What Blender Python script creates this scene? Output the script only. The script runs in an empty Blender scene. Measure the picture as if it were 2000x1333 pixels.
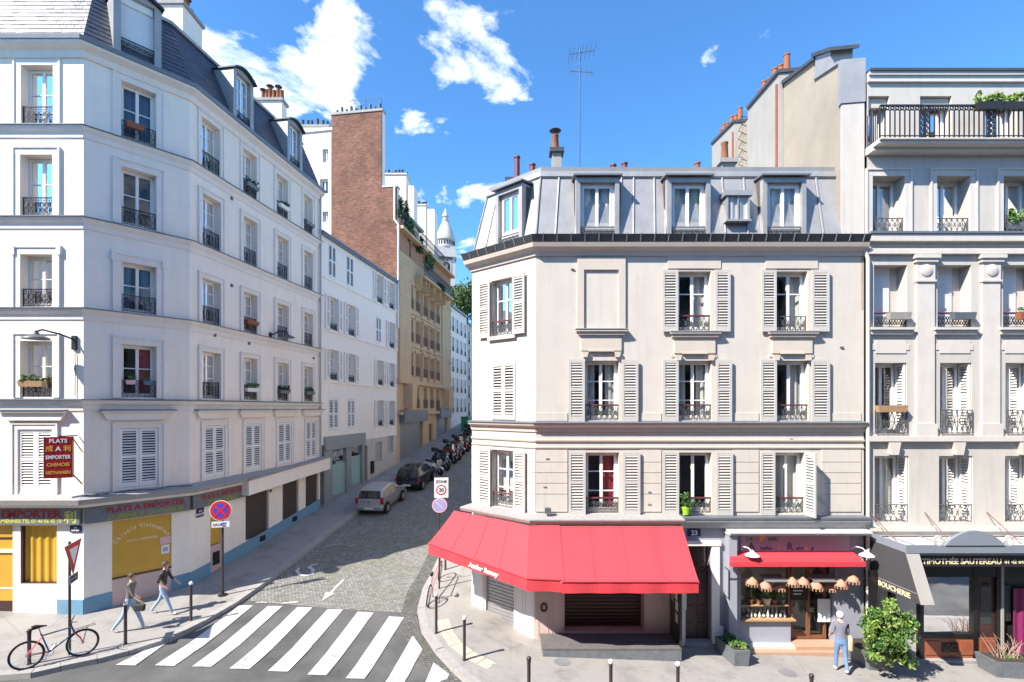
import bpy, bmesh, math, random
from mathutils import Vector, Matrix
R = math.radians
random.seed(7)
scene = bpy.context.scene
col = scene.collection
# ---------------------------------------------------------------- camera, sky, sun, exposure
CZ = 7.0            # camera height above the kerb in front
cam_d = bpy.data.cameras.new('camera'); cam = bpy.data.objects.new('camera', cam_d); col.objects.link(cam)
cam.location = (0, 0, CZ); cam.rotation_euler = (R(90), 0, 0)
cam_d.sensor_width = 36; cam_d.lens = 18.0
cam_d.shift_y = (798-666.5)/2000
cam_d.clip_start = .1; cam_d.clip_end = 3000
scene.camera = cam
SUN_EL, SUN_DIR = 44.5, (0.83, 0.557)          # light travels towards +x (right) and +y (away)
world = bpy.data.worlds.new('World'); scene.world = world; world.use_nodes = True
nt = world.node_tree; N = nt.nodes; L = nt.links
bg = N['Background']; bg.inputs[1].default_value = 0.15
sky = N.new('ShaderNodeTexSky'); sky.sky_type = 'NISHITA'; sky.sun_disc = False
sky.sun_elevation = R(SUN_EL); sky.sun_rotation = math.atan2(-SUN_DIR[0], -SUN_DIR[1]) % (2*math.pi)
sky.air_density = 1.15; sky.dust_density = 0.05; sky.ozone_density = 3.0; sky.altitude = 100
# wispy fair-weather clouds over the whole dome
tc = N.new('ShaderNodeTexCoord')
sep = N.new('ShaderNodeSeparateXYZ'); L.new(tc.outputs['Generated'], sep.inputs[0])
zz = N.new('ShaderNodeMath'); zz.operation = 'MAXIMUM'; zz.inputs[1].default_value = 0.05; L.new(sep.outputs[2], zz.inputs[0])
zadd = N.new('ShaderNodeMath'); zadd.operation = 'ADD'; zadd.inputs[1].default_value = 0.18; L.new(zz.outputs[0], zadd.inputs[0])
dv = N.new('ShaderNodeVectorMath'); dv.operation = 'DIVIDE'; L.new(tc.outputs['Generated'], dv.inputs[0])
cmb = N.new('ShaderNodeCombineXYZ'); 
for i in range(3): L.new(zadd.outputs[0], cmb.inputs[i])
L.new(cmb.outputs[0], dv.inputs[1])
mp = N.new('ShaderNodeMapping'); mp.inputs['Location'].default_value = (3.31, 0.72, 0); L.new(dv.outputs[0], mp.inputs[0])
n1 = N.new('ShaderNodeTexNoise'); n1.inputs['Scale'].default_value = 3.3; n1.inputs['Detail'].default_value = 9; n1.inputs['Roughness'].default_value = .58; n1.inputs['Distortion'].default_value = .35
L.new(mp.outputs[0], n1.inputs[0])
cr = N.new('ShaderNodeValToRGB'); cr.color_ramp.elements[0].position = .56; cr.color_ramp.elements[1].position = .97
cr.color_ramp.elements[0].color = (0, 0, 0, 1); cr.color_ramp.elements[1].color = (.85, .85, .85, 1)
L.new(n1.outputs[0], cr.inputs[0])
tint = N.new('ShaderNodeMix'); tint.data_type = 'RGBA'; tint.blend_type = 'MULTIPLY'; tint.inputs[0].default_value = 1
tint.inputs[7].default_value = (.155, .275, .37, 1); L.new(sky.outputs[0], tint.inputs[6])
mx = N.new('ShaderNodeMix'); mx.data_type = 'RGBA'
L.new(cr.outputs[0], mx.inputs[0]); L.new(tint.outputs[2], mx.inputs[6]); mx.inputs[7].default_value = (11.5, 10.6, 9.5, 1)
L.new(mx.outputs[2], bg.inputs[0])
sun_d = bpy.data.lights.new('sun', 'SUN'); sun = bpy.data.objects.new('sun', sun_d); col.objects.link(sun)
sun_d.energy = 2.0; sun_d.angle = R(.55); sun_d.color = (1, .93, .83)
sv = Vector((SUN_DIR[0]*math.cos(R(SUN_EL)), SUN_DIR[1]*math.cos(R(SUN_EL)), -math.sin(R(SUN_EL))))
sun.rotation_euler = sv.to_track_quat('-Z', 'Y').to_euler(); sun.location = (-30, -20, 40)
vs = scene.view_settings; vs.view_transform = 'Standard'; vs.look = 'None'; vs.gamma = 1; vs.exposure = 2.4; vs.use_curve_mapping = False
scene.render.engine = 'CYCLES'
cy = scene.cycles; cy.use_denoising = True; cy.max_bounces = 7; cy.diffuse_bounces = 4; cy.glossy_bounces = 3; cy.transparent_max_bounces = 10; cy.transmission_bounces = 4
cy.caustics_reflective = False; cy.caustics_refractive = False
try: cy.denoiser = 'OPENIMAGEDENOISE'
except Exception: pass

# ---------------------------------------------------------------- materials
MATS = {}
def mat(name, c, rough=.8, metal=0., var=.08, scale=3., bump=.0, bscale=40., spec=.5, stain=0., stain_c=(.25,.22,.19), trans=None):
    if name in MATS: return MATS[name]
    m = bpy.data.materials.new(name); m.use_nodes = True; t = m.node_tree; b = t.nodes['Principled BSDF']
    b.inputs['Roughness'].default_value = rough; b.inputs['Metallic'].default_value = metal
    b.inputs['Specular IOR Level'].default_value = spec
    geo = t.nodes.new('ShaderNodeNewGeometry'); pos = geo.outputs['Position']
    last = None
    if var > 0:
        n = t.nodes.new('ShaderNodeTexNoise'); n.inputs['Scale'].default_value = scale; n.inputs['Detail'].default_value = 6; n.inputs['Roughness'].default_value = .65
        t.links.new(pos, n.inputs[0])
        r = t.nodes.new('ShaderNodeMapRange'); r.inputs[1].default_value = .25; r.inputs[2].default_value = .75
        r.inputs[3].default_value = 1-var; r.inputs[4].default_value = 1+var
        t.links.new(n.outputs[0], r.inputs[0])
        h = t.nodes.new('ShaderNodeVectorMath'); h.operation = 'SCALE'; h.inputs[0].default_value = c[:3]
        t.links.new(r.outputs[0], h.inputs['Scale']); last = h.outputs[0]
    if stain > 0:
        mpn = t.nodes.new('ShaderNodeMapping'); mpn.inputs['Scale'].default_value = (1.6, 1.6, .22); t.links.new(pos, mpn.inputs[0])
        n2 = t.nodes.new('ShaderNodeTexNoise'); n2.inputs['Scale'].default_value = 1.7; n2.inputs['Detail'].default_value = 8; n2.inputs['Roughness'].default_value = .7
        t.links.new(mpn.outputs[0], n2.inputs[0])
        r2 = t.nodes.new('ShaderNodeMapRange'); r2.inputs[1].default_value = .52; r2.inputs[2].default_value = .85; r2.inputs[3].default_value = 0; r2.inputs[4].default_value = stain
        t.links.new(n2.outputs[0], r2.inputs[0])
        mp2 = t.nodes.new('ShaderNodeMapping'); mp2.inputs['Scale'].default_value = (3.2, 3.2, .3); t.links.new(pos, mp2.inputs[0])
        n4 = t.nodes.new('ShaderNodeTexNoise'); n4.inputs['Scale'].default_value = 1.6; n4.inputs['Detail'].default_value = 6; t.links.new(mp2.outputs[0], n4.inputs[0])
        r4 = t.nodes.new('ShaderNodeMapRange'); r4.inputs[1].default_value = .5; r4.inputs[2].default_value = .8; r4.inputs[3].default_value = 0; r4.inputs[4].default_value = stain*.45; t.links.new(n4.outputs[0], r4.inputs[0])
        ad = t.nodes.new('ShaderNodeMath'); ad.operation = 'MAXIMUM'; t.links.new(r2.outputs[0], ad.inputs[0]); t.links.new(r4.outputs[0], ad.inputs[1]); r2 = ad
        mm = t.nodes.new('ShaderNodeMix'); mm.data_type = 'RGBA'; t.links.new(r2.outputs[0], mm.inputs[0])
        if last: t.links.new(last, mm.inputs[6])
        else: mm.inputs[6].default_value = (*c[:3], 1)
        mm.inputs[7].default_value = (*stain_c, 1); last = mm.outputs[2]
    if last: t.links.new(last, b.inputs['Base Color'])
    else: b.inputs['Base Color'].default_value = (*c[:3], 1)
    if bump > 0:
        n3 = t.nodes.new('ShaderNodeTexNoise'); n3.inputs['Scale'].default_value = bscale; n3.inputs['Detail'].default_value = 5
        t.links.new(pos, n3.inputs[0])
        bp = t.nodes.new('ShaderNodeBump'); bp.inputs['Strength'].default_value = bump; bp.inputs['Distance'].default_value = .02
        t.links.new(n3.outputs[0], bp.inputs['Height']); t.links.new(bp.outputs[0], b.inputs['Normal'])
    if trans: b.inputs['Transmission Weight'].default_value = trans
    MATS[name] = m; return m
def glass_mat(name, tint=(.88,.9,.9), refl=1.0, ior=1.52):
    m = bpy.data.materials.new(name); m.use_nodes = True; t = m.node_tree; t.nodes.remove(t.nodes['Principled BSDF'])
    out = [n for n in t.nodes if n.type == 'OUTPUT_MATERIAL'][0]
    tr = t.nodes.new('ShaderNodeBsdfTransparent'); tr.inputs[0].default_value = (*tint, 1)
    gl = t.nodes.new('ShaderNodeBsdfGlossy'); gl.inputs['Roughness'].default_value = .015; gl.inputs[0].default_value = (refl, refl, refl, 1)
    fr = t.nodes.new('ShaderNodeFresnel'); fr.inputs[0].default_value = ior
    mxs = t.nodes.new('ShaderNodeMixShader'); t.links.new(fr.outputs[0], mxs.inputs[0]); t.links.new(tr.outputs[0], mxs.inputs[1]); t.links.new(gl.outputs[0], mxs.inputs[2])
    nz = t.nodes.new('ShaderNodeTexNoise'); nz.inputs['Scale'].default_value = 1.3; g = t.nodes.new('ShaderNodeNewGeometry'); t.links.new(g.outputs['Position'], nz.inputs[0])
    bp = t.nodes.new('ShaderNodeBump'); bp.inputs['Strength'].default_value = .06; bp.inputs['Distance'].default_value = .05; t.links.new(nz.outputs[0], bp.inputs['Height'])
    t.links.new(bp.outputs[0], gl.inputs['Normal'])
    t.links.new(mxs.outputs[0], out.inputs[0]); MATS[name] = m; return m
M = MATS
mat('plaster_white', (.89,.80,.70), .9, var=.05, scale=1.2, bump=.12, bscale=60, stain=.34, stain_c=(.52,.48,.46))
mat('plaster_pink', (.88,.77,.68), .9, var=.05, scale=1.2, bump=.12, bscale=60, stain=.36, stain_c=(.5,.45,.42))
mat('moulding_grey', (.58,.54,.49), .85, var=.06, scale=2.5, bump=.08, bscale=50, stain=.4, stain_c=(.32,.30,.27))
mat('moulding_white', (.80,.74,.68), .85, var=.05, scale=2.5, bump=.08, bscale=50, stain=.25, stain_c=(.42,.39,.37))
mat('plaster_cream', (0.576,0.528,0.468), .9, var=.05, scale=1.3, bump=.12, bscale=60, stain=.6, stain_c=(.36,.32,.27))
mat('stone_cream', (0.560,0.496,0.424), .9, var=.06, scale=2, bump=.15, bscale=40, stain=.3, stain_c=(.42,.36,.29))
mat('plaster_grey', (0.515,0.480,0.433), .9, var=.05, scale=1.4, bump=.12, bscale=60, stain=.6, stain_c=(.32,.30,.27))
mat('plaster_old', (0.349,0.299,0.232), .95, var=.16, scale=.7, bump=.2, bscale=30, stain=.7, stain_c=(.30,.28,.25))
mat('plaster_stained', (0.327,0.309,0.280), .95, var=.1, scale=.9, bump=.2, bscale=30, stain=.75, stain_c=(.42,.41,.39))
mat('stone_beige', (.56,.405,.245), .9, var=.08, scale=1.2, bump=.2, bscale=20, stain=.3, stain_c=(.38,.28,.17))
mat('brick_orange', (0.385,0.210,0.119), .9, var=.15, scale=6, stain=.2)
mat('white_paint', (.82,.80,.77), .45, var=.03, scale=4)
mat('shutter_grey', (0.512,0.488,0.452), .55, var=.05, scale=5, stain=.15, stain_c=(.45,.44,.42))
mat('shutter_white', (.80,.78,.75), .5, var=.03, scale=5)
mat('zinc', (0.368,0.356,0.344), .42, metal=.25, var=.16, scale=1.6, stain=.55, stain_c=(.26,.27,.28), bump=.05, bscale=6)
mat('zinc_dark', (.17,.19,.22), .5, metal=.3, var=.15, scale=3)
mat('slate', (0.025,0.030,0.050), .47, var=.45, scale=4.5, spec=1.); _b = M['slate'].node_tree.nodes['Principled BSDF']; _b.inputs['Coat Weight'].default_value = .2; _b.inputs['Coat Roughness'].default_value = .45; _b.inputs['Coat IOR'].default_value = 1.9
mat('iron', (.018,.018,.022), .45, var=.2, scale=10)
mat('iron_red', (.16,.04,.045), .5, var=.2, scale=10)
mat('iron_grey', (.10,.105,.11), .5, var=.2, scale=12)
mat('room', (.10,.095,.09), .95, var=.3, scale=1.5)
mat('curtain', (.62,.60,.56), .95, var=.08, scale=6)
mat('curtain_green', (.48,.47,.28), .95, var=.1, scale=6)
mat('curtain_red', (.45,.06,.07), .9, var=.1, scale=6)
mat('curtain_blue', (.12,.16,.26), .9, var=.1, scale=6)
mat('blind', (.70,.71,.73), .7, var=.03)
mat('terracotta', (0.276,0.102,0.051), .85, var=.15, scale=8)
mat('lead_dark', (.07,.075,.085), .6, metal=.3, var=.2)
mat('yellow_panel', (0.595,0.340,0.043), .35, var=.10, scale=1.2, stain=.15, stain_c=(.55,.28,.03))
mat('blue_plinth', (.15,.30,.44), .7, var=.1, scale=3, stain=.3, stain_c=(.12,.2,.28))
mat('white_wall', (.90,.83,.745), .8, var=.04, stain=.25, stain_c=(.5,.49,.48))
mat('sign_board', (.16,.18,.20), .3, var=.35, scale=9, spec=.6)
mat('red_letter', (.33,.02,.03), .5, var=0)
mat('yellow_letter', (.62,.62,.10), .5, var=0)
mat('green_letter', (.30,.32,.03), .5, var=0)
mat('white_letter', (.8,.8,.78), .5, var=0)
mat('cream_letter', (.78,.66,.42), .5, var=0)
mat('orange_letter', (.80,.38,.05), .5, var=0)
mat('black_letter', (.03,.025,.035), .5, var=0)
mat('mauve_letter', (.12,.10,.17), .5, var=0)
mat('red_sign', (0.336,0.010,0.016), .4, var=.05)
mat('plate_blue', (.02,.025,.11), .35, var=.05)
mat('sign_red', (.62,.03,.045), .35, var=0)
mat('sign_blue', (.06,.07,.55), .35, var=0)
mat('sign_lilac', (.36,.36,.68), .4, var=.05)
mat('sign_pink', (.72,.45,.5), .4, var=.05)
mat('sign_white', (.8,.8,.8), .35, var=.03)
mat('sign_metal', (.38,.38,.39), .4, metal=.5, var=.1)
mat('post_brown', (.045,.032,.032), .45, var=.2, scale=10)
mat('grille', (.085,.07,.065), .55, metal=.2, var=.2, scale=10)
mat('grey_panel', (.27,.29,.30), .5, var=.06)
mat('grey_shop', (0.315,0.327,0.387), .55, var=.05, stain=.12, stain_c=(.25,.26,.3))
mat('frosted', (.33,.50,.46), .25, var=.08, scale=1.5, spec=.7)
mat('wood_brown', (.20,.08,.04), .5, var=.25, scale=5)
mat('wood_dark', (.055,.026,.024), .35, var=.25, scale=6)
mat('wood_red', (0.288,0.092,0.048), .4, var=.2, scale=5)
mat('wood_light', (0.416,0.264,0.136), .6, var=.15, scale=6)
mat('wood_step', (0.440,0.280,0.192), .65, var=.12, scale=6)
mat('shutter_maroon', (.055,.012,.012), .45, var=.2, scale=4)
mat('pink_panel', (.58,.44,.41), .6, var=.04)
mat('awning_red', (0.576,0.044,0.060), .8, var=.07, scale=1.6, bump=.25, bscale=3.2, stain=.25, stain_c=(.50,.05,.06))
mat('awning_grey', (.055,.055,.062), .8, var=.06, scale=2)
mat('awning_trim', (0.336,0.320,0.296), .8, var=.06)
mat('canopy_grey', (0.212,0.238,0.281), .5, var=.06, scale=3)
mat('canopy_white', (0.560,0.552,0.536), .6, var=.1, scale=3, stain=.3)
mat('black_board', (.022,.02,.022), .4, var=.2)
mat('black_paint', (.012,.011,.012), .35, var=.1)
mat('magenta', (.20,.012,.085), .7, var=.2, scale=9)
mat('sheet_grey', (.40,.41,.40), .5, var=.1, scale=1)
mat('deck_wood_shaded', (.14,.13,.13), .7, var=.2, scale=8, stain=.3, stain_c=(.07,.06,.06))  # darker than the lit grey boards: awning shade is put into the colour
mat('granite', (0.320,0.308,0.296), .85, var=.18, scale=9, bump=.15, bscale=90, stain=.2, stain_c=(.2,.19,.18))
mat('planter_zinc', (0.160,0.176,0.192), .55, metal=.2, var=.25, scale=7, bump=.1, bscale=25)
mat('soil', (.05,.035,.025), .95, var=.3, scale=20)
mat('stem', (.12,.08,.05), .9, var=.2)
mat('twig', (.42,.30,.24), .9, var=.2)
mat('leaf_a', (0.060,0.136,0.028), .5, var=.35, scale=9)
mat('leaf_b', (0.104,0.208,0.044), .5, var=.3, scale=9)
mat('leaf_dark', (.028,.065,.025), .6, var=.4, scale=7)
mat('leaf_lime', (0.176,0.272,0.056), .5, var=.3, scale=9)
mat('leaf_tree', (.075,.125,.035), .6, var=.4, scale=2.5)
mat('tile_cream', (0.496,0.416,0.336), .85, var=.12, scale=7)
mat('road_paint_old', (0.368,0.364,0.352), .8, var=.35, scale=9)
mat('rubber', (.016,.016,.017), .75, var=.2)
mat('chrome', (.55,.56,.58), .22, metal=1, var=0)
mat('car_silver', (.36,.37,.39), .3, metal=.45, var=.02, spec=.6)
mat('car_black', (.010,.010,.013), .12, var=0, spec=.8)
mat('car_glass', (.015,.022,.024), .05, var=0, spec=.9)
mat('plastic_dark', (.025,.025,.028), .55, var=.1)
mat('lamp_red', (.45,.012,.02), .15, var=0, spec=.8)
mat('lamp_clear', (.6,.6,.62), .12, var=0, spec=.8)
mat('plate_white', (.75,.75,.72), .4, var=0)
mat('moto_white', (.66,.66,.66), .25, var=0, spec=.6)
mat('moto_red', (.36,.03,.03), .25, var=0, spec=.6)
mat('moto_blue', (.03,.05,.14), .25, var=0, spec=.6)
mat('moto_green', (.03,.33,.12), .4, var=0)
mat('seat_black', (.014,.013,.013), .6, var=.1)
mat('bike_blue', (.035,.10,.22), .35, var=0)
mat('bike_pink', (.62,.10,.14), .4, var=0)
mat('bike_rose', (.45,.20,.22), .45, var=0)
mat('skin', (.58,.36,.27), .6, var=.05)
mat('jeans', (.13,.23,.42), .85, var=.18, scale=14)
mat('jeans_light', (.30,.42,.58), .85, var=.18, scale=14)
mat('sweater', (.17,.175,.225), .95, var=.12, scale=18)
mat('top_grey', (.16,.14,.125), .9, var=.15, scale=14)
mat('top_dark', (.055,.05,.05), .9, var=.15, scale=14)
mat('hair_white', (.62,.61,.60), .7, var=.2, scale=30)
mat('hair_brown', (.06,.038,.025), .7, var=.2, scale=30)
mat('shoe', (.55,.55,.56), .7, var=.1)
mat('bag_tan', (.52,.40,.28), .8, var=.12)
mat('bag_black', (.02,.025,.02), .7, var=.1)
mat('wicker', (0.440,0.240,0.160), .85, var=.3, scale=40)
mat('lime_pot', (0.320,0.544,0.032), .45, var=0)
mat('pot_cream', (.62,.54,.38), .7, var=.1)
mat('bottle', (.02,.05,.035), .12, var=0, spec=.8)
mat('bottle_clear', (.5,.53,.52), .12, var=0, spec=.8)
mat('stone_white', (0.451,0.439,0.422), .8, var=.05, scale=.3, stain=.25, stain_c=(.5,.5,.5))
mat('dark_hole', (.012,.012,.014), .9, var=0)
mat('bin_green', (.02,.20,.08), .5, var=.05)
glass_mat('glass'); glass_mat('glass_clear', (.9,.93,.93), 1, 1.5)

def node_mat(name):
    m = bpy.data.materials.new(name); m.use_nodes = True; t = m.node_tree
    g = t.nodes.new('ShaderNodeNewGeometry'); MATS[name] = m
    return m, t, t.nodes['Principled BSDF'], g.outputs['Position']
def ramp(t, stops):
    r = t.nodes.new('ShaderNodeValToRGB'); e = r.color_ramp.elements
    while len(e) < len(stops): e.new(.5)
    for k, (p, c) in enumerate(stops): e[k].position = p; e[k].color = (*c, 1)
    return r
def tex(t, kind, pos, **kw):
    n = t.nodes.new('ShaderNodeTex'+kind); t.links.new(pos, n.inputs['Vector'])
    for k, v in kw.items(): n.inputs[k].default_value = v
    return n
def mixc(t, fac, a, b, mode='MIX'):
    m = t.nodes.new('ShaderNodeMix'); m.data_type = 'RGBA'; m.blend_type = mode
    for sock, v in ((0, fac), (6, a), (7, b)):
        if hasattr(v, 'links'): t.links.new(v, m.inputs[sock])
        elif isinstance(v, tuple): m.inputs[sock].default_value = (*v, 1)
        else: m.inputs[sock].default_value = v
    return m.outputs[2]
# asphalt with aggregate, patches and tyre-worn tone
m, t, b, pos = node_mat('asphalt')
a = tex(t, 'Noise', pos, Scale=130., Detail=3.); ra = ramp(t, [(.3, (.065,.065,.065)), (.62, (.12,.12,.117)), (.8, (.215,.21,.205))]); t.links.new(a.outputs[0], ra.inputs[0])
c2 = tex(t, 'Noise', pos, Scale=.7, Detail=7., Roughness=.6); r2 = ramp(t, [(.3, (.6,.6,.6)), (.5, (.95,.95,.95)), (.7, (1.25,1.24,1.22))]); t.links.new(c2.outputs[0], r2.inputs[0])
t.links.new(mixc(t, 1., ra.outputs[0], r2.outputs[0], 'MULTIPLY'), b.inputs['Base Color']); b.inputs['Roughness'].default_value = .85
bp = t.nodes.new('ShaderNodeBump'); bp.inputs['Strength'].default_value = .35; bp.inputs['Distance'].default_value = .01; t.links.new(a.outputs[0], bp.inputs['Height']); t.links.new(bp.outputs[0], b.inputs['Normal'])
# pavement asphalt (trottoir), smoother and paler, with crack lines and stains
m, t, b, pos = node_mat('pavement')
a = tex(t, 'Noise', pos, Scale=170., Detail=2.); ra = ramp(t, [(.3, (.235,.222,.208)), (.7, (.34,.324,.305))]); t.links.new(a.outputs[0], ra.inputs[0])
c2 = tex(t, 'Noise', pos, Scale=1.1, Detail=8., Roughness=.68); r2 = ramp(t, [(.28, (.66,.66,.67)), (.5, (1,1,1)), (.75, (1.1,1.09,1.07))]); t.links.new(c2.outputs[0], r2.inputs[0])
base = mixc(t, 1., ra.outputs[0], r2.outputs[0], 'MULTIPLY')
c3 = tex(t, 'Noise', pos, Scale=2.6, Detail=4., Distortion=1.2); r3 = ramp(t, [(.66, (0,0,0)), (.74, (.55,.55,.55))]); t.links.new(c3.outputs[0], r3.inputs[0])
base = mixc(t, r3.outputs[0], base, (.13,.125,.125))
v = tex(t, 'Voronoi', pos, Scale=.42); v.feature = 'DISTANCE_TO_EDGE'; rv = ramp(t, [(.0, (.35,.35,.35)), (.006, (0,0,0))]); t.links.new(v.outputs['Distance'], rv.inputs[0])
base = mixc(t, rv.outputs[0], base, (.12,.115,.11))
t.links.new(base, b.inputs['Base Color']); b.inputs['Roughness'].default_value = .85
bp = t.nodes.new('ShaderNodeBump'); bp.inputs['Strength'].default_value = .2; bp.inputs['Distance'].default_value = .008; t.links.new(a.outputs[0], bp.inputs['Height']); t.links.new(bp.outputs[0], b.inputs['Normal'])
# cobbles: brick pattern of 10-12 cm setts in rows with mossy joints
def cobble(name, dark):
    m, t, b, pos = node_mat(name)
    w = tex(t, 'Noise', pos, Scale=1.4, Detail=3.)
    off = t.nodes.new('ShaderNodeVectorMath'); off.operation = 'SCALE'; off.inputs['Scale'].default_value = .12; t.links.new(w.outputs[1], off.inputs[0])
    ad = t.nodes.new('ShaderNodeVectorMath'); t.links.new(pos, ad.inputs[0]); t.links.new(off.outputs[0], ad.inputs[1])
    rot = t.nodes.new('ShaderNodeMapping'); rot.inputs['Rotation'].default_value = (0, 0, R(8.5)); t.links.new(ad.outputs[0], rot.inputs[0])
    br = t.nodes.new('ShaderNodeTexBrick'); t.links.new(rot.outputs[0], br.inputs['Vector']); br.inputs['Scale'].default_value = 1.
    br.inputs['Brick Width'].default_value = .135; br.inputs['Row Height'].default_value = .10; br.inputs['Mortar Size'].default_value = .011; br.inputs['Mortar Smooth'].default_value = .5
    k = .42 if dark else .74
    br.inputs['Color1'].default_value = (.235*k,.232*k,.22*k,1); br.inputs['Color2'].default_value = (.41*k,.405*k,.385*k,1); br.inputs['Mortar'].default_value = (.13*k,.125*k,.10*k,1)
    n = tex(t, 'Noise', pos, Scale=.55, Detail=6., Roughness=.65); rr = ramp(t, [(.47, (0,0,0)), (.66, (.8,.8,.8))]); t.links.new(n.outputs[0], rr.inputs[0])
    n5 = tex(t, 'Noise', pos, Scale=14., Detail=3.); r5 = ramp(t, [(.4, (0,0,0)), (.6, (1,1,1))]); t.links.new(n5.outputs[0], r5.inputs[0])
    moss = mixc(t, 1., rr.outputs[0], r5.outputs[0], 'MULTIPLY')
    base = mixc(t, moss, br.outputs[0], (.15,.17,.07) if not dark else (.07,.08,.035))
    n2 = tex(t, 'Noise', pos, Scale=45., Detail=3.); r2 = ramp(t, [(.3, (.7,.7,.7)), (.7, (1.25,1.25,1.25))]); t.links.new(n2.outputs[0], r2.inputs[0])
    t.links.new(mixc(t, 1., base, r2.outputs[0], 'MULTIPLY'), b.inputs['Base Color']); b.inputs['Roughness'].default_value = .8
    bp = t.nodes.new('ShaderNodeBump'); bp.inputs['Strength'].default_value = .8; bp.inputs['Distance'].default_value = .03; bp.invert = True
    t.links.new(br.outputs['Fac'], bp.inputs['Height']); t.links.new(bp.outputs[0], b.inputs['Normal'])
cobble('cobbles', False); cobble('gutter_setts', True)
# crossing paint, worn through to the asphalt in specks and along tyre lines
m, t, b, pos = node_mat('road_paint')
a = tex(t, 'Noise', pos, Scale=26., Detail=8., Roughness=.75); c2 = tex(t, 'Noise', pos, Scale=1.7, Detail=5.)
sm = t.nodes.new('ShaderNodeMath'); sm.operation = 'MULTIPLY_ADD'; sm.inputs[1].default_value = .55; t.links.new(c2.outputs[0], sm.inputs[0]); t.links.new(a.outputs[0], sm.inputs[2])
ra = ramp(t, [(.755, (0,0,0)), (.94, (.9,.9,.9))]); t.links.new(sm.outputs[0], ra.inputs[0])
t.links.new(mixc(t, ra.outputs[0], (.60,.59,.575), (.17,.17,.165)), b.inputs['Base Color']); b.inputs['Roughness'].default_value = .75
# brick for the tall blank gable
m, t, b, pos = node_mat('brick')
br = t.nodes.new('ShaderNodeTexBrick'); mpn = t.nodes.new('ShaderNodeMapping'); mpn.inputs['Rotation'].default_value = (R(90), 0, 0); t.links.new(pos, mpn.inputs[0]); t.links.new(mpn.outputs[0], br.inputs['Vector'])
br.inputs['Scale'].default_value = 1.; br.inputs['Brick Width'].default_value = .26; br.inputs['Row Height'].default_value = .09; br.inputs['Mortar Size'].default_value = .014
br.inputs['Color1'].default_value = (.10,.03,.018,1); br.inputs['Color2'].default_value = (.27,.095,.055,1); br.inputs['Mortar'].default_value = (.22,.15,.11,1)
n = tex(t, 'Noise', pos, Scale=.45, Detail=8., Roughness=.7); rr = ramp(t, [(.3, (.55,.53,.53)), (.55, (1,1,1)), (.75, (1.5,1.5,1.5))]); t.links.new(n.outputs[0], rr.inputs[0])
t.links.new(mixc(t, 1., br.outputs[0], rr.outputs[0], 'MULTIPLY'), b.inputs['Base Color']); b.inputs['Roughness'].default_value = .9

# ---------------------------------------------------------------- ground heights
def interp(x, pts):
    if x <= pts[0][0]: return pts[0][1]
    for (a, va), (b, vb) in zip(pts, pts[1:]):
        if x <= b: return va+(vb-va)*(x-a)/(b-a)
    return pts[-1][1]
RISE = [(14.5,0),(17,.2),(19,.38),(21,.6),(24,1.0),(27.5,1.45),(38.4,2.65),(53.3,4.7),(63,5.8),(80,7.6),(200,16),(3000,16)]
SHIFT = [(-14,1.),(-10.5,.8),(-6,0),(-2,-1.5),(-.5,-.8),(.8,1.),(3,1.5)]
FAC = [(-.5,1),(2.5,0)]
def g(x, y):
    """height of the pavement level; the front street falls gently to the right, the side street climbs away"""
    xx = max(-30, min(30, x))
    base = -.035*xx if xx > 0 else -.03*xx
    f = interp(x, FAC) if y < 40 else max(interp(x, FAC), min(1, (y-40)/40))
    f2 = 1 if x > -16 else max(0, 1-(-16-x)/10) if y < 40 else 1
    return base + f*f2*interp(y-interp(x, SHIFT), RISE)
def gp(px, py, off=0.):
    """ground point seen at a place of the photograph (used to survey positions)"""
    y = 15.
    for _ in range(60):
        x = (px-1000)*y/1000
        y = .5*y + .5*1000*(CZ-g(x, y)-off)/(py-798)
    x = (px-1000)*y/1000
    return Vector((x, y, g(x, y)+off))

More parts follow.
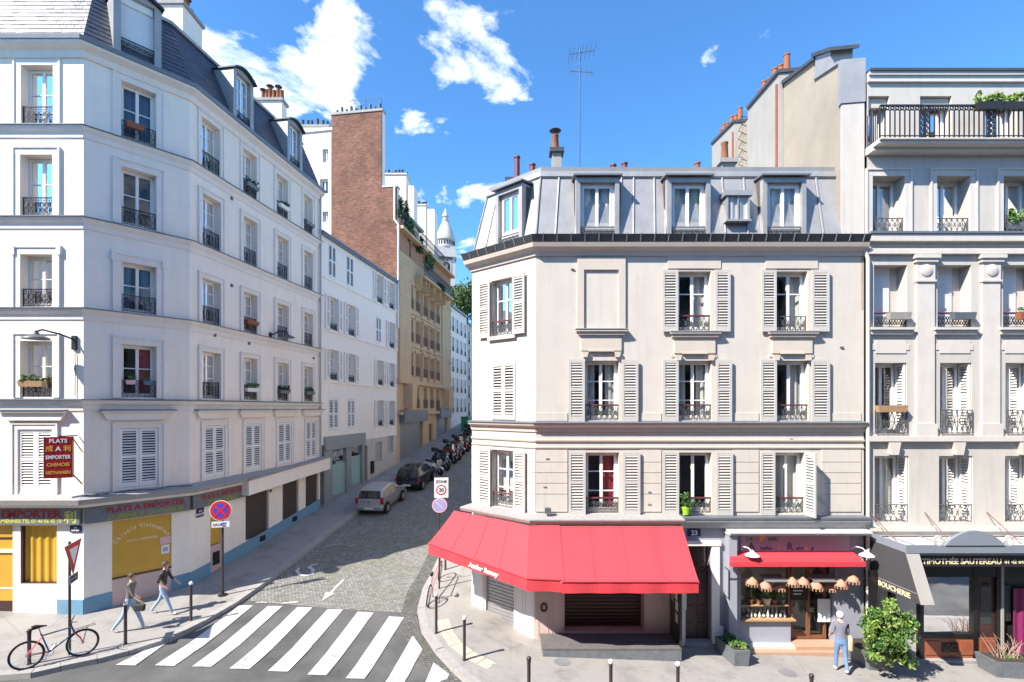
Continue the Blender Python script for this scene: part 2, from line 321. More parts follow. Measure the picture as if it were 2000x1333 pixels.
# ---------------------------------------------------------------- mesh builder
ORG = {}
class Face:
    """upright facade plane: u runs along it (rightwards seen from the street), w outwards, z up"""
    def __init__(s, a, b):
        s.o = Vector((a[0], a[1])); d = Vector((b[0]-a[0], b[1]-a[1])); s.len = d.length; s.d = d.normalized(); s.n = Vector((s.d.y, -s.d.x))
    def pt(s, u, w, z): return (s.o.x+u*s.d.x+w*s.n.x, s.o.y+u*s.d.y+w*s.n.y, z)
    def U(s, px, w=0.):
        k = (px-1000)/1000; ox = s.o.x+w*s.n.x; oy = s.o.y+w*s.n.y
        return (k*oy-ox)/(s.d.x-k*s.d.y)
    def Z(s, px, py, w=0.):
        u = s.U(px, w); return CZ-(py-798)/1000*(s.o.y+u*s.d.y+w*s.n.y)
    def ground(s, u): p = s.pt(u, 0, 0); return g(p[0], p[1])
class MB:
    def __init__(s, F=None): s.v = []; s.f = []; s.F = F
    def P(s, a, b, c):
        s.v.append(s.F.pt(a, b, c) if s.F else (a, b, c)); return len(s.v)-1
    def face(s, *idx): s.f.append(tuple(reversed(idx)) if s.F else tuple(idx))
    def hexa(s, p):
        i = [s.P(*q) for q in p]
        for q in ((0,3,2,1),(4,5,6,7),(0,1,5,4),(1,2,6,5),(2,3,7,6),(3,0,4,7)): s.face(*[i[k] for k in q])
        return s
    def box(s, a0, a1, b0, b1, c0, c1):
        return s.hexa([(a0,b0,c0),(a1,b0,c0),(a1,b1,c0),(a0,b1,c0),(a0,b0,c1),(a1,b0,c1),(a1,b1,c1),(a0,b1,c1)])
    def quad(s, *p): s.face(*[s.P(*q) for q in p]); return s
    def prism(s, poly, w0, w1):
        """polygon in the (u,z) plane given a depth"""
        n = len(poly); a = [s.P(u, w0, z) for u, z in poly]; b = [s.P(u, w1, z) for u, z in poly]
        s.face(*a); s.face(*reversed(b))
        for k in range(n): j = (k+1) % n; s.face(a[k], b[k], b[j], a[j])
        return s
    def prism_z(s, poly, z0, z1):
        n = len(poly); a = [s.P(x, y, z0) for x, y in poly]; b = [s.P(x, y, z1) for x, y in poly]
        s.face(*reversed(a)); s.face(*b)
        for k in range(n): j = (k+1) % n; s.face(a[k], a[j], b[j], b[k])
        return s
    def bar(s, p, q, t, w, d=None):
        """flat bar in the (u,z) plane at depth w"""
        d = d or t; du, dz = q[0]-p[0], q[1]-p[1]; l = math.hypot(du, dz) or 1e-6; nu, nz = -dz/l*t/2, du/l*t/2
        return s.hexa([(p[0]-nu,w-d/2,p[1]-nz),(q[0]-nu,w-d/2,q[1]-nz),(q[0]-nu,w+d/2,q[1]-nz),(p[0]-nu,w+d/2,p[1]-nz),
                       (p[0]+nu,w-d/2,p[1]+nz),(q[0]+nu,w-d/2,q[1]+nz),(q[0]+nu,w+d/2,q[1]+nz),(p[0]+nu,w+d/2,p[1]+nz)])
    def ring(s, c, r, t, w, n=8, rz=None):
        rz = rz or r; pts = [(c[0]+r*math.cos(2*math.pi*k/n), c[1]+rz*math.sin(2*math.pi*k/n)) for k in range(n)]
        for k in range(n): s.bar(pts[k], pts[(k+1) % n], t, w)
        return s
    def tube(s, pts, r, n=6, closed=False):
        pts = [Vector(s.F.pt(*p)) if s.F else Vector(p) for p in pts]; m = len(pts); rings = []
        rr = r if isinstance(r, (list, tuple)) else [r]*m; up = None
        for k, p in enumerate(pts):
            if closed: tan = pts[(k+1) % m]-pts[k-1]
            else: tan = (pts[min(k+1, m-1)]-pts[max(k-1, 0)])
            tan.normalize()
            if up is None: up = tan.orthogonal().normalized()
            else: up = (up-tan*up.dot(tan)); up = up.normalized() if up.length > 1e-6 else tan.orthogonal().normalized()
            sd = tan.cross(up); ring = []
            for j in range(n):
                an = 2*math.pi*j/n; q = p+(up*math.cos(an)+sd*math.sin(an))*rr[k]; s.v.append(tuple(q)); ring.append(len(s.v)-1)
            rings.append(ring)
        for k in range(m if closed else m-1):
            a, b = rings[k], rings[(k+1) % m]
            for j in range(n): s.f.append((a[j], a[(j+1) % n], b[(j+1) % n], b[j]))
        if not closed: s.f.append(tuple(reversed(rings[0]))); s.f.append(tuple(rings[-1]))
        return s
    def lathe(s, c, prof, n=12, M4=None):
        rings = []
        for r, z in prof:
            ring = []
            for j in range(n):
                an = 2*math.pi*j/n; q = Vector((r*math.cos(an), r*math.sin(an), z))
                if M4: q = M4 @ q
                s.v.append((c[0]+q.x, c[1]+q.y, c[2]+q.z)); ring.append(len(s.v)-1)
            rings.append(ring)
        for a, b in zip(rings, rings[1:]):
            for j in range(n): s.f.append((a[j], a[(j+1) % n], b[(j+1) % n], b[j]))
        s.f.append(tuple(reversed(rings[0]))); s.f.append(tuple(rings[-1])); return s
    def build(s, name, mt, parent=None, smooth=False):
        o = ORG.get(parent.name, Vector((0,0,0))) if parent else Vector((0,0,0))
        me = bpy.data.meshes.new(name); me.from_pydata([(x-o.x, y-o.y, z-o.z) for x, y, z in s.v], [], s.f)
        ob = bpy.data.objects.new(name, me); col.objects.link(ob); me.materials.append(M[mt] if isinstance(mt, str) else mt)
        if smooth:
            for p in me.polygons: p.use_smooth = True
            try: me.set_sharp_from_angle(angle=R(38))
            except Exception: pass
        if parent: ob.parent = parent
        ORG[ob.name] = o; return ob
def tag(o, label=None, cat=None, group=None, kind=None):
    if label: o['label'] = label
    if cat: o['category'] = cat
    if group: o['group'] = group
    if kind: o['kind'] = kind
    return o
def thing(name, label, cat, loc, group=None):
    o = bpy.data.objects.new(name, None); col.objects.link(o); o.location = loc; o.empty_display_size = .3
    ORG[o.name] = Vector(loc); return tag(o, label, cat, group)
def solo(mb, name, mt, label, cat, group=None, smooth=False):
    """a thing that is one mesh, its origin at the middle of its base"""
    lo = [min(v[k] for v in mb.v) for k in range(3)]; hi = [max(v[k] for v in mb.v) for k in range(3)]
    loc = Vector(((lo[0]+hi[0])/2, (lo[1]+hi[1])/2, lo[2])); ob = mb.build(name, mt, None, smooth)
    for v in ob.data.vertices: v.co -= loc
    ob.location = loc; ORG[ob.name] = loc; return tag(ob, label, cat, group)
def copy_tree(o, parent=None):
    c = o.copy(); col.objects.link(c); c.parent = parent
    for ch in list(o.children): copy_tree(ch, c)
    return c
def text(s, F, u, w, z, size, mt, parent, name='lettering', align='CENTER', ext=.004, shear=0., sx=1., bold=0., rot=0.):
    cu = bpy.data.curves.new('lettering', 'FONT'); cu.body = s; cu.size = size; cu.align_x = align; cu.extrude = ext; cu.shear = shear; cu.offset = bold; cu.resolution_u = 3
    to = bpy.data.objects.new('lettering', cu); col.objects.link(to); bpy.context.view_layer.update()
    me = bpy.data.meshes.new_from_object(to.evaluated_get(bpy.context.evaluated_depsgraph_get())); bpy.data.objects.remove(to); 
    mb = MB(); ca, sa = math.cos(rot), math.sin(rot)
    mb.v = [F.pt(u+(v.co.x*ca*sx-v.co.y*sa), w+v.co.z, z+v.co.x*sx*sa+v.co.y*ca) for v in me.vertices]; mb.f = [tuple(p.vertices) for p in me.polygons]
    bpy.data.meshes.remove(me)
    return mb.build(name, mt, parent) if parent is not False else mb
def mitre(path):
    res = []
    for k, p in enumerate(path):
        ns = []
        if k > 0: d = (Vector(p)-Vector(path[k-1])).normalized(); ns.append(Vector((d.y, -d.x)))
        if k < len(path)-1: d = (Vector(path[k+1])-Vector(p)).normalized(); ns.append(Vector((d.y, -d.x)))
        if len(ns) == 1: res.append(ns[0])
        else: s = ns[0]+ns[1]; res.append(s/ (s.dot(ns[0])))
    return res
def mould(path, prof, name, mt, parent, closed=True):
    """profile of (outward, z) swept along a plan path with mitred corners"""
    mb = MB(); mi = mitre(path); rings = []
    for p, m_ in zip(path, mi): rings.append([mb.P(p[0]+w*m_.x, p[1]+w*m_.y, z) for w, z in prof])
    n = len(prof)
    for a, b in zip(rings, rings[1:]):
        for j in range(n if closed else n-1): mb.f.append((a[j], b[j], b[(j+1) % n], a[(j+1) % n]))
    if closed: mb.f.append(tuple(rings[0])); mb.f.append(tuple(reversed(rings[-1])))
    return mb.build(name, mt, parent)
# ---------------------------------------------------------------- facade pieces
def wall(F, name, u0, u1, z0, z1, holes, mt, parent, rev=.24, zfun=None, rw=0.):
    """wall skin with real openings and their reveals"""
    mb = MB(F); hs = [h for h in holes if h[1] > u0 and h[0] < u1 and h[3] > z0 and h[2] < z1]
    hs = [(max(h[0], u0), min(h[1], u1), max(h[2], z0), min(h[3], z1)) for h in hs]
    us = sorted(set([u0, u1]+[c for h in hs for c in h[:2]])); zs = sorted(set([z0, z1]+[c for h in hs for c in h[2:]]))
    for a, b in zip(us, us[1:]):
        for c, d in zip(zs, zs[1:]):
            if not any(h[0] <= a+1e-6 and h[1] >= b-1e-6 and h[2] <= c+1e-6 and h[3] >= d-1e-6 for h in hs): mb.quad((a,rw,c),(b,rw,c),(b,rw,d),(a,rw,d))
    for a, b, c, d in hs:
        mb.quad((a,rw,c),(a,-rev,c),(a,-rev,d),(a,rw,d)); mb.quad((b,rw,c),(b,rw,d),(b,-rev,d),(b,-rev,c))
        mb.quad((a,rw,d),(a,-rev,d),(b,-rev,d),(b,rw,d)); mb.quad((a,rw,c),(b,rw,c),(b,-rev,c),(a,-rev,c))
    return mb.build(name, mt, parent)
def curtain_mesh(F, u0, u1, z0, z1, w):
    mb = MB(F); n = max(6, int((u1-u0)/.05)); ph = random.uniform(0, 6)
    for k in range(n):
        a, b = u0+(u1-u0)*k/n, u0+(u1-u0)*(k+1)/n; wa, wb = w+.025*math.sin(ph+k*1.25), w+.025*math.sin(ph+(k+1)*1.25)
        mb.quad((a,wa,z0),(b,wb,z0),(b,wb,z1),(a,wa,z1))
    return mb
def window(F, B, u0, u1, z0, z1, rev=.24, bars=(.5,), leaves=2, curt=None, frame='white_paint', glass='glass', ft=.06, open_left=False):
    """two-leaf french window: frame, a pane per leaf, the room behind and a curtain"""
    w = -rev; mb = MB(F); e = .004
    u0 += e; u1 -= e; z0 += e; z1 -= e
    mb.box(u0, u0+ft, w-.06, w, z0, z1); mb.box(u1-ft, u1, w-.06, w, z0, z1)
    mb.box(u0+ft, u1-ft, w-.06, w, z1-ft, z1); mb.box(u0+ft, u1-ft, w-.06, w, z0, z0+ft*1.3)
    iu0, iu1 = u0+ft, u1-ft; lw = (iu1-iu0)/leaves; st = .045
    for k in range(leaves):
        a, b = iu0+k*lw, iu0+(k+1)*lw
        mb.box(a, a+st, w-.05, w+.012, z0+ft*1.3, z1-ft); mb.box(b-st, b, w-.05, w+.012, z0+ft*1.3, z1-ft)
        mb.box(a+st, b-st, w-.05, w+.010, z1-ft-st, z1-ft); mb.box(a+st, b-st, w-.05, w+.010, z0+ft*1.3, z0+ft*1.3+st*1.6)
        for f in bars: zz_ = z0+(z1-z0)*f; mb.box(a+st, b-st, w-.04, w+.004, zz_-.016, zz_+.016)
    W = mb.build('window', frame, B)
    for k in range(leaves):
        a, b = iu0+k*lw+st, iu0+(k+1)*lw-st
        MB(F).quad((a,w-.022,z0+ft*1.3+st*1.6),(b,w-.022,z0+ft*1.3+st*1.6),(b,w-.022,z1-ft-st),(a,w-.022,z1-ft-st)).build('pane', glass, W)
    r = MB(F); d = w-1.0; a, b = u0-.15, u1+.15; c_, e_ = z0-.05, z1+.1; y0 = w-.065
    r.quad((a,d,c_),(b,d,c_),(b,d,e_),(a,d,e_)); r.quad((a,y0,c_),(a,d,c_),(a,d,e_),(a,y0,e_)); r.quad((b,y0,c_),(b,y0,e_),(b,d,e_),(b,d,c_))
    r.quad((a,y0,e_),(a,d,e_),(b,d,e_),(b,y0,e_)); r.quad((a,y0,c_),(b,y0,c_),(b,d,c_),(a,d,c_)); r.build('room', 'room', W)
    if curt:
        kind, mt = curt
        spans = {'both': [(u0+.02, u0+.34*(u1-u0)), (u1-.34*(u1-u0), u1-.02)], 'full': [(u0+.02, u1-.02)], 'left': [(u0+.02, u0+.45*(u1-u0))], 'right': [(u1-.45*(u1-u0), u1-.02)]}[kind]
        for a, b in spans: curtain_mesh(F, a, b, z0+.03, z1-.03, w-.16).build('curtain', mt, W)
    return W
def railing(F, W, u0, u1, z0, h, w=-.05, style='scroll', mt='iron', top=None, returns=False):
    """cast-iron window guard"""
    mb = MB(F); t = .018; z1 = z0+h
    mb.bar((u0,z0+.03),(u1,z0+.03),t,w); mb.bar((u0,z1-.012),(u1,z1-.012),.028 if not top else t,w,.03)
    n = max(3, round((u1-u0)/.17)); s_ = (u1-u0)/n
    mb.bar((u0+.01,z0),(u0+.01,z1),.022,w); mb.bar((u1-.01,z0),(u1-.01,z1),.022,w)
    if style == 'scroll':
        mb.bar((u0,z1-.10),(u1,z1-.10),.012,w)
        for k in range(n):
            c = u0+(k+.5)*s_
            mb.bar((u0+k*s_,z0),(u0+k*s_,z1),.015,w)
            mb.ring((c,z0+.03+(h-.13)*.68),s_*.36,.013,w,7,(h-.13)*.25); mb.ring((c,z0+.03+(h-.13)*.27),s_*.27,.013,w,6,(h-.13)*.2)
            mb.ring((c,z1-.055),.03,.010,w,5)
    elif style == 'cross':
        for k in range(n):
            a, b = u0+k*s_, u0+(k+1)*s_; mb.bar((a,z0+.03),(b,z1-.03),.013,w-.008); mb.bar((a,z1-.03),(b,z0+.03),.013,w+.008)
            mb.ring(((a+b)/2,(z0+z1)/2),s_*.3,.013,w,7)
            if k: mb.bar((a,z0),(a,z1),.012,w)
    elif style == 'fancy':
        for k in range(n):
            a, b = u0+k*s_, u0+(k+1)*s_; c = (a+b)/2
            mb.ring((c,z0+h*.5),s_*.45,.015,w,8,h*.30); mb.ring((c,z0+h*.34),s_*.2,.012,w+.006,6); mb.ring((c,z0+h*.7),s_*.2,.012,w+.006,6)
            mb.bar((a,z0+h*.2),(b,z0+h*.8),.011,w-.006); mb.bar((a,z0+h*.8),(b,z0+h*.2),.011,w-.006)
    else:
        m_ = max(4, round((u1-u0)/.11))
        for k in range(1, m_): mb.bar((u0+(u1-u0)*k/m_,z0),(u0+(u1-u0)*k/m_,z1),.013,w)
        mb.bar((u0,z1-.12),(u1,z1-.12),.012,w)
    G = mb.build('railing', mt, W)
    if top: MB(F).box(u0-.01,u1+.01,w-.025,w+.025,z1,z1+.035).build('handrail', top, G if False else W)
    return G
def shutter(F, B, u0, u1, z0, z1, w=.035, mt='shutter_grey', t=.04, pitch=.082, mid=.52, ang=0., hinge='l'):
    """louvred leaf: stiles and rails with tilted slats"""
    if ang:
        a = R(ang); h = F.pt(u0 if hinge == 'l' else u1, w, 0); d = F.d*math.cos(a)+F.n*math.sin(a)*(1 if hinge == 'l' else -1)
        L_ = u1-u0; s0 = (h[0], h[1]); 
        if hinge == 'l': F = Face(s0, (h[0]+d.x*L_, h[1]+d.y*L_))
        else: F = Face((h[0]-d.x*L_, h[1]-d.y*L_), s0)
        u0, u1, w = 0, L_, 0
    mb = MB(F); s_ = min(.075, (u1-u0)*.16); zm = z0+(z1-z0)*mid
    mb.box(u0, u0+s_, w, w+t, z0, z1); mb.box(u1-s_, u1, w, w+t, z0, z1)
    r = [(z0, z0+.16), (zm-.045, zm+.045), (z1-.09, z1)]
    for a, b in r: mb.box(u0+s_, u1-s_, w+.002, w+t-.002, a, b)
    S = mb.build('shutter', mt, B); sl = MB(F)
    for a, b in ((r[0][1], r[1][0]), (r[1][1], r[2][0])):
        n = max(3, int((b-a)/pitch)); p = (b-a)/n
        for k in range(n):
            zc = a+(k+.5)*p
            sl.hexa([(u0+s_,w+.004,zc+.010),(u1-s_,w+.004,zc+.010),(u1-s_,w+t-.004,zc-.022),(u0+s_,w+t-.004,zc-.022),
                     (u0+s_,w+.004,zc+.020),(u1-s_,w+.004,zc+.020),(u1-s_,w+t-.004,zc-.012),(u0+s_,w+t-.004,zc-.012)])
    sl.build('louvres', mt, S); return S
def closed_shutters(F, B, u0, u1, z0, z1, mt='shutter_white', w=-.05, n=2):
    MB(F).quad((u0,w-.06,z0),(u1,w-.06,z0),(u1,w-.06,z1),(u0,w-.06,z1)).build('shutter_backing', 'dark_hole', B)
    for k in range(n): shutter(F, B, u0+(u1-u0)*k/n+.006, u0+(u1-u0)*(k+1)/n-.006, z0+.01, z1-.01, w, mt)
def surround(F, B, u0, u1, z0, z1, wd=.16, pr=.05, mt='moulding_white', ears=False, inner=True):
    mb = MB(F); 
    mb.box(u0-wd, u0-.004, -.05, pr, z0, z1); mb.box(u1+.004, u1+wd, -.05, pr, z0, z1); mb.box(u0-wd, u1+wd, -.05, pr+.002, z1+.004, z1+wd)
    mb.box(u0-wd-.03, u0-wd+.02, -.05, pr+.03, z0, z1+wd); mb.box(u1+wd-.02, u1+wd+.03, -.05, pr+.03, z0, z1+wd); mb.box(u0-wd-.03, u1+wd+.03, -.05, pr+.034, z1+wd, z1+wd+.05)
    if ears:
        for s_ in (u0-wd-.07, u1+wd-.05): mb.box(s_, s_+.12, -.05, pr+.045, z1-.02, z1+wd+.075)
    return mb.build('window_surround', mt, B)
def core(B, poly, z0, z1, mt):
    return MB().prism_z(poly, z0, z1).build('rear_wall', mt, B)

# ---------------------------------------------------------------- ground, streets, pavements
def sheet(poly, off, name, mt, parent=None, step=.5, zf=None):
    bm = bmesh.new(); f = bm.faces.new([bm.verts.new((x, y, 0)) for x, y in poly]); bmesh.ops.triangulate(bm, faces=[f])
    xs = [p[0] for p in poly]; ys = [p[1] for p in poly]
    for ax, lo, hi in ((0, min(xs), max(xs)), (1, min(ys), max(ys))):
        c = math.ceil(lo/step)*step
        while c < hi:
            co = (c, 0, 0) if ax == 0 else (0, c, 0); no = (1, 0, 0) if ax == 0 else (0, 1, 0)
            bmesh.ops.bisect_plane(bm, geom=bm.verts[:]+bm.edges[:]+bm.faces[:], plane_co=co, plane_no=no, dist=1e-5)
            c += step
    bmesh.ops.recalc_face_normals(bm, faces=bm.faces)
    for v in bm.verts: v.co.z = (zf or g)(v.co.x, v.co.y)+off
    bm.normal_update()
    if bm.faces and sum(f.normal.z for f in bm.faces) < 0: bmesh.ops.reverse_faces(bm, faces=bm.faces)
    me = bpy.data.meshes.new(name); bm.to_mesh(me); bm.free(); ob = bpy.data.objects.new(name, me); col.objects.link(ob); me.materials.append(M[mt])
    ORG[ob.name] = Vector((0,0,0))
    if parent: ob.parent = parent
    return ob
RD = -.13
mb = MB(); gx = [-1500,-400,-120,-60,-30,-26,-20,-16,-13,-10,-6,-3,-1,1,3,6,12,20,30,60,120,400,1500]; gy = [-1500,-300,-60,-10,0,8,14,17,19,21,24,27.5,33,38.4,45,53,63,80,120,200,500,2000]
ix = [[mb.P(x, y, g(x, y)-.5) for x in gx] for y in gy]
for j in range(len(gy)-1):
    for i in range(len(gx)-1): mb.f.append((ix[j][i], ix[j][i+1], ix[j+1][i+1], ix[j+1][i]))
gr = tag(mb.build('ground', 'pavement'), kind='structure')
bl, br_ = gp(495,1175,RD), gp(797,1198,RD); dirb = (br_-bl).normalized()
bL = bl-dirb*4; bR = br_+dirb*4
road = sheet([(-60,-3.2),(60,-3.2),(60,15.0),(bR.x,bR.y),(bL.x,bL.y),(-60,15.6)], RD, 'road', 'asphalt', step=.5); tag(road, kind='structure')
side = sheet([(bL.x,bL.y),(bR.x,bR.y),(3.5,30),(16,110),(4,110),(-11,30)], RD, 'side_street', 'cobbles', step=.5); tag(side, kind='structure')
def P2(v): return (v.x, v.y)
kl = [(-60,11.9),(-14,12.35)]+[P2(gp(*p)) for p in ((60,1316),(117,1303),(190,1288),(252,1272),(330,1248),(400,1213),(466,1175),(522,1135),(638,1045))]
kx, ky = kl[-1]; kl += [(kx+.15*(yy-ky), yy) for yy in (30, 38, 46, 54, 63, 80, 110)]
kr = [(13.2,110),(-1.4+.15*38,63.4),(-1.5,26.5)]+[P2(gp(*p)) for p in ((860,1077),(842,1117),(824,1150),(814,1188),(822,1228),(850,1270),(884,1306),(925,1341),(985,1372),(1060,1388))]
kr += [(3.5,11.75),(60,11.4)]
def dense(path, step):
    out = [path[0]]
    for a, b in zip(path, path[1:]):
        n = max(1, round(math.dist(a, b)/step))
        out += [(a[0]+(b[0]-a[0])*k/n, a[1]+(b[1]-a[1])*k/n) for k in range(1, n+1)]
    return out
def offset(path, d): return [(p[0]+d*m_.x, p[1]+d*m_.y) for p, m_ in zip(path, mitre(path))]
pv_l = sheet(offset(kl, -.26)+[(4,110),(-15,110),(-60,40)], 0, 'pavement', 'pavement', step=1.); tag(pv_l, kind='structure')
pv_r = sheet(offset(kr, -.26)+[(60,30),(30,110)], 0, 'pavement', 'pavement', step=1.); tag(pv_r, kind='structure')
def kerbs(path, parent, lo, hi, lowered=()):
    pts = dense(path, .98); ins = offset(pts, -.265); out = pts
    rest = MB()
    for k in range(len(pts)-1):
        a, b, c, d = out[k], out[k+1], ins[k+1], ins[k]; cx, cy_ = (a[0]+b[0])/2, (a[1]+b[1])/2
        j = random.uniform(-.006, .006); sh = .008
        def lerp(p, q, f): return (p[0]+(q[0]-p[0])*f, p[1]+(q[1]-p[1])*f)
        a, b, c, d = lerp(a,b,sh), lerp(b,a,sh), lerp(c,d,sh), lerp(d,c,sh)
        near = lo[0] < cx < hi[0] and lo[1] < cy_ < hi[1]
        mb = MB() if near else rest
        ch = .025
        a2, b2 = lerp(a,d,.08), lerp(b,c,.08)
        v = [(*a,g(*a)-.3),(*b,g(*b)-.3),(*c,g(*c)-.3),(*d,g(*d)-.3),(*a2,g(*a)+j+.006),(*b2,g(*b)+j+.006),(*c,g(*c)+j+.006),(*d,g(*d)+j+.006)]
        mb.hexa(v)
        if near: mb.build('kerb_stone', 'granite', parent)
    if rest.v: tag(rest.build('kerb_run', 'granite', parent), kind='stuff')
kerbs(kl, pv_l, (-16, 10), (0, 34)); kerbs(kr, pv_r, (-6, 10), (9, 30))
# dark sett gutter hugging the right-hand corner
gk = dense([p for p in kr[2:-1]], .6); o1 = offset(gk, .02); o2 = offset(gk, .52)
mb = MB()
for k in range(len(gk)-1):
    q = [o1[k], o2[k], o2[k+1], o1[k+1]]; mb.quad(*[(x, y, g(x, y)+RD+.014) for x, y in q])
mb.build('gutter_setts', 'gutter_setts', side)
# zebra crossing
def patch(px4, name, mt, parent, off=RD+.02):
    q = [gp(x, y, off) for x, y in px4]; mb = MB(); n = 6; grid = []
    for i in range(n+1):
        a = q[0].lerp(q[3], i/n); b = q[1].lerp(q[2], i/n); grid.append([mb.P(v.x, v.y, g(v.x, v.y)+off) for v in (a.lerp(b, j/2) for j in range(3))])
    for i in range(n):
        for j in range(2): mb.f.append((grid[i][j], grid[i+1][j], grid[i+1][j+1], grid[i][j+1]))
    return mb.build(name, mt, parent)
ZEB = [((308,1257),(324,1257),(264,1300),(226,1299)),((467,1183),(494,1183),(340,1301),(302,1300)),((523,1184),(552,1184),(412,1303),(375,1302)),
       ((581,1186),(610,1187),(487,1307),(448,1306)),((640,1190),(670,1191),(562,1312),(523,1311)),((699,1195),(730,1197),(637,1319),(600,1318)),
       ((760,1204),(789,1206),(712,1326),(675,1325)),((806,1242),(825,1268),(788,1336),(751,1335)),((847,1295),(877,1317),(860,1352),(822,1350))]
for q in ZEB: patch(q, 'crosswalk_stripe', 'road_paint', road)
for q in (((500,1176),(522,1176),(521,1178),(499,1178)), ((552,1177),(583,1174),(581,1178),(551,1180))): patch(q, 'stop_line_mark', 'road_paint_old', road)
def ribbon(pts, wd, name, mt, parent, off=RD+.016, closed=False):
    p = [gp(x, y, off) for x, y in pts]; mb = MB(); n = len(p); L_ = []
    for k in range(n):
        tn = (p[(k+1) % n]-p[k-1]) if closed else (p[min(k+1, n-1)]-p[max(k-1, 0)]); tn.z = 0; tn.normalize(); nn = Vector((-tn.y, tn.x, 0))*wd/2
        L_.append([mb.P(v.x, v.y, g(v.x, v.y)+off) for v in (p[k]+nn, p[k]-nn)])
    for k in range(n if closed else n-1): a, b = L_[k], L_[(k+1) % n]; mb.f.append((a[0], a[1], b[1], b[0]))
    return mb.build(name, mt, parent)
def cr4(x, y): return (400+x/3.776, 980+y/3.776)
ribbon([cr4(740+58*math.cos(R(a_)), 512+33*math.sin(R(a_))) for a_ in range(-60, 235, 18)], .12, 'wheelchair_mark', 'road_paint', side)
ribbon([cr4(832,462), cr4(795,465), cr4(762,487), cr4(800,500), cr4(795,540)], .11, 'wheelchair_mark', 'road_paint', side, RD+.02)
ribbon([cr4(1022,577), cr4(920,682)], .10, 'arrow_mark', 'road_paint', side)
q = [gp(*cr4(*c), RD+.02) for c in ((864,732),(892,668),(930,676),(962,672))]; mb = MB(); mb.f.append(tuple(mb.P(*v) for v in (q[0], q[3], q[2], q[1]))); mb.build('arrow_mark', 'road_paint', side)
for a_, b_ in ((((880,330),(1010,310))), ((1060,330),(1112,318)), ((1000,1060),(1040,1052))): ribbon([cr4(*a_), cr4(*b_)], .08, 'worn_paint_mark', 'road_paint_old', side)
# pale tactile slabs along the right-hand corner
def cr5(x, y): return (800+x/3.573, 960+y/3.573)
tp = dense([P2(gp(*cr5(*c))) for c in ((228,895),(262,985),(320,1070),(410,1135),(500,1185),(585,1225))], .42); ti = offset(tp, .2); to = offset(tp, -.2)
for k in range(len(tp)-1):
    def sh(p, q, f=.03): return (p[0]+(q[0]-p[0])*f, p[1]+(q[1]-p[1])*f)
    for e, f in ((0., .5), (.5, 1.)):
        def at(i, fr): return (ti[i][0]+(to[i][0]-ti[i][0])*fr, ti[i][1]+(to[i][1]-ti[i][1])*fr)
        a, b, c, d = at(k, e+.02), at(k+1, e+.02), at(k+1, f-.02), at(k, f-.02); a, b, c, d = sh(a, b), sh(b, a), sh(c, d), sh(d, c)
        MB().hexa([(*p, g(*p)-.02) for p in (a, b, c, d)]+[(*p, g(*p)+.006) for p in (a, b, c, d)]).build('paving_slab', 'tile_cream', pv_r)
def manhole(px, py, r, parent):
    c = gp(px, py, .004); mb = MB(); ring = [mb.P(c.x+r*math.cos(k*.3927), c.y+r*math.sin(k*.3927), g(c.x+r*math.cos(k*.3927), c.y+r*math.sin(k*.3927))+.006) for k in range(16)]; mb.f.append(tuple(ring)); mb.build('manhole_cover', 'sign_metal', parent)
manhole(1098,1293,.22,pv_r); manhole(1538,1314,.24,pv_r)
# ================================================================ left corner building
P0, P1, Pc2, P3 = (-30., 16.23), (-13.58, 16.23), (-11.64, 18.48), (-10.29, 27.45)
PATH = [P0, P1, Pc2, P3]
FA1, FA2, FA3 = Face(P0, P1), Face(P1, Pc2), Face(Pc2, P3)
A = thing('corner_building', 'white corner building with dark slate mansard and yellow-windowed takeaway shop', 'building', (-14.5, 19.5, g(-14.5, 19.5)))
FLO = [(16.02,17.87), (13.13,15.02), (10.22,11.87), (7.36,9.13)]
cols1 = [(FA1.U(42), FA1.U(104))]; cols2 = [(FA2.U(237), FA2.U(305))]
cols3 = [(FA3.U(a), FA3.U(b)) for a, b in ((394,429.5),(474.5,501),(540,562),(593,610))]
ZG = 4.16; ZR = 18.5
F1Z = (4.36, 6.33)
sh1 = [(FA1.U(36), FA1.U(103))]; sh2 = [(FA2.U(233), FA2.U(309))]; sh3 = [(FA3.U(a), FA3.U(b)) for a, b in ((399,439),(479,510),(543.5,569),(598,618))]
curts = [None, ('both','curtain'), None, ('full','curtain_blue'), ('right','curtain_red'), None, ('left','curtain'), None, ('both','curtain'), None, None, ('full','curtain')]
ci = 0
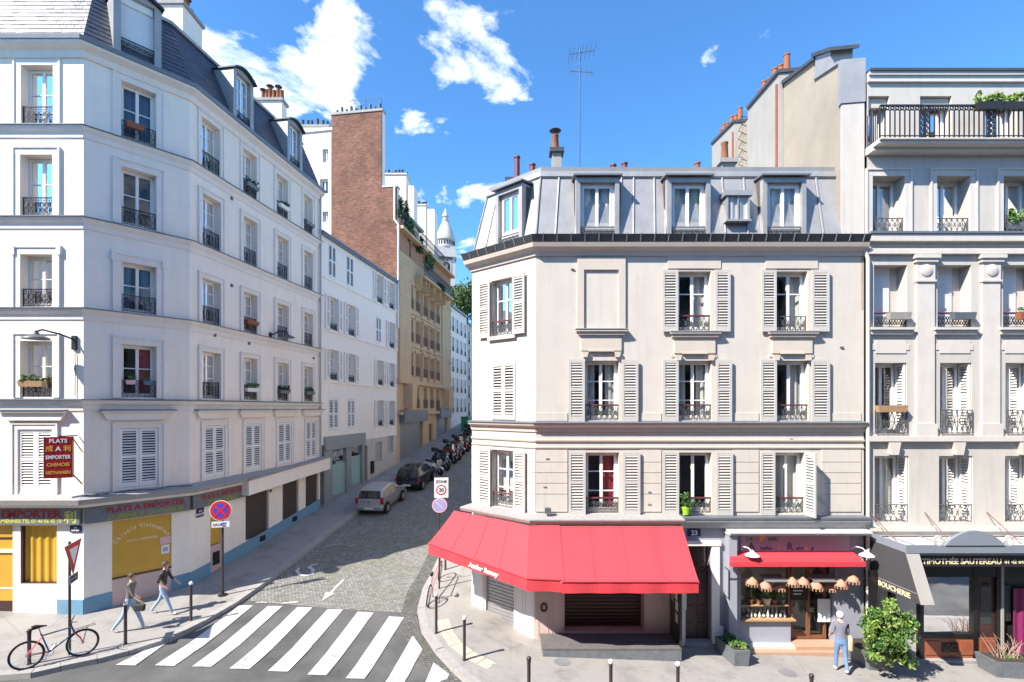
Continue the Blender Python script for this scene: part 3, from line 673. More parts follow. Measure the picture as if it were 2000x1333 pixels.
for F, cols, shs in ((FA1, cols1, sh1), (FA2, cols2, sh2), (FA3, cols3, sh3)):
    holes = [(a, b, c, d) for a, b in cols for c, d in FLO]
    wall(F, 'wall', 0, F.len, 7.1, ZR, holes, 'plaster_white', A)
    wall(F, 'wall', 0, F.len, ZG, 7.1, [(a, b, *F1Z) for a, b in shs], 'plaster_pink' if F is not FA1 else 'plaster_white', A, rev=.2)
    for k, (a, b) in enumerate(cols):
        for j, (c, d) in enumerate(FLO):
            cu = curts[ci % len(curts)]; ci += 1
            if F is FA2: cu = [('full','curtain_blue'), None, ('both','curtain_blue'), ('right','curtain_red')][j]
            if F is FA1: cu = [('full','curtain'), None, None, ('both','curtain')][j]
            W = window(F, A, a, b, c, d, bars=(.56,) if F is not FA3 else (.45,.72), curt=cu)
            railing(F, W, a+.005, b-.005, c+.02, .56 if F is not FA3 else .62, w=-.05, style='scroll')
            surround(F, A, a, b, c-.02, d, wd=.17 if F is FA3 else .21, pr=.02 if j == 0 else .045, ears=(j == 2 and F is not FA3))
    for a, b in shs:
        closed_shutters(F, A, a, b, *F1Z); surround(F, A, a, b, F1Z[0]-.1, F1Z[1], wd=.16, pr=.03)
        h = MB(F); h.prism([(a-.34,6.62),(b+.34,6.62),(b+.46,6.86),(a-.46,6.86)], -.04, .12); h.box(a-.5, b+.5, -.04, .2, 6.865, 6.92); h.build('window_hood', 'moulding_white', A)
        MB(F).box(a-.52, b+.52, -.04, .23, 6.925, 6.96).build('hood_flashing', 'zinc_dark', A)
for z in (15.93, 13.05, 10.17, 7.28):
    mould(PATH, [(-.05,z-.36),(.03,z-.36),(.05,z-.20),(.12,z-.12),(.15,z-.02),(-.05,z-.02)], 'string_course', 'moulding_white', A)
    mould(PATH, [(-.03,z-.017),(.19,z-.017),(.19,z+.008),(-.03,z+.04)], 'ledge_flashing', 'zinc_dark', A)
mould(PATH, [(-.05,18.1),(.06,18.1),(.10,18.28),(.28,18.42),(.30,18.5),(-.05,18.5)], 'cornice', 'moulding_white', A)
gt = mould(PATH, [(-.05,18.503),(.34,18.503),(.36,18.63),(.32,18.63),(.30,18.54),(-.05,18.54)], 'gutter', 'zinc_dark', A)
# mansard: boarding below, slates above
WB, WT, ZB, ZT = .12, -1.04, 18.56, 21.2
mould(PATH, [(WB-.03,ZB),(WT-.03,ZT),(-4.5,22.5),(-4.5,ZB)], 'roof', 'zinc_dark', A)
mi = mitre(PATH); sl = MB(); nrow = 14
def slope_pt(k, f, t_, out):
    w = WB+(WT-WB)*t_; a = Vector(PATH[k])+mi[k]*(w+out*.92); b = Vector(PATH[k+1])+mi[k+1]*(w+out*.92); q = a.lerp(b, f); return (q.x, q.y, ZB+(ZT-ZB)*t_+out*.4)
for k in range(3):
    ln = (Vector(PATH[k+1])-Vector(PATH[k])).length
    f0 = 0 if k else 1-8.0/ln
    for r in range(nrow):
        n = int(ln*(1-f0)/.24); t0, t1 = r/nrow, min(1, (r+1.12)/nrow); of = .5*(r % 2)
        for i in range(n+1):
            a, b = f0+(1-f0)*max(0, (i-of)/n), f0+(1-f0)*min(1, (i+1-of)/n)
            if b-a < 1e-4: continue
            e = .005/ln; o = .016+random.uniform(-.003, .006)
            p = [slope_pt(k, a+e, t0, o), slope_pt(k, b-e, t0, o), slope_pt(k, b-e, t1, .003), slope_pt(k, a+e, t1, .003), slope_pt(k, a+e, t0, 0), slope_pt(k, b-e, t0, 0)]
            ix = [sl.P(*q) for q in p]; sl.f.append((ix[0], ix[1], ix[2], ix[3])); sl.f.append((ix[4], ix[5], ix[1], ix[0]))
tag(sl.build('slates', 'slate', A), kind='stuff')
mould(PATH, [(WT-.05,ZT-.02),(WT+.09,ZT-.02),(WT+.09,ZT+.10),(WT-.05,ZT+.12)], 'roof_edge_flashing', 'zinc', A)
def dormer_a(F, px0, px1, blind=False):
    a, b = F.U(px0, .05), F.U(px1, .05); z0, z1 = 18.68, 20.75; fr = MB(F); wd = .2
    for s0, s1 in ((a-wd, a), (b, b+wd)): fr.box(s0, s1, -.25, .06, z0, z1)
    n = 8; arc = [(a-wd-.06+(b-a+2*wd+.12)*k/n, z1+.02+.24*math.sin(math.pi*k/n)) for k in range(n+1)]
    fr.prism([(a-wd, z1+.002), (b+wd, z1+.002)]+[(u, z-.03) for u, z in reversed(arc)][1:-1], -.25, .055)
    D = fr.build('dormer', 'canopy_grey' if False else 'zinc', A)
    ck = MB(F); 
    for s0, s1 in ((a-wd, a-wd+.05), (b+wd-.05, b+wd)): ck.box(s0, s1, -1.9, -.252, z0, z1)
    ck.build('dormer_cheek', 'zinc', D)
    rf = MB(F); lo = arc; up = [(u, z+.06) for u, z in arc]; rf.prism(lo+list(reversed(up)), -2.1, .2); rf.build('dormer_roof', 'lead_dark', D)
    if blind:
        MB(F).box(a, b, -.2, -.12, z0+.02, z1).build('roller_blind', 'blind', D); MB(F).box(a+.02, b-.02, -.115, -.06, z1-.25, z1-.005).build('blind_box', 'white_paint', D)
        railing(F, D, a, b, z0+.42, .22, w=-.02, style='scroll')
    else:
        W = window(F, A, a, b, z0+.02, z1, rev=.1, bars=(.4,.7)); railing(F, W, a, b, z0+.05, .5, w=-.01, style='scroll')
dormer_a(FA2, 236, 302, True); dormer_a(FA3, 462, 489); dormer_a(FA3, 566, 586)
def chimney(B, x0, x1, y0, y1, z0, z1, pots, mt='plaster_white', cap='granite', pot='terracotta', cowl=True, name='chimney_stack', axis='x'):
    s = MB().box(x0, x1, y0, y1, z0, z1).build(name, mt, B); MB().box(x0-.08, x1+.08, y0-.08, y1+.08, z1+.002, z1+.14).build('chimney_cap', cap, s)
    for k in range(pots):
        f = (k+.5)/pots; x, y = (x0+(x1-x0)*f, (y0+y1)/2) if axis == 'x' else ((x0+x1)/2, y0+(y1-y0)*f)
        x += random.uniform(-.05, .05); h = random.uniform(.38, .62); p = MB().lathe((x, y, z1+.14), [(.13,0),(.10,h),(.12,h+.03),(.12,h+.07),(.07,h+.07)], 10).build('chimney_pot', pot, s, True)
        if cowl and k % 2 == 0: MB().lathe((x, y, z1+.14+h+.08), [(.03,0),(.03,.09),(.2,.13),(.14,.18),(.02,.22)], 9).build('chimney_cowl', 'lead_dark', s, True)
    return s
chimney(A, -14.15, -13.25, 20.6, 21.9, 20.5, 23.25, 6, axis='y')
chimney(A, -13.3, -12.05, 26.8, 27.4, 20.5, 23.1, 6)
core(A, [(-30,17.7),(-14.4,17.7),(-13.1,19.3),(-11.9,27.4),(-30,27.4)], -1, 20.9, 'plaster_white')
MB().box(-30,-10.31,27.3,27.44,-1,18.5).build('gable_wall', 'plaster_white', A)
# drain pipe at the end of the street face
MB(FA3).tube([(FA3.len-.12,.1,18.4),(FA3.len-.12,.1,10),(FA3.len-.12,.1,4.4)], .05, 6).build('drain_pipe', 'sign_metal', A, True)
# ---- ground floor: canopy slab, shop walls
mould(PATH, [(-.05,4.0),(.42,4.0),(.46,4.16),(-.05,4.3)], 'shop_canopy', 'granite', A)
mould(PATH, [(-.05,3.88),(.2,3.88),(.24,3.997),(-.05,3.997)], 'canopy_moulding', 'moulding_white', A)
hd = (FA1.U(-120), FA1.U(31)); hw = (FA1.U(40), FA1.U(111))
zw = (FA1.Z(70,1141), FA1.Z(70,1027))
yp = (FA2.U(219), FA2.U(335)); zy = (1.42, 3.32); y3 = (FA3.U(411), FA3.U(434)); gr_ = [(FA3.U(a), FA3.U(b)) for a, b in ((479.5,525),(552,583),(597,623))]
wall(FA1, 'shop_wall', 0, FA1.len, -1, 3.9, [(*hd, -.5, 3.3), (*hw, *zw)], 'white_wall', A, rev=.14)
wall(FA2, 'shop_wall', 0, FA2.len, -1, 3.9, [(*yp, -.5, 3.3)], 'white_wall', A, rev=.06)
grz = [(FA3.Z(500,1050), 3.5), (FA3.Z(568,1018), 3.6), (FA3.Z(610,1000), 3.7)]
wall(FA3, 'shop_wall', 0, FA3.len, -1, 3.9, [(*y3, .2, 3.3)]+[(*q, z_, t_) for q, (z_, t_) in zip(gr_, grz)], 'white_wall', A, rev=.16)
# yellow takeaway windows
d = MB(FA1); d.box(hd[1]-.1, hd[1], -.13, .0, .3, 3.3); d.box(hd[0], hd[1]-.1, -.13, -.01, 2.42, 2.52); dr = d.build('shop_door', 'moulding_white', A)
gz = FA1.ground(hd[1])
MB(FA1).box(hd[0], hd[1]-.1, -.12, -.06, gz+.35, 2.42).build('door_panel', 'yellow_panel', dr); MB(FA1).box(hd[0], hd[1]-.1, -.12, -.06, 2.52, 3.3).build('transom_panel', 'yellow_panel', dr)
MB(FA1).box(hd[0], hd[1]-.1, -.12, -.055, gz, gz+.34).build('kick_plate', 'wood_dark', dr); MB(FA1).box(hd[0], hd[1]-.1, -.14, -.04, 2.85, 2.9).build('door_bar', 'wood_dark', dr); MB(FA1).box(hd[0], hd[1]-.1, -.14, -.045, 1.25, 1.3).build('door_bar', 'moulding_white', dr)
wn = MB(FA1); wn.box(hw[0], hw[0]+.05, -.14, -.02, *zw); wn.box(hw[0]+.05, hw[1], -.14, -.02, zw[0], zw[0]+.04); wn = wn.build('shop_window', 'wood_dark', A)
c_ = curtain_mesh(FA1, hw[0]+.05, hw[1], zw[0]+.04, zw[1], -.13); c_.build('yellow_curtain', 'yellow_panel', wn)
pn = MB(FA2).box(yp[0], yp[1], -.05, -.03, zy[0], 3.3).build('shop_window', 'yellow_panel', A)
MB(FA2).box(yp[0], yp[1], -.055, .0, -.4, zy[0]-.04).build('stall_riser', 'pink_panel', A); MB(FA2).box(yp[0], yp[1], -.05, .02, zy[0]-.04, zy[0]-.002).build('window_sill', 'wood_dark', pn)
um = (yp[0]+yp[1])/2
word = 'Chinois Vietnamien'; n_ = len(word)
for k, chh in enumerate(word):
    if chh == ' ': continue
    f = (k-(n_-1)/2)/(n_-1); text(chh, FA2, um+f*1.42, -.028, 2.98-.42*(2*f)**2, .185, 'cream_letter', pn, rot=math.atan(-.42*8*f/1.42)*.8, bold=.005, sx=.9)
text('PLATS A EMPORTER', FA2, um, -.028, 2.53, .095, 'cream_letter', pn, bold=.002)
MB(FA2).box(yp[1]-.34, yp[1]-.02, -.03, -.02, 2.26, 2.5).build('window_notice', 'sign_pink', pn); MB(FA2).box(yp[1]-.3, yp[1]-.06, -.03, -.018, 1.92, 2.22).build('window_poster', 'sign_white', pn); MB(FA2).box(yp[1]-.25, yp[1]-.11, -.019, -.015, 1.99, 2.14).build('poster_print', 'sign_lilac', pn)
MB(FA3).box(*y3, -.14, -.08, 1.75, 3.3).build('shop_window', 'yellow_panel', A); MB(FA3).box(*y3, -.14, -.05, .2, 1.72).build('stall_riser', 'pink_panel', A)
MB(FA3).box(y3[0]+.18, y3[1]-.1, -.06, -.03, .95, 1.45).build('vent_grille', 'black_paint', A)
for q, (z_, t_) in zip(gr_, grz):
    G_ = MB(FA3).box(*q, -.155, -.12, z_, t_).build('roller_grille', 'grille', A); sl = MB(FA3); n = int((t_-z_)/.09)
    for k in range(n): sl.box(q[0], q[1], -.118, -.1, z_+k*.09+.012, z_+k*.09+.06)
    sl.build('grille_slats', 'grille', G_)
# rising white fascia over the lock-ups
a_, b_ = FA3.U(484,.42), FA3.U(643.5,.42)
MB(FA3).prism([(a_,3.42),(b_,3.74),(b_,4.36),(a_,4.02)], -.04, .47).build('fascia', 'white_wall', A); MB(FA3).prism([(a_-.02,4.025),(b_+.02,4.365),(b_+.02,4.42),(a_-.02,4.08)], -.04, .52).build('fascia_flashing', 'granite', A)
# blue plinth following the slope
for F, a, b, h in ((FA1, FA1.U(112), FA1.len, .46), (FA2, .0, yp[0], .50), (FA2, yp[1], FA2.len, .48), (FA3, 0, y3[0], .46), (FA3, y3[1], FA3.len-.02, .50)):
    pl = MB(F); n = max(1, int((b-a)/.8))
    for k in range(n):
        u, v = a+(b-a)*k/n, a+(b-a)*(k+1)/n; zu, zv = F.ground(u), F.ground(v); hu, hv = h, h
        pl.hexa([(u,-.01,zu-.4),(v,-.01,zv-.4),(v,.022,zv-.4),(u,.022,zu-.4),(u,-.01,zu+hu),(v,-.01,zv+hv),(v,.022,zv+hv),(u,.022,zu+hu)])
    pl.build('plinth', 'blue_plinth', A)
for px, z in ((512,1.05),(575,1.62)):
    u = FA3.U(px); MB(FA3).box(u-.2, u+.2, .02, .03, FA3.ground(u)+.12, FA3.ground(u)+.36).build('vent_grille', 'black_paint', A)
# shop name boards
def board(F, u0, u1, z0, z1, w, parent):
    return MB(F).box(u0, u1, .02, w, z0, z1).build('sign_board', 'sign_board', parent)
bd = board(FA1, 0, FA1.len-.02, 3.34, 3.86, .14, A); text('PLATS A EMPORTER', FA1, FA1.U(126), .142, 3.57, .34, 'red_letter', bd, align='RIGHT', bold=.014, sx=1.12)
text('SPECIALITES VIETNAMIENNES TEL 01 46 06 45 10', FA1, FA1.U(128), .142, 3.40, .155, 'yellow_letter', bd, align='RIGHT', bold=.003, sx=1.0); text('利', FA1, FA1.U(145), .142, 3.43, .42, 'yellow_letter', bd, bold=.008)
bd = board(FA2, .02, FA2.len-.02, 3.34, 3.86, .14, A); text('PLATS A EMPORTER', FA2, FA2.len*.56, .142, 3.61, .25, 'red_letter', bd, bold=.01); text('CUISINE A LA VAPEUR', FA2, FA2.len*.56, .142, 3.38, .22, 'green_letter', bd, bold=.006)
bd = board(FA3, .02, FA3.U(480), 3.34, 3.86, .14, A); text('PLATS A EMPORTER', FA3, FA3.U(480)*.5, .142, 3.61, .26, 'red_letter', bd, bold=.008, sx=.95); text('CUISINE VAPEUR', FA3, FA3.U(480)*.5, .142, 3.38, .22, 'green_letter', bd, bold=.006)
def street_plate(F, u0, u1, z0, z1, l1, l2, label):
    p = solo(MB(F).box(u0, u1, .002, .03, z0, z1), 'street_name_plate', 'plate_blue', label, 'street sign')
    text(l1, F, (u0+u1)/2, .032, z0+(z1-z0)*.6, (z1-z0)*.27, 'white_letter', p, bold=.002); text(l2, F, (u0+u1)/2, .032, z0+(z1-z0)*.2, (z1-z0)*.38, 'white_letter', p, bold=.003)
street_plate(FA1, FA1.U(138), FA1.U(160), FA1.Z(150,1040), FA1.Z(150,1027), 'RUE', 'RAMEY', 'blue enamel street name plate above the give-way sign')
street_plate(FA3, FA3.U(383), FA3.U(397), 2.98, 3.30, 'RUE', 'MULLER', 'blue enamel street name plate beside the no-stopping sign')
# red projecting takeaway sign on its iron arm
sF = Face((-14.22, 15.55), (-13.58, 15.86)); zt, zb = FA1.Z(105,846)-.1, FA1.Z(105,933)+.05
S = thing('hanging_sign', 'red projecting takeaway sign with white and orange lettering', 'shop sign', (-13.9, 15.7, zb))
MB(sF).box(0, .68, -.16, 0, zb, zt).build('sign_box', 'red_sign', S); MB(sF).box(-.012, 0, -.165, .005, zb-.01, zt+.01).build('sign_edge', 'sign_white', S)
for s_, z_, sz, mt_ in (('PLATS', .86, .17, 'white_letter'), ('EMPORTER', .47, .155, 'white_letter'), ('CHINOIS', .29, .145, 'orange_letter'), ('VIETNAMIEN', .10, .135, 'orange_letter')):
    text(s_, sF, .34, .002, zb+(zt-zb)*z_, sz, mt_, S, bold=.005, sx=.78 if len(s_) > 7 else .95)
for s_, u_, mt_ in (('成', .13, 'orange_letter'), ('A', .34, 'white_letter'), ('利', .56, 'orange_letter')): text(s_, sF, u_, .002, zb+(zt-zb)*.665, .19, mt_, S, bold=.006)
ar = MB(); ar.tube([(-13.9,15.7,zt+.02),(-13.75,16.2,zt+.02)], .018); ar.tube([(-13.6,15.85,zb+.1),(-13.6,16.2,zb-.25)], .018); ar.tube([(-13.62,15.84,zt),(-13.6,16.21,zt-.5)], .014); ar.build('bracket', 'iron', S)
# wall lanterns
def wall_lamp(F, u, z, reach, label, du=0., shade=.33):
    p = F.pt(u, 0, z); T = thing('wall_lamp', label, 'street lamp', (p[0], p[1], z-.3), 'lanterns bracketed to the left corner building')
    MB(F).box(u-.07, u+.07, 0, .07, z-.32, z+.12).build('wall_plate', 'iron', T); MB(F).tube([(u,.06,z),(u+du*.4,reach*.45,z+.14),(u+du*.85,reach*.85,z+.22),(u+du,reach,z+.14)], .03, 6).build('arm', 'iron', T, True)
    c = F.pt(u+du, reach, z+.12); MB().lathe(c, [(.05,.06),(.07,.0),(.1,-.06),(shade,-.16),(shade+.02,-.2),(shade-.03,-.2),(.05,-.17)], 14).build('lamp_shade', 'iron_grey', T, True)
wall_lamp(FA1, FA1.U(147), FA1.Z(147,664), .75, 'dark wall lantern beside a sunlit window on the left corner building', du=-.55)
wall_lamp(FA3, FA3.U(527), FA3.Z(527,655), .62, 'dark wall lantern on the shaded street face of the left corner building', du=.35)

for px, py in ((452,558),(419,655),(486,671),(452,388),(528,1239-280),(612,700)):
    u, z = FA3.U(px), FA3.Z(px, py); MB(FA3).box(u-.06, u+.06, .0, .04, z-.06, z+.06).build('wall_vent', 'iron_grey', A)
# slack cables lying along the canopy edge
cb = MB(FA2); cb.tube([(k*FA2.len/8, .30+.05*math.sin(k*1.7), 4.27+.02*math.sin(k*2.3)) for k in range(9)], .012, 4); cb.tube([(k*FA2.len/8, .22+.06*math.sin(k*1.1+1), 4.26+.025*math.sin(k*1.9+2)) for k in range(9)], .012, 4); cb.build('cable', 'iron', A)
MB(FA1).tube([(FA1.U(148),.03,FA1.Z(148,690)),(FA1.U(148.5),.03,FA1.Z(148,730)),(FA1.U(148),.03,FA1.Z(148,775))], .01, 4).build('cable', 'iron_grey', A)
# ================================================================ middle building with the red awning
Q2, Q1, Q0 = (-1.355, 17.37), (.72, 15.54), (10.68, 15.54)
FB1, FB2 = Face(Q2, Q1), Face(Q1, Q0); BP = [(-1.355+1.8, 29.37), Q2, Q1, Q0]; BPf = [Q2, Q1, Q0]
Bb = thing('awning_building', 'cream three-storey building with grey zinc mansard above the red awning', 'building', (4, 18, g(4, 16)))
Z3, Z2, Z1 = (9.35, 11.16), (6.63, 8.45), (3.80, 5.66)
c3 = [(FB2.U(1324), FB2.U(1388)), (FB2.U(1515), FB2.U(1577))]; c2 = [(FB2.U(a), FB2.U(b)) for a, b in ((1142,1209),(1324,1390),(1515,1579))]; c1 = [(FB2.U(a), FB2.U(b)) for a, b in ((1144,1209),(1325,1390),(1512,1571))]
k3, k1 = (FB1.U(960), FB1.U(1004)), (FB1.U(961), FB1.U(1006)); k2 = (FB1.U(961.5), FB1.U(1007))
niche = (FB2.U(1140), FB2.U(1208), FB2.Z(1170,643), FB2.Z(1170,528))
wall(FB2, 'wall', 0, FB2.len, 6.4, 11.8, [(a, b, *Z3) for a, b in c3]+[(a, b, *Z2) for a, b in c2], 'plaster_cream', Bb, rev=.22)
wall(FB2, 'wall', 0, FB2.len, 3.6, 6.4, [(a, b, *Z1) for a, b in c1], 'stone_cream' if False else 'plaster_cream', Bb, rev=.22)
wall(FB1, 'wall', 0, FB1.len, 3.6, 11.8, [(*k3, *Z3), (*k2, *Z2), (*k1, *Z1)], 'plaster_cream', Bb, rev=.22)
core(Bb, [(-.2,18.3),(1.4,17.0),(10.6,17.0),(10.6,28),(1.2,28)], -1, 14.2, 'plaster_cream')
MB().prism_z([(-1.34,17.4),(-1.0,17.4),(.75,29.3),(.45,29.3)], -1, 11.8).build('side_wall', 'plaster_cream', Bb)
def win_b(F, u, z, cu, st='fancy', bars=(.4,.68), rail=True, mt='iron_grey', top='iron_red'):
    W = window(F, Bb, u[0], u[1], z[0], z[1], rev=.22, bars=bars, curt=cu)
    if rail: railing(F, W, u[0]+.01, u[1]-.01, z[0]+.02, .44, w=-.07, style=st, mt=mt, top=top)
    return W
win_b(FB2, c3[0], Z3, ('right','curtain'), 'cross', (.64,)); win_b(FB2, c3[1], Z3, ('right','curtain'), 'cross', (.64,), top=None)
win_b(FB2, c2[0], Z2, ('both','curtain'), 'cross', (.34,.66)); win_b(FB2, c2[1], Z2, ('both','curtain'), 'cross', (.34,.66)); win_b(FB2, c2[2], Z2, ('right','curtain'), 'cross', ())
win_b(FB2, c1[0], Z1, ('right','curtain_red'), 'fancy', (.36,.68)); win_b(FB2, c1[1], Z1, None, 'cross', ()); win_b(FB2, c1[2], Z1, ('full','curtain'), 'cross', ())
win_b(FB1, k3, Z3, None, 'cross', (.64,)); win_b(FB1, k1, Z1, ('right','curtain'), 'fancy', (.34,.66))
closed_shutters(FB1, Bb, *k2, *Z2, mt='shutter_grey', w=-.01)
def pair(F, l, r, z, ang=0):
    shutter(F, Bb, F.U(l[0]), F.U(l[1]), z[0]-.03, z[1]+.02, .05); 
    if r: shutter(F, Bb, F.U(r[0]), F.U(r[1]), z[0]-.03, z[1]+.02, .07)
pair(FB2, (1292,1323), (1394,1424), Z3); pair(FB2, (1485,1514), (1582,1616), Z3)
pair(FB2, (1110,1141.5), (1213,1245), Z2); pair(FB2, (1293,1323.5), (1396,1427), Z2); pair(FB2, (1483,1514.5), (1582,1617), Z2)
pair(FB2, (1110,1143), (1215,1249), Z1); pair(FB2, (1293,1324.5), (1396,1429), Z1); pair(FB2, (1483,1511.5), None, Z1)
shutter(FB2, Bb, FB2.U(1571.5), FB2.U(1602), Z1[0]-.03, Z1[1]+.02, .03, ang=82)
pair(FB1, (938,959.5), (1004.5,1028), Z3); pair(FB1, (937.5,960.5), (1006.5,1029), Z1)
# stone trim
tm = 'stone_cream'
for a, b in c3:
    MB(FB2).box(a-.32, b+.3, -.04, .03, Z3[1]+.08, 11.62).build('frieze_panel', tm, Bb)
    s = MB(FB2); s.box(a-.26, b+.26, -.04, .17, Z3[0]-.10, Z3[0]-.045); s.box(a-.2, b+.2, -.04, .12, Z3[0]-.2, Z3[0]-.102); s.box(a-.12, b+.12, -.04, .06, Z3[0]-.68, Z3[0]-.202)
    for u in (a-.1, b-.1): s.prism([(u,Z3[0]-.74),(u+.2,Z3[0]-.74),(u+.16,Z3[0]-.9),(u+.04,Z3[0]-.9)], -.04, .1)
    s.box(a+.12, b-.12, -.04, .09, Z3[0]-.705, Z3[0]-.66); S_ = s.build('window_console', tm, Bb); MB(FB2).box(a-.28, b+.28, -.04, .19, Z3[0]-.044, Z3[0]-.02).build('sill_flashing', 'zinc', S_)
    s = MB(FB2); s.box(a-.2, a-.06, -.04, .02, Z2[1]+.1, Z3[0]-.7); s.box(b+.06, b+.2, -.04, .02, Z2[1]+.1, Z3[0]-.7); s.build('window_strip', tm, Bb)
a, b, z0, z1 = niche
s = MB(FB2); s.box(a-.2, a, -.04, .06, z0, z1+.38); s.box(b, b+.2, -.04, .06, z0, z1+.38); s.box(a, b, -.04, .06, z1, z1+.38); s.box(a-.24, b+.24, -.04, .17, z0-.09, z0-.03); s.box(a-.16, b+.16, -.04, .12, z0-.19, z0-.092); s.box(a-.08, b+.08, -.04, .06, z0-.66, z0-.192)
for u in (a-.06, b-.14): s.prism([(u,z0-.7),(u+.2,z0-.7),(u+.16,z0-.86),(u+.04,z0-.86)], -.04, .1)
s.box(a+.14, b-.14, -.04, .09, z0-.69, z0-.645); s.build('blind_window', tm, Bb); MB(FB2).box(a-.26, b+.26, -.04, .19, z0-.028, z0-.003).build('sill_flashing', 'zinc', Bb)
MB(FB1).box(k3[0]-.1, k3[1]+.1, -.04, .1, Z3[0]-.14, Z3[0]-.02).build('window_sill', tm, Bb)
mould(BPf, [(-.05,6.28),(.04,6.28),(.07,6.42),(.18,6.48),(.20,6.55),(-.05,6.58)], 'string_course', tm, Bb); mould(BPf, [(-.03,6.585),(.23,6.553),(.23,6.575),(-.03,6.615)], 'ledge_flashing', 'zinc_dark', Bb)
mould(BPf, [(-.05,5.98),(.035,5.98),(.05,6.02),(.05,6.05),(-.05,6.06)], 'band_moulding', tm, Bb)
mould(BPf, [(-.05,5.78),(.03,5.78),(.045,5.82),(-.05,5.84)], 'band_moulding', tm, Bb)
for z0, z1 in ((6.62, 6.86),):
    for a, b in ((0, FB2.U(1108)), (FB2.U(1247), FB2.U(1291)), (FB2.U(1429), FB2.U(1481)), (FB2.U(1619), FB2.len-.1)): MB(FB2).box(a, b, -.03, .025, z0, z1).build('stone_course', 'plaster_cream', Bb)
zs = [5.74, 5.36, 5.04, 4.72, 4.39, 3.85]
for a, b in ((0, FB2.U(1108)), (FB2.U(1250), FB2.U(1291)), (FB2.U(1431), FB2.U(1481)), (FB2.U(1604), FB2.len-.1)):
    for z1, z0 in zip(zs, zs[1:]): MB(FB2).box(a+.002, b, -.03, .025, z0+.018, z1).build('stone_course', 'stone_cream' if False else 'plaster_cream', Bb)
for a, b in ((0, FB1.U(936)), (FB1.U(1031), FB1.len)):
    for z1, z0 in zip(zs, zs[1:]): MB(FB1).box(a, b-.002, -.03, .022, z0+.018, z1).build('stone_course', 'plaster_cream', Bb)
mould(BP, [(-.05,11.62),(.05,11.62),(.08,11.74),(.24,11.84),(.28,11.96),(-.05,11.98)], 'cornice', tm, Bb)
gt = mould(BP, [(-.05,11.985),(.26,11.985),(.36,12.18),(.33,12.19),(.22,12.04),(-.05,12.04)], 'gutter', 'lead_dark', Bb)
for F, n in ((FB2, 24), (FB1, 7)):
    for k in range(n): u = (k+.5)*F.len/n; MB(F).hexa([(u-.012,.26,11.99),(u+.012,.26,11.99),(u+.012,.285,11.99),(u-.012,.285,11.99),(u-.012,.36,12.2),(u+.012,.36,12.2),(u+.012,.385,12.2),(u-.012,.385,12.2)]).build('gutter_bracket', 'zinc', gt)
# zinc mansard: separate sheets between standing rolls
WB, WT, ZB, ZT = -.02, -.52, 12.1, 14.36
BPr = BP[:-1]+[(10.16, 15.54)]
mould(BPr, [(WB-.02,ZB),(WT-.02,ZT),(-4.0,15.0),(-4.0,ZB)], 'roof', 'zinc_dark', Bb)
mb_ = mitre(BPr)
def sp(k, f, t_, out=0.):
    w = WB+(WT-WB)*t_+out; a = Vector(BPr[k])+mb_[k]*w; b = Vector(BPr[k+1])+mb_[k+1]*w; q = a.lerp(b, f); return (q.x, q.y, ZB+(ZT-ZB)*t_+out*.2)
def zinc_face(k, fs):
    for f0, f1 in zip(fs, fs[1:]):
        e = .004; o = random.uniform(.004, .012); p = [sp(k, f0+e, 0, o), sp(k, f1-e, 0, o), sp(k, f1-e, .93, o), sp(k, f0+e, .93, o)]
        q = [sp(k, f0+e, 0, o-.03), sp(k, f1-e, 0, o-.03), sp(k, f1-e, .93, o-.03), sp(k, f0+e, .93, o-.03)]
        MB().hexa([q[0], q[1], p[1], p[0], q[3], q[2], p[2], p[3]]).build('zinc_sheet', 'zinc', Bb)
    for f in fs: MB().tube([sp(k, f, 0, .02), sp(k, f, .95, .02)], .032, 6).build('zinc_roll', 'zinc', Bb, True)
fx = [FB2.U(p)/(10.16-.72) for p in (1084,1124,1212,1237,1279,1300,1391,1418,1462,1489,1578,1610)]
zinc_face(2, [0]+fx+[1.]); zinc_face(1, [0, .2, .36, .76, 1.]); zinc_face(0, [0,.2,.4,.6,.8,1.])
mould(BPr, [(WT-.1,ZT-.16),(WT+.06,ZT-.16),(WT+.1,ZT-.12),(WT+.08,ZT+.04),(WT-.1,ZT+.06)], 'roof_curb', 'zinc', Bb)
mould(BPr, [(WT-.3,ZT+.062),(WT+.0,ZT+.062),(WT+.02,ZT+.2),(WT-.3,ZT+.24)], 'roof_ridge', 'zinc', Bb)
def dormer_b(F, a, b, cu, wo=.0):
    z0, z1 = 12.2, 13.86; wd = .13; fr = MB(F)
    for s0, s1 in ((a-wd, a), (b, b+wd)): fr.box(s0, s1, -.3, .02, z0-.08, z1+.16)
    fr.box(a, b, -.3, .018, z1, z1+.16); D = fr.build('dormer', 'zinc', Bb)
    c = MB(F); c.box(a-wd, a-wd+.03, -1.2, -.302, z0, z1+.16); c.box(b+wd-.03, b+wd, -1.2, -.302, z0, z1+.16); c.build('dormer_cheek', 'zinc', D)
    MB(F).hexa([(a-wd-.08,-1.3,z1+.3),(b+wd+.08,-1.3,z1+.3),(b+wd+.08,.14,z1+.165),(a-wd-.08,.14,z1+.165),(a-wd-.08,-1.3,z1+.35),(b+wd+.08,-1.3,z1+.35),(b+wd+.08,.14,z1+.215),(a-wd-.08,.14,z1+.215)]).build('dormer_roof', 'zinc_dark', D)
    W = window(F, Bb, a, b, z0-.06, z1, rev=.12, bars=(), curt=cu, ft=.09); railing(F, W, a+.02, b-.02, z0-.02, .34, w=-.02, style='fancy', mt='iron_grey')
for (a, b), cu in (((1133,1201), ('both','curtain')), ((1311,1379), ('both','curtain_green')), ((1498,1566), ('full','curtain'))): dormer_b(FB2, FB2.U(a), FB2.U(b), cu)
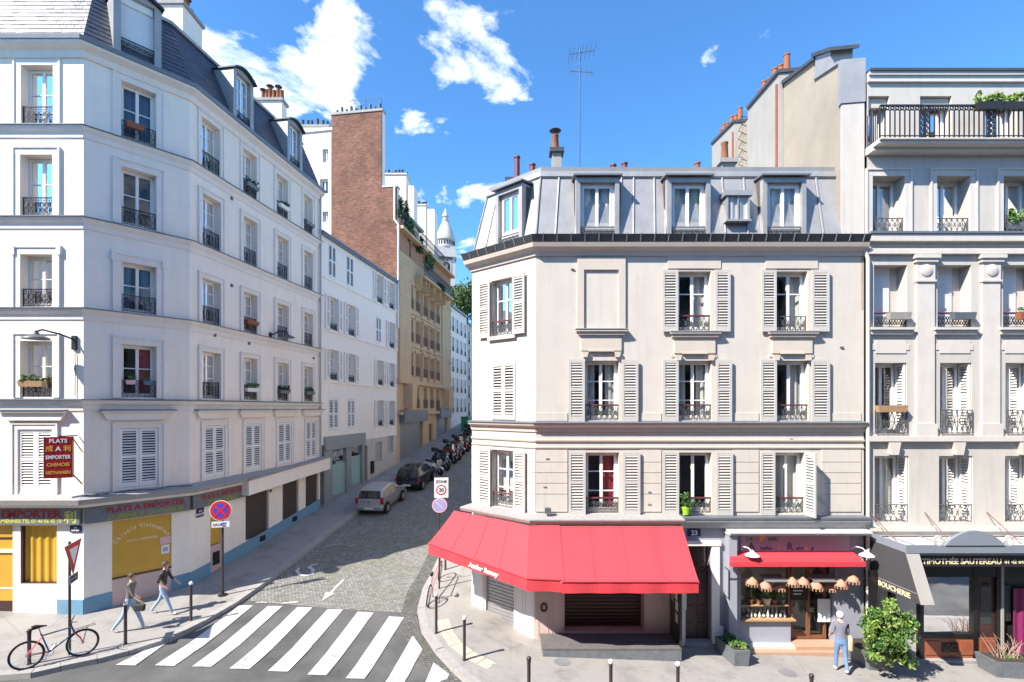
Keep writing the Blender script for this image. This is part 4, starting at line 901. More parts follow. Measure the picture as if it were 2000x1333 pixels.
dormer_b(FB1, FB1.U(974), FB1.U(1014), ('both','curtain'))
# small roof light between the dormers
a, b = FB2.U(1421), FB2.U(1460); zt_, zb_ = FB2.Z(1440,392,-.3), FB2.Z(1440,434,-.15)
s = MB(FB2); s.box(a-.05, a, -.5, .06, zb_, zt_); s.box(b, b+.05, -.5, .06, zb_, zt_); s.box(a-.12, b+.12, -.5, .1, zt_+.002, zt_+.16); s.box(a-.08, b+.08, -.5, .1, zb_-.06, zb_-.002); s.box((a+b)/2-.015, (a+b)/2+.015, .0, .05, zb_, zt_); RL = s.build('roof_light', 'zinc', Bb)
MB(FB2).quad((a,.03,zb_),(b,.03,zb_),(b,.03,zt_),(a,.03,zt_)).build('pane', 'glass', RL); curtain_mesh(FB2, a, b, zb_, zt_, -.02).build('curtain', 'curtain', RL)
chimney(Bb, .0955*16.8-.3, .0955*16.8+.0, 16.6, 16.9, 14.4, 15.3, 1, 'plaster_stained', 'lead_dark', 'terracotta', True)
for px, hh in ((1010,.55),(1040,.3),(1198,.28),(1220,.34),(1362,.35)):
    x = (px-1000)*.0172; MB().lathe((x, 17.2, 14.5), [(.09,0),(.09,.35+hh),(.11,.35+hh),(.11,.4+hh),(.06,.4+hh)], 10).build('flue_pipe', 'iron_red' if px < 1300 else 'terracotta', Bb, True)
MB().box(-.25, .2, 17.9, 18.3, 14.2, 15.1).build('chimney_stack', 'lead_dark', Bb)
chimney(Bb, 7.05, 7.5, 17.2, 17.6, 14.5, 15.25, 1, 'plaster_stained', 'granite', 'terracotta', False)
# television aerial
AT = thing('roof_aerial', 'tall thin television aerial on the zinc roof against the sky', 'antenna', (2.25, 17.0, 14.6))
MB().tube([(2.25,17,14.5),(2.25,17,18.95)], .02, 5).build('mast', 'iron_grey', AT)
m_ = MB(); m_.tube([(1.9,17,18.75),(2.75,17.1,18.95)], .012, 4)
for k in range(7): f = k/6; m_.tube([(1.9+.85*f,16.7,18.75+.2*f),(1.9+.85*f,17.4,18.75+.2*f)], .007, 4)
m_.tube([(1.92,17,18.2),(2.7,17,18.15)], .012, 4)
for k in range(5): f = k/4; m_.tube([(1.95+.7*f,17,18.0),(1.95+.7*f,17,18.36)], .008, 4)
m_.tube([(1.88,17,18.3),(1.98,17,18.75)], .01, 4); m_.build('aerial_elements', 'iron_grey', AT)
# rain pipe at the joint with the neighbour
MB().tube([(10.62,15.44,11.9),(10.72,15.42,11.5),(10.72,15.42,6),(10.72,15.42,.2-.4)], .055, 8).build('rain_pipe', 'plaster_grey', Bb, True)
# ---- ground floor
mould(BPf[:2]+[(FB2.pt(FB2.U(1326),0,0)[0], 15.54)], [(-.05,3.62),(.52,3.62),(.56,3.70),(.56,3.74),(-.05,3.80)], 'shop_canopy', 'granite', Bb)
uA = FB2.U(1326)
s = MB(FB2); s.box(uA, FB2.len-.02, -.05, .14, 3.4, 3.52); s.box(uA, FB2.len-.02, -.05, .24, 3.522, 3.62); s.box(uA, FB2.len-.02, -.05, .32, 3.622, 3.7); s.build('shop_cornice', 'canopy_white', Bb); MB(FB2).box(uA, FB2.len-.02, -.05, .36, 3.703, 3.76).build('cornice_flashing', 'zinc_dark', Bb)
rs, dd, sp_ = (FB2.U(1103), FB2.U(1258)), (FB2.U(1337), FB2.U(1388)), (FB2.U(1447), FB2.U(1631))
zd1 = FB2.Z(1360,1065); gd = FB2.ground(dd[0])
wall(FB2, 'ground_floor_wall', 0, uA, -1, 3.62, [(*rs, .22, 2.7)], 'pink_panel', Bb, rev=.45)
wall(FB2, 'ground_floor_wall', uA, FB2.len, -1.2, 3.45, [(*dd, gd, zd1), (*sp_, -.6, 2.75)], 'grey_shop', Bb, rev=.3)
kr_ = (FB1.U(948), FB1.U(1004)); kg = FB1.ground(kr_[0])
wall(FB1, 'ground_floor_wall', 0, FB1.len, -1, 3.62, [(*kr_, .1, 2.6)], 'white_paint', Bb, rev=.16)
def roller(F, u, z0, z1, w, mt, pitch=.11):
    o = MB(F).box(u[0], u[1], w-.05, w-.012, z0, z1).build('roller_shutter', mt, Bb); s = MB(F); n = int((z1-z0)/pitch)
    for k in range(n): s.box(u[0]+.01, u[1]-.01, w-.012, w+.012, z0+k*pitch+.012, z0+(k+1)*pitch-.012)
    s.build('shutter_slats', mt, o)
roller(FB2, rs, .22, 2.7, -.4, 'shutter_maroon'); roller(FB1, kr_, .1, 2.6, -.1, 'grey_panel' if False else 'sign_metal')
def panelled(F, u0, u1, z0, z1, mt, n=2):
    o = MB(F).box(u0, u1, -.03, .05, z0, z1).build('pilaster', mt, Bb); s = MB(F)
    zm = z0+(z1-z0)*.62; s.box(u0-.02, u1+.02, -.03, .075, zm, zm+.05); L_ = (u1-u0)/n
    for k in range(n):
        a, b = u0+k*L_+.05, u0+(k+1)*L_-.05
        for q0, q1 in ((z0+.15, zm-.1), (zm+.15, z1-.1)):
            s.box(a, b, .048, .062, q0, q0+.02); s.box(a, b, .048, .062, q1-.02, q1); s.box(a, a+.02, .048, .062, q0+.02, q1-.02); s.box(b-.02, b, .048, .062, q0+.02, q1-.02)
    s.build('panel_moulding', mt, o); return o
panelled(FB2, .02, rs[0]-.04, -.1, 2.75, 'pink_panel'); panelled(FB2, rs[1]+.02, FB2.U(1312), .1, 2.75, 'pink_panel'); panelled(FB1, kr_[1]+.04, FB1.len-.02, 0, 2.75, 'pink_panel' if False else 'white_paint'); panelled(FB1, .04, kr_[0]-.05, .1, 2.75, 'white_paint', 1)
o = FB2.pt((FB2.U(1052)+FB2.U(1075))/2+.02, .055, 1.45); MB(FB2).ring((FB2.U(1062), .98), .08, .05, .06, 10, .12).build('wall_vent', 'black_paint', Bb)
# carriage door number 23
d = MB(FB2); d.box(dd[0], dd[1], -.28, -.22, gd, zd1-.75); 
D = d.build('entrance_door', 'wood_dark', Bb); p = MB(FB2); zc = gd+.12
for r in range(4):
    for c_ in range(2):
        w_ = (dd[1]-dd[0])/2; a = dd[0]+c_*w_+.07; h_ = (zd1-.75-gd-.2)/4; p.box(a, a+w_-.14, -.222, -.195, zc+r*h_+.05, zc+(r+1)*h_-.05)
p.build('door_panels', 'wood_dark', D); MB(FB2).box(dd[0], dd[1], -.28, -.18, zd1-.75, zd1-.68).build('door_transom', 'wood_dark', D)
MB(FB2).quad((dd[0]+.25,-.24,zd1-.66),(dd[1]-.05,-.24,zd1-.66),(dd[1]-.05,-.24,zd1-.02),(dd[0]+.25,-.24,zd1-.02)).build('pane', 'glass', D); MB(FB2).box(dd[0], dd[1], -.3, -.26, zd1-.68, zd1).build('transom_backing', 'wood_dark', D); MB(FB2).bar((dd[0]+.1,gd+1.0),(dd[0]+.1,gd+1.5),.03,-.17).build('door_pull', 'cream_letter', D)
s = MB(FB2); s.box(dd[1]+.002, dd[1]+.24, -.05, .09, gd+.6, zd1); s.box(dd[0]-.1, dd[1]+.28, -.05, .11, zd1+.002, zd1+.14); s.box(dd[1]+.002, dd[1]+.34, -.05, .13, gd-.3, gd+.6); s.box(dd[0]-.12, dd[0]-.002, -.05, .09, gd-.3, zd1); s.build('door_surround', 'moulding_white', Bb); MB(FB2).box(dd[0], dd[1]+.1, -.3, .16, gd-.2, gd+.1).build('door_step', 'granite', Bb)
nb = MB(FB2).box(FB2.U(1342), FB2.U(1368), 0, .02, FB2.Z(1355,1047), FB2.Z(1355,1033)).build('number_plate', 'plate_blue', Bb); text('23', FB2, FB2.U(1356), .022, FB2.Z(1355,1045), .2, 'white_letter', nb, bold=.006); MB(FB2).box(FB2.U(1350), FB2.U(1360), 0, .02, FB2.Z(1355,1031), FB2.Z(1355,1025)).build('number_plate', 'plate_blue', Bb)
# terrace deck under the awning, with its dark side screen
dk = [gp(1060,1283), gp(1332,1297)]; x0, x1, y0 = dk[0].x, 4.8, dk[0].y
T = thing('terrace_deck', 'raised grey terrace deck under the red awning', 'platform', ((x0+x1)/2, (y0+15.5)/2, -.2))
MB().box(x0, x1, y0, 15.49, -.6, .17).build('deck_base', 'planter_zinc', T)
n = 9
for k in range(n): yy = y0-.02+(15.48-y0)*k/n; MB().box(x0-.03, x1, yy+.006, yy+(15.48-y0)/n-.006, .172, .205).build('deck_board', 'deck_wood_shaded', T)
sc_ = thing('side_screen', 'dark glazed side screen with pinned notices beside the entrance door', 'screen', (x1, 15, .2))
MB().box(x1-.03, x1+.03, y0+.05, 15.48, .21, 1.95).build('screen_panel', 'black_board', sc_)
for k, (yy, zz_, mt_) in enumerate(((14.75,1.45,'sign_white'), (14.7,1.15,'sign_white'), (14.72,.8,'pot_cream'), (15.1,1.3,'sign_metal'))): MB().box(x1-.04, x1-.032, yy, yy+.22, zz_, zz_+.26).build('notice', mt_, sc_)
# ---- red awnings
def awning(name, label, top, bot, drop, parentlabel, letters=None):
    zt_, zb_ = top[0][2], bot[0][2]; a = thing(name, label, 'awning', (sum(p[0] for p in bot)/len(bot), sum(p[1] for p in bot)/len(bot), min(p[2] for p in bot)-drop), 'red fabric awnings of the corner cafe')
    th = .012; mb = MB(); n = len(top); 
    for k in range(n-1):
        m1 = 10
        for i in range(m1):
            f0, f1 = i/m1, (i+1)/m1; 
            for j in range(6):
                def P_(f, h_):
                    p = Vector(top[k]).lerp(Vector(top[k+1]), f); q = Vector(bot[k]).lerp(Vector(bot[k+1]), f); r = p.lerp(q, h_); r.z -= .035*math.sin(math.pi*h_)+.005*math.sin(f*7*math.dist(bot[k][:2], bot[k+1][:2])+k); return r
                mb.quad(P_(f0,j/6), P_(f1,j/6), P_(f1,(j+1)/6), P_(f0,(j+1)/6))
    mb.build('awning_cloth', 'awning_red', a, True)
    for k in range(n-1):
        ns = max(1, round(math.dist(bot[k][:2], bot[k+1][:2])/.95))
        for i in range(1, ns):
            f = i/ns; sp_ = [Vector(top[k]).lerp(Vector(top[k+1]), f).lerp(Vector(bot[k]).lerp(Vector(bot[k+1]), f), h_)+Vector((0,0,-.035*math.sin(math.pi*h_)+.004)) for h_ in (0,.25,.5,.75,1)]
            MB().tube(sp_, .007, 4).build('seam', 'awning_red', a)
    v = MB(); pts = dense([(p[0], p[1]) for p in bot], .12); zs_ = dense([(i, p[2]) for i, p in enumerate(bot)], 1/ max(1, round((len(pts)-1)/(len(bot)-1))))
    m_ = len(pts); zz_ = [bot[0][2]+(bot[-1][2]-bot[0][2])*k/(m_-1) for k in range(m_)] if len(bot) == 2 else None
    if zz_ is None:
        tot = [0]; 
        for p, q in zip(bot, bot[1:]): tot.append(tot[-1]+math.dist(p[:2], q[:2]))
        acc = 0; zz_ = []
        for k, p in enumerate(pts):
            if k: acc += math.dist(p, pts[k-1])
            zz_.append(interp(acc, [(t_, b_[2]) for t_, b_ in zip(tot, bot)]))
    nn = mitre(pts)
    for k in range(m_-1):
        o0, o1 = .018*math.sin(k*.8), .018*math.sin((k+1)*.8); d0, d1 = nn[k], nn[k+1]
        A0, A1 = (*pts[k], zz_[k]), (*pts[k+1], zz_[k+1]); B0, B1 = (pts[k][0]+d0.x*o0, pts[k][1]+d0.y*o0, zz_[k]-drop), (pts[k+1][0]+d1.x*o1, pts[k+1][1]+d1.y*o1, zz_[k+1]-drop)
        v.quad(A0, A1, B1, B0)
    v.build('valance', 'awning_red', a, True)
    MB().tube([(p[0], p[1], p[2]+.01) for p in bot], .03, 6).build('front_bar', 'awning_red', a)
    f = MB()
    for p, q in ((top[0], bot[0]), (top[-1], bot[-1])): f.tube([(p[0], p[1], p[2]-.35), (q[0], q[1], q[2]-.03)], .02, 5)
    f.build('folding_arm', 'sign_metal', a)
    return a
n1_, n2_ = FB1.n, FB2.n
tA = FB1.pt(-.35, .5, 3.56); tB = (.50, 15.02, 3.56); tC = (1.40, 15.02, 3.575)
bA = FB1.pt(-.28, 1.66, 2.70); bB = (.40, 13.75, 2.42); bC = (1.40, 13.645, 2.415)
aw = awning('red_awning', 'red awning wrapping the chamfered corner with white script on its valance', [tA, tB, tC], [bA, bB, bC], .32, '')
vF = Face((bA[0], bA[1]), (bB[0], bB[1])); vl = vF.len
def zlin(u): return bA[2]+(bB[2]-bA[2])*u/vl
tx = text('Atelier Ramey', vF, vl*.60, .03, zlin(vl*.60)-.24, .2, 'white_letter', aw, shear=.2, bold=.006, rot=math.atan2(bB[2]-bA[2], vl))
awning('red_awning', 'wide red awning over the dark terrace, right of the corner one', [(1.36, 15.02, 3.54), (5.0, 15.02, 3.54)], [(1.32, 13.62, 2.38), (4.97, 13.62, 2.38)], .30, '')
# ---- little grey shop front with hanging wicker shades
SH = thing('shop_front', 'grey shop front with plant window, red folded awning and wicker shades', 'shop front', (8.3, 15.5, g(8.3, 15.5)))
a, b = sp_; gs = FB2.ground(a)
u1_ = FB2.U(1545); uD0, uD1 = FB2.U(1552), FB2.U(1622); zsill = FB2.Z(1500,1212)
s = MB(FB2); s.box(FB2.U(1413), FB2.len-.05, -.05, .42, 3.24, 3.30); s.hexa([(FB2.U(1413),-.05,3.38),(FB2.len-.05,-.05,3.38),(FB2.len-.05,.46,3.302),(FB2.U(1413),.46,3.302),(FB2.U(1413),-.05,3.42),(FB2.len-.05,-.05,3.42),(FB2.len-.05,.46,3.34),(FB2.U(1413),.46,3.34)]); s.build('shop_hood', 'canopy_white', SH)
MB(FB2).box(FB2.U(1415), FB2.U(1430), -.02, .34, gs-.4, 3.24).build('side_pier', 'grey_shop', SH)
sg = MB(FB2).box(FB2.U(1445), FB2.U(1658), 0, .05, 2.62, 3.22).build('sign_panel', 'grey_shop', SH)
text('Le', FB2, FB2.U(1462), .055, 3.0, .2, 'mauve_letter', sg); text('P', FB2, FB2.U(1485), .055, 2.97, .28, 'orange_letter', sg, shear=.25, bold=.012); text('etit', FB2, FB2.U(1507), .055, 3.0, .2, 'mauve_letter', sg)
text('A', FB2, FB2.U(1466), .055, 2.72, .3, 'mauve_letter', sg, bold=.01); text('telie', FB2, FB2.U(1495), .055, 2.72, .17, 'black_letter', sg, sx=1.3); text('r', FB2, FB2.U(1521), .055, 2.72, .19, 'orange_letter', sg, bold=.008); text('R', FB2, FB2.U(1541), .055, 2.72, .3, 'mauve_letter', sg, bold=.01); text('am', FB2, FB2.U(1560), .055, 2.72, .17, 'black_letter', sg); text('e', FB2, FB2.U(1573), .055, 2.72, .19, 'orange_letter', sg, bold=.008); text('y', FB2, FB2.U(1585), .055, 2.72, .18, 'black_letter', sg)
s = MB(FB2); ua, ub = FB2.U(1427,.4), FB2.U(1688,.4)-.12
s.hexa([(ua,.05,2.48),(ub,.05,2.48),(ub,.5,2.42),(ua,.5,2.42),(ua,.05,2.66),(ub,.05,2.66),(ub,.42,2.60),(ua,.42,2.60)]); s.box(ua-.06, ub+.06, .44, .56, 2.36, 2.5); s.build('folded_awning', 'awning_red', SH)
for u in (FB2.U(1451), FB2.U(1668)):
    l = MB(FB2); l.tube([(u-.1,.05,2.75),(u-.08,.2,2.86),(u,.36,2.86),(u+.06,.44,2.78)], .015, 6); L_ = l.build('swan_neck_lamp', 'white_paint', SH, True); c = FB2.pt(u+.07, .46, 2.70); MB().lathe(c, [(.03,.12),(.05,.08),(.2,-.02),(.21,-.04),(.05,.0)], 12).build('lamp_shade', 'white_paint', L_, True)
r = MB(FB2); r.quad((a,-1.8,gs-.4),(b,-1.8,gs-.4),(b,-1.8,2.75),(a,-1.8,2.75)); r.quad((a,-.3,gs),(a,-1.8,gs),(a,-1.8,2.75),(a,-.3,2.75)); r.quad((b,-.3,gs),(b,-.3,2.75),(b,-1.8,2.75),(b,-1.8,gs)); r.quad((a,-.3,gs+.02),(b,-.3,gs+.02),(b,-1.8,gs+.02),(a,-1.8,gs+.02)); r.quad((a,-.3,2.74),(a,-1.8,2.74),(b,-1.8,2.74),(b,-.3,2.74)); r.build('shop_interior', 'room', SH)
MB(FB2).box(a, u1_, -.28, -.02, gs-.4, zsill).build('stall_riser', 'grey_shop', SH); MB(FB2).box(a, u1_+.1, -.3, .1, zsill+.002, zsill+.045).build('window_board', 'wood_light', SH)
zshelf = FB2.Z(1500,1184); MB(FB2).box(a, u1_-.02, -.26, -.05, zshelf-.03, zshelf).build('plant_shelf', 'wood_light', SH)
w_ = MB(FB2); w_.box(u1_, u1_+.07, -.28, -.18, zsill+.05, 2.73); w_.box(a, u1_, -.29, -.27, 2.2, 2.24); WF = w_.build('window_frame', 'wood_brown', SH); MB(FB2).quad((a,-.275,zsill+.05),(u1_,-.275,zsill+.05),(u1_,-.275,2.73),(a,-.275,2.73)).build('pane', 'glass_clear', WF)
d = MB(FB2); um = (uD0+uD1)/2; d.box(uD0, uD0+.06, -.29, -.22, gs+.1, 2.3); d.box(um-.05, um+.05, -.29, -.22, gs+.1, 2.3); d.box(uD1-.07, uD1, -.29, -.22, gs+.1, 2.3); d.box(uD0+.06, um-.05, -.29, -.23, gs+.1, gs+.35); d.box(um+.05, uD1-.07, -.29, -.23, gs+.1, gs+.25); d.box(uD0, uD1, -.29, -.22, 2.3, 2.38); DD = d.build('shop_door', 'wood_brown', SH)
for q0, q1 in ((uD0+.06, um-.05), (um+.05, uD1-.07)): MB(FB2).quad((q0,-.26,gs+.3),(q1,-.26,gs+.3),(q1,-.26,2.3),(q0,-.26,2.3)).build('pane', 'glass_clear', DD)
bb = MB(FB2).box(uD0+.0, um-.02, -.215, -.2, 1.1, 1.75).build('chalk_board', 'black_board', SH)
for k in range(4): MB(FB2).box(uD0+.06, uD0+.36-.05*(k % 2), -.199, -.196, 1.58-.1*k, 1.61-.1*k).build('chalk_line', 'white_letter', bb)
MB(FB2).box(uD1-.28, uD1+.1, -.2, -.16, .45, 1.15).build('window_panel', 'sign_white', SH)
s = MB(FB2); s.box(FB2.U(1545), FB2.U(1640), -.2, .30, gs-.4, gs+.14); ST = s.build('door_step', 'wood_step', SH); MB(FB2).box(FB2.U(1458), FB2.U(1548), -.02, .22, gs-.4, gs+.12).build('front_step', 'canopy_white', SH); MB(FB2).box(FB2.U(1450), FB2.U(1650), -.02, .44, gs-.45, gs+.04).build('front_step', 'wood_step', SH)
f = MB(FB2); uL = FB2.U(1423,.35); f.tube([(uL,.36,2.2),(uL,.36,1.35),(uL+.02,.05,1.35)], .014, 5); f.tube([(uL,.36,2.2),(uL+.02,.05,2.2)], .014, 5); f.tube([(uL,.36,1.95),(FB2.len-.1,.36,1.95)], .012, 5); f.build('iron_hanging_frame', 'iron', SH)
for px in (1512, 1606): u = FB2.U(px,.3); MB(FB2).hexa([(u-.32,.05,1.96),(u+.32,.05,1.96),(u+.36,.40,1.86),(u-.30,.40,1.86),(u-.32,.05,1.99),(u+.32,.05,1.99),(u+.36,.40,1.89),(u-.30,.40,1.89)]).build('heater_panel', 'sign_metal', SH)
k = 0
for px, py, r_ in ((1469,1134,.17),(1495,1142,.17),(1522,1143,.17),(1547,1134,.17),(1568,1134,.18),(1594,1142,.18),(1620,1144,.17),(1642,1138,.17),(1665,1129,.18)):
    w0 = .34 if px not in (1522,1620) else .1; u = FB2.U(px, w0); z = FB2.Z(px, py, w0); c = FB2.pt(u, w0, z-.09); pos = ['first','second','third','fourth','fifth','sixth','seventh','eighth','ninth'][k]; k += 1
    W_ = thing('wicker_lampshade', f'fringed wicker lampshade on the garland, {pos} counting from the plant window end', 'lampshade', c, 'wicker shades hung before the little shop')
    MB().lathe(c, [(r_,.0),(r_*1.02,.03),(r_*.75,.11),(r_*.3,.17),(.03,.19),(.02,.2)], 12).build('shade', 'wicker', W_, True)
    fr = MB()
    for j in range(12): an = j*.5236; fr.box(c[0]+r_*math.cos(an)-.012, c[0]+r_*math.cos(an)+.012, c[1]+r_*math.sin(an)-.012, c[1]+r_*math.sin(an)+.012, c[2]-.07, c[2]+.01)
    tag(fr.build('fringe', 'wicker', W_), kind='stuff'); MB().tube([(c[0], c[1], c[2]+.19), (c[0], c[1], max(c[2]+.22, 1.95))], .006, 4).build('cord', 'iron', W_)

# small fittings on the cream facade
fl = MB(FB2); u = FB2.U(1070,.2); fl.box(u-.09, u+.09, .12, .3, 3.86, 4.02); FLt = fl.build('floodlight', 'iron_grey', Bb); MB(FB2).tube([(u,.2,3.78),(u,.2,3.87)], .02, 5).build('floodlight_stand', 'iron_grey', FLt)
for px, py in ((1118,526),(1069,896),(1064,951),(1268,961),(1268,985),(1643,678),(1545,858)):
    u, z = FB2.U(px), FB2.Z(px, py); MB(FB2).box(u-.05, u+.05, .0, .045, z-.015, z+.015).build('wall_fixing', 'sign_metal', Bb)
# ================================================================ right-hand building with the butcher's shop
FC = Face((10.74, 15.50), (22., 15.50))
C = thing('balcony_building', 'tall pale grey building with long iron balcony above a butcher shop', 'building', (15, 18, g(15, 16)))
def UC(*p): return tuple(FC.U(x) for x in p)
def ZC(y): return FC.Z(1800, y)
C5 = [UC(1682,1737), UC(1797,1859), UC(1924,1986)]; C4 = [UC(1703.5,1766), UC(1829,1894), UC(1959,2024)]; C3 = [UC(1707,1772), UC(1831,1897), UC(1959,2025)]; C2 = [UC(1709,1771), UC(1836,1898), UC(1964,2027)]; C1 = [UC(1708,1775), UC(1834,1900), UC(1963,2028)]
Z5c, Z4c, Z3c, Z2c, Z1c = (ZC(296), ZC(188)), (ZC(453), ZC(345)), (ZC(641), ZC(518)), (ZC(848), ZC(709)), (ZC(1020), ZC(891))
C5 = [(max(a, .05), b) for a, b in C5]
allh = [(*c_, *z_) for cs, z_ in ((C5, Z5c), (C4, Z4c), (C3, Z3c), (C2, Z2c), (C1, Z1c)) for c_ in cs]
wall(FC, 'wall', 0, FC.len, 3.3, 17.0, allh, 'plaster_grey', C, rev=.42)
core(C, [(10.8,17.1),(22,17.1),(22,28),(12.4,28)], -1.5, 16.9, 'plaster_grey')
MB(FC).box(0, FC.len, -3, -.43, 16.9, 17.0).build('roof_deck', 'zinc_dark', C)
CPath = [(10.74,15.5),(22,15.5)]
def band(z0, z1, w, mt='moulding_grey', nm='string_course'): return MB(FC).box(0, FC.len, -.04, w, z0, z1).build(nm, mt, C)
band(16.85, 17.02, .08, nm='cornice'); band(17.022, 17.12, .13, nm='cornice'); MB(FC).box(0, FC.len, -2, .17, 17.123, 17.2).build('gutter', 'lead_dark', C)
for i, (a, b) in enumerate(C5):
    W = window(FC, C, a, b, *Z5c, rev=.3, bars=(), curt=('both','curtain')); MB(FC).box(a+.02, b-.02, -.22, -.1, Z5c[1]-.3, Z5c[1]-.02).build('sun_blind', 'stone_cream', W)
for i, (a, b) in enumerate(C4):
    W = window(FC, C, a, b, *Z4c, rev=.42, bars=(), curt=('both','curtain')); railing(FC, W, a+.01, b-.01, Z4c[0]+.01, .42, w=-.05, style='cross', mt='iron_grey'); surround(FC, C, a, b, Z4c[0]-.1, Z4c[1], wd=.18, pr=.03, mt='moulding_grey')
for i, (a, b) in enumerate(C3):
    MB(FC).box(a, b-.28, -.42, -.36, *Z3c).build('roller_blind', 'blind', C); bl_ = MB(FC)
    n = 26
    for k in range(n): z = Z3c[0]+(Z3c[1]-Z3c[0]-.2)*k/n; bl_.box(a, b-.3, -.36, -.35, z+.006, z+.06)
    bl_.build('blind_slats', 'blind', C); MB(FC).box(a, b, -.43, -.4, *Z3c).build('window_back', 'plaster_grey', C)
    Rr = railing(FC, C, a+.01, b-.01, Z3c[0]+.01, .44, w=-.05, style='fancy', mt='iron', top='iron_red')
    MB(FC).box(a-.18, b+.14, -.04, .16, Z3c[0]-.07, Z3c[0]).build('window_sill', 'moulding_grey', C); MB(FC).box(a-.14, b+.10, -.04, .09, Z3c[0]-.2, Z3c[0]-.072).build('window_sill', 'moulding_grey', C)
    p = MB(FC); zc_ = (Z3c[0]+Z2c[1])/2-.05; um = (a+b)/2; p.box(um-.46, um+.46, -.03, .022, zc_-.19, zc_+.19); p.box(um-.56, um-.46, -.03, .02, zc_-.09, zc_+.09); p.box(um+.46, um+.56, -.03, .02, zc_-.09, zc_+.09); p.build('spandrel_panel', 'moulding_grey', C)
def inner_shutters(a, b, z):
    """white inner leaf folded against the right-hand reveal"""
    h = FC.pt(b-.03, -.05, 0); SF = Face((h[0], h[1]+.36), (h[0], h[1])); 
    SF2 = Face(FC.pt(b-.03, -.40, 0)[:2], FC.pt(b-.03, -.02, 0)[:2]); shutter(SF2, C, .0, .37, z[0]+.03, z[1]-.02, .0, 'shutter_white')
for zz_, cs in ((Z2c, C2), (Z1c, C1)):
    for i, (a, b) in enumerate(cs):
        W = window(FC, C, a, b-.06, zz_[0], zz_[1], rev=.42, bars=(), leaves=2, curt=('left','curtain') if i % 2 else ('full','curtain') if zz_ is Z1c else None); inner_shutters(a, b, zz_)
        railing(FC, W, a+.01, b-.01, zz_[0]+.01, .72 if zz_ is Z2c else .52, w=.04 if zz_ is Z2c else -.04, style='cross', mt='iron_grey')
for px0, px1 in ((1787.5,1822), (1915,1949.5), (2044,2080)):
    a, b = UC(px0, px1); z0, z1 = ZC(852), ZC(508); s = MB(FC); s.box(a, b, -.03, .07, z0, ZC(552)); s.box(a-.03, b+.03, -.03, .11, ZC(552), ZC(548)); s.box(a, b, -.03, .09, ZC(548), ZC(514)); s.box(a-.06, b+.06, -.03, .14, ZC(514), ZC(507)); s.box(a-.11, b+.11, -.03, .18, ZC(507), ZC(500)); s.box(a-.05, b+.05, -.03, .12, z0, ZC(828)); PL = s.build('pilaster', 'moulding_grey', C)
    c = FC.pt((a+b)/2, .09, ZC(530)); MB().lathe(c, [(.18,0),(.18,.02),(.15,.035),(.0,.04)], 18, Matrix.Rotation(R(90), 4, 'X')).build('medallion', 'moulding_grey', PL, True)
band(ZC(498), ZC(490), .12); band(ZC(489.8), ZC(486), .05); band(ZC(474), ZC(460), .16); MB(FC).box(0, FC.len, -.04, .2, ZC(459.8), ZC(456)).build('ledge_flashing', 'zinc_dark', C)
band(ZC(862), ZC(852), .14); band(ZC(1036), ZC(1028), .16); band(ZC(1046), ZC(1036.2), .08)
for a, b in C1: u = (a+b)/2; MB(FC).prism([(u-.10,ZC(888)),(u+.10,ZC(888)),(u+.17,ZC(864)),(u-.17,ZC(864))], -.03, .16).build('keystone', 'moulding_grey', C)
# long iron balcony
zb = ZC(290); s = MB(FC); s.box(-.02, FC.len, -.04, .3, zb-.22, zb-.12); s.box(-.02, FC.len, -.04, .55, zb-.118, zb-.04); s.box(-.02, FC.len, -.04, .62, zb-.038, zb); BL = s.build('balcony_slab', 'moulding_grey', C)
r = MB(FC); w = .56; h = ZC(228)-ZC(290); r.bar((0,zb+.08),(FC.len,zb+.08),.025,w); r.bar((0,zb+h),(FC.len,zb+h),.045,w,.05); r.bar((0,zb+h-.13),(FC.len,zb+h-.13),.02,w)
n = 78
for k in range(n+1):
    u = FC.len*k/n; r.bar((u,zb),(u,zb+h-.13),.026,w)
    r.ring((u+.07,zb+h-.07),.05,.024,w,6)
for px in (1806, 1936, 2066):
    u = FC.U(px,.56)
    for j in range(5): r.ring((u,zb+.14+j*.16),.10,.022,w,7); r.ring((u,zb+.14+j*.16),.045,.02,w,6)
    for dx in (-.13, .13): r.bar((u+dx,zb),(u+dx,zb+h),.02,w)
r.build('balcony_railing', 'iron', BL)
for k in range(7): e = MB(FC); e.box(0, .02, .02+k*.08, .04+k*.08, zb, zb+h) ; e.build('balcony_end_bar', 'iron', BL)
# party wall and chimney breasts standing above the zinc roof
FP = Face((12.25, 30.3), (10.06, 15.62)); Lp = FP.len; uu = FP.U
def zP(px, py): return FP.Z(px, py)
pw = MB(FP).prism([(uu(1531),10),(Lp,10),(Lp,zP(1645,122)),(uu(1632),zP(1632,128)),(uu(1592),zP(1592,152)),(uu(1590),zP(1590,118)),(uu(1531),zP(1531,166))], -.6, 0).build('party_wall', 'plaster_old', C)
MB(FP).prism([(uu(1531),zP(1531,165)),(uu(1594),zP(1594,117)),(uu(1594),zP(1594,111)),(uu(1531),zP(1531,158))], -.7, .1).build('wall_coping', 'lead_dark', C)
MB(FP).box(Lp-.05, Lp+.03, -.62, .012, 11.9, zP(1645,204)).build('wall_end', 'plaster_grey', C)
MB(FP).box(uu(1640), Lp+.06, -.64, .05, zP(1645,203), zP(1645,118)).build('zinc_casing', 'zinc', C)
MB(FP).prism([(uu(1594),zP(1594,152)),(uu(1624),zP(1624,134)),(uu(1624),zP(1624,100)),(uu(1594),zP(1594,112))], -.62, .03).build('zinc_casing', 'zinc', C)
MB(FP).prism([(uu(1591),zP(1591,111)),(uu(1630),zP(1630,98)),(uu(1630),zP(1630,91)),(uu(1591),zP(1591,104))], -.72, .12).build('chimney_cap', 'lead_dark', C)
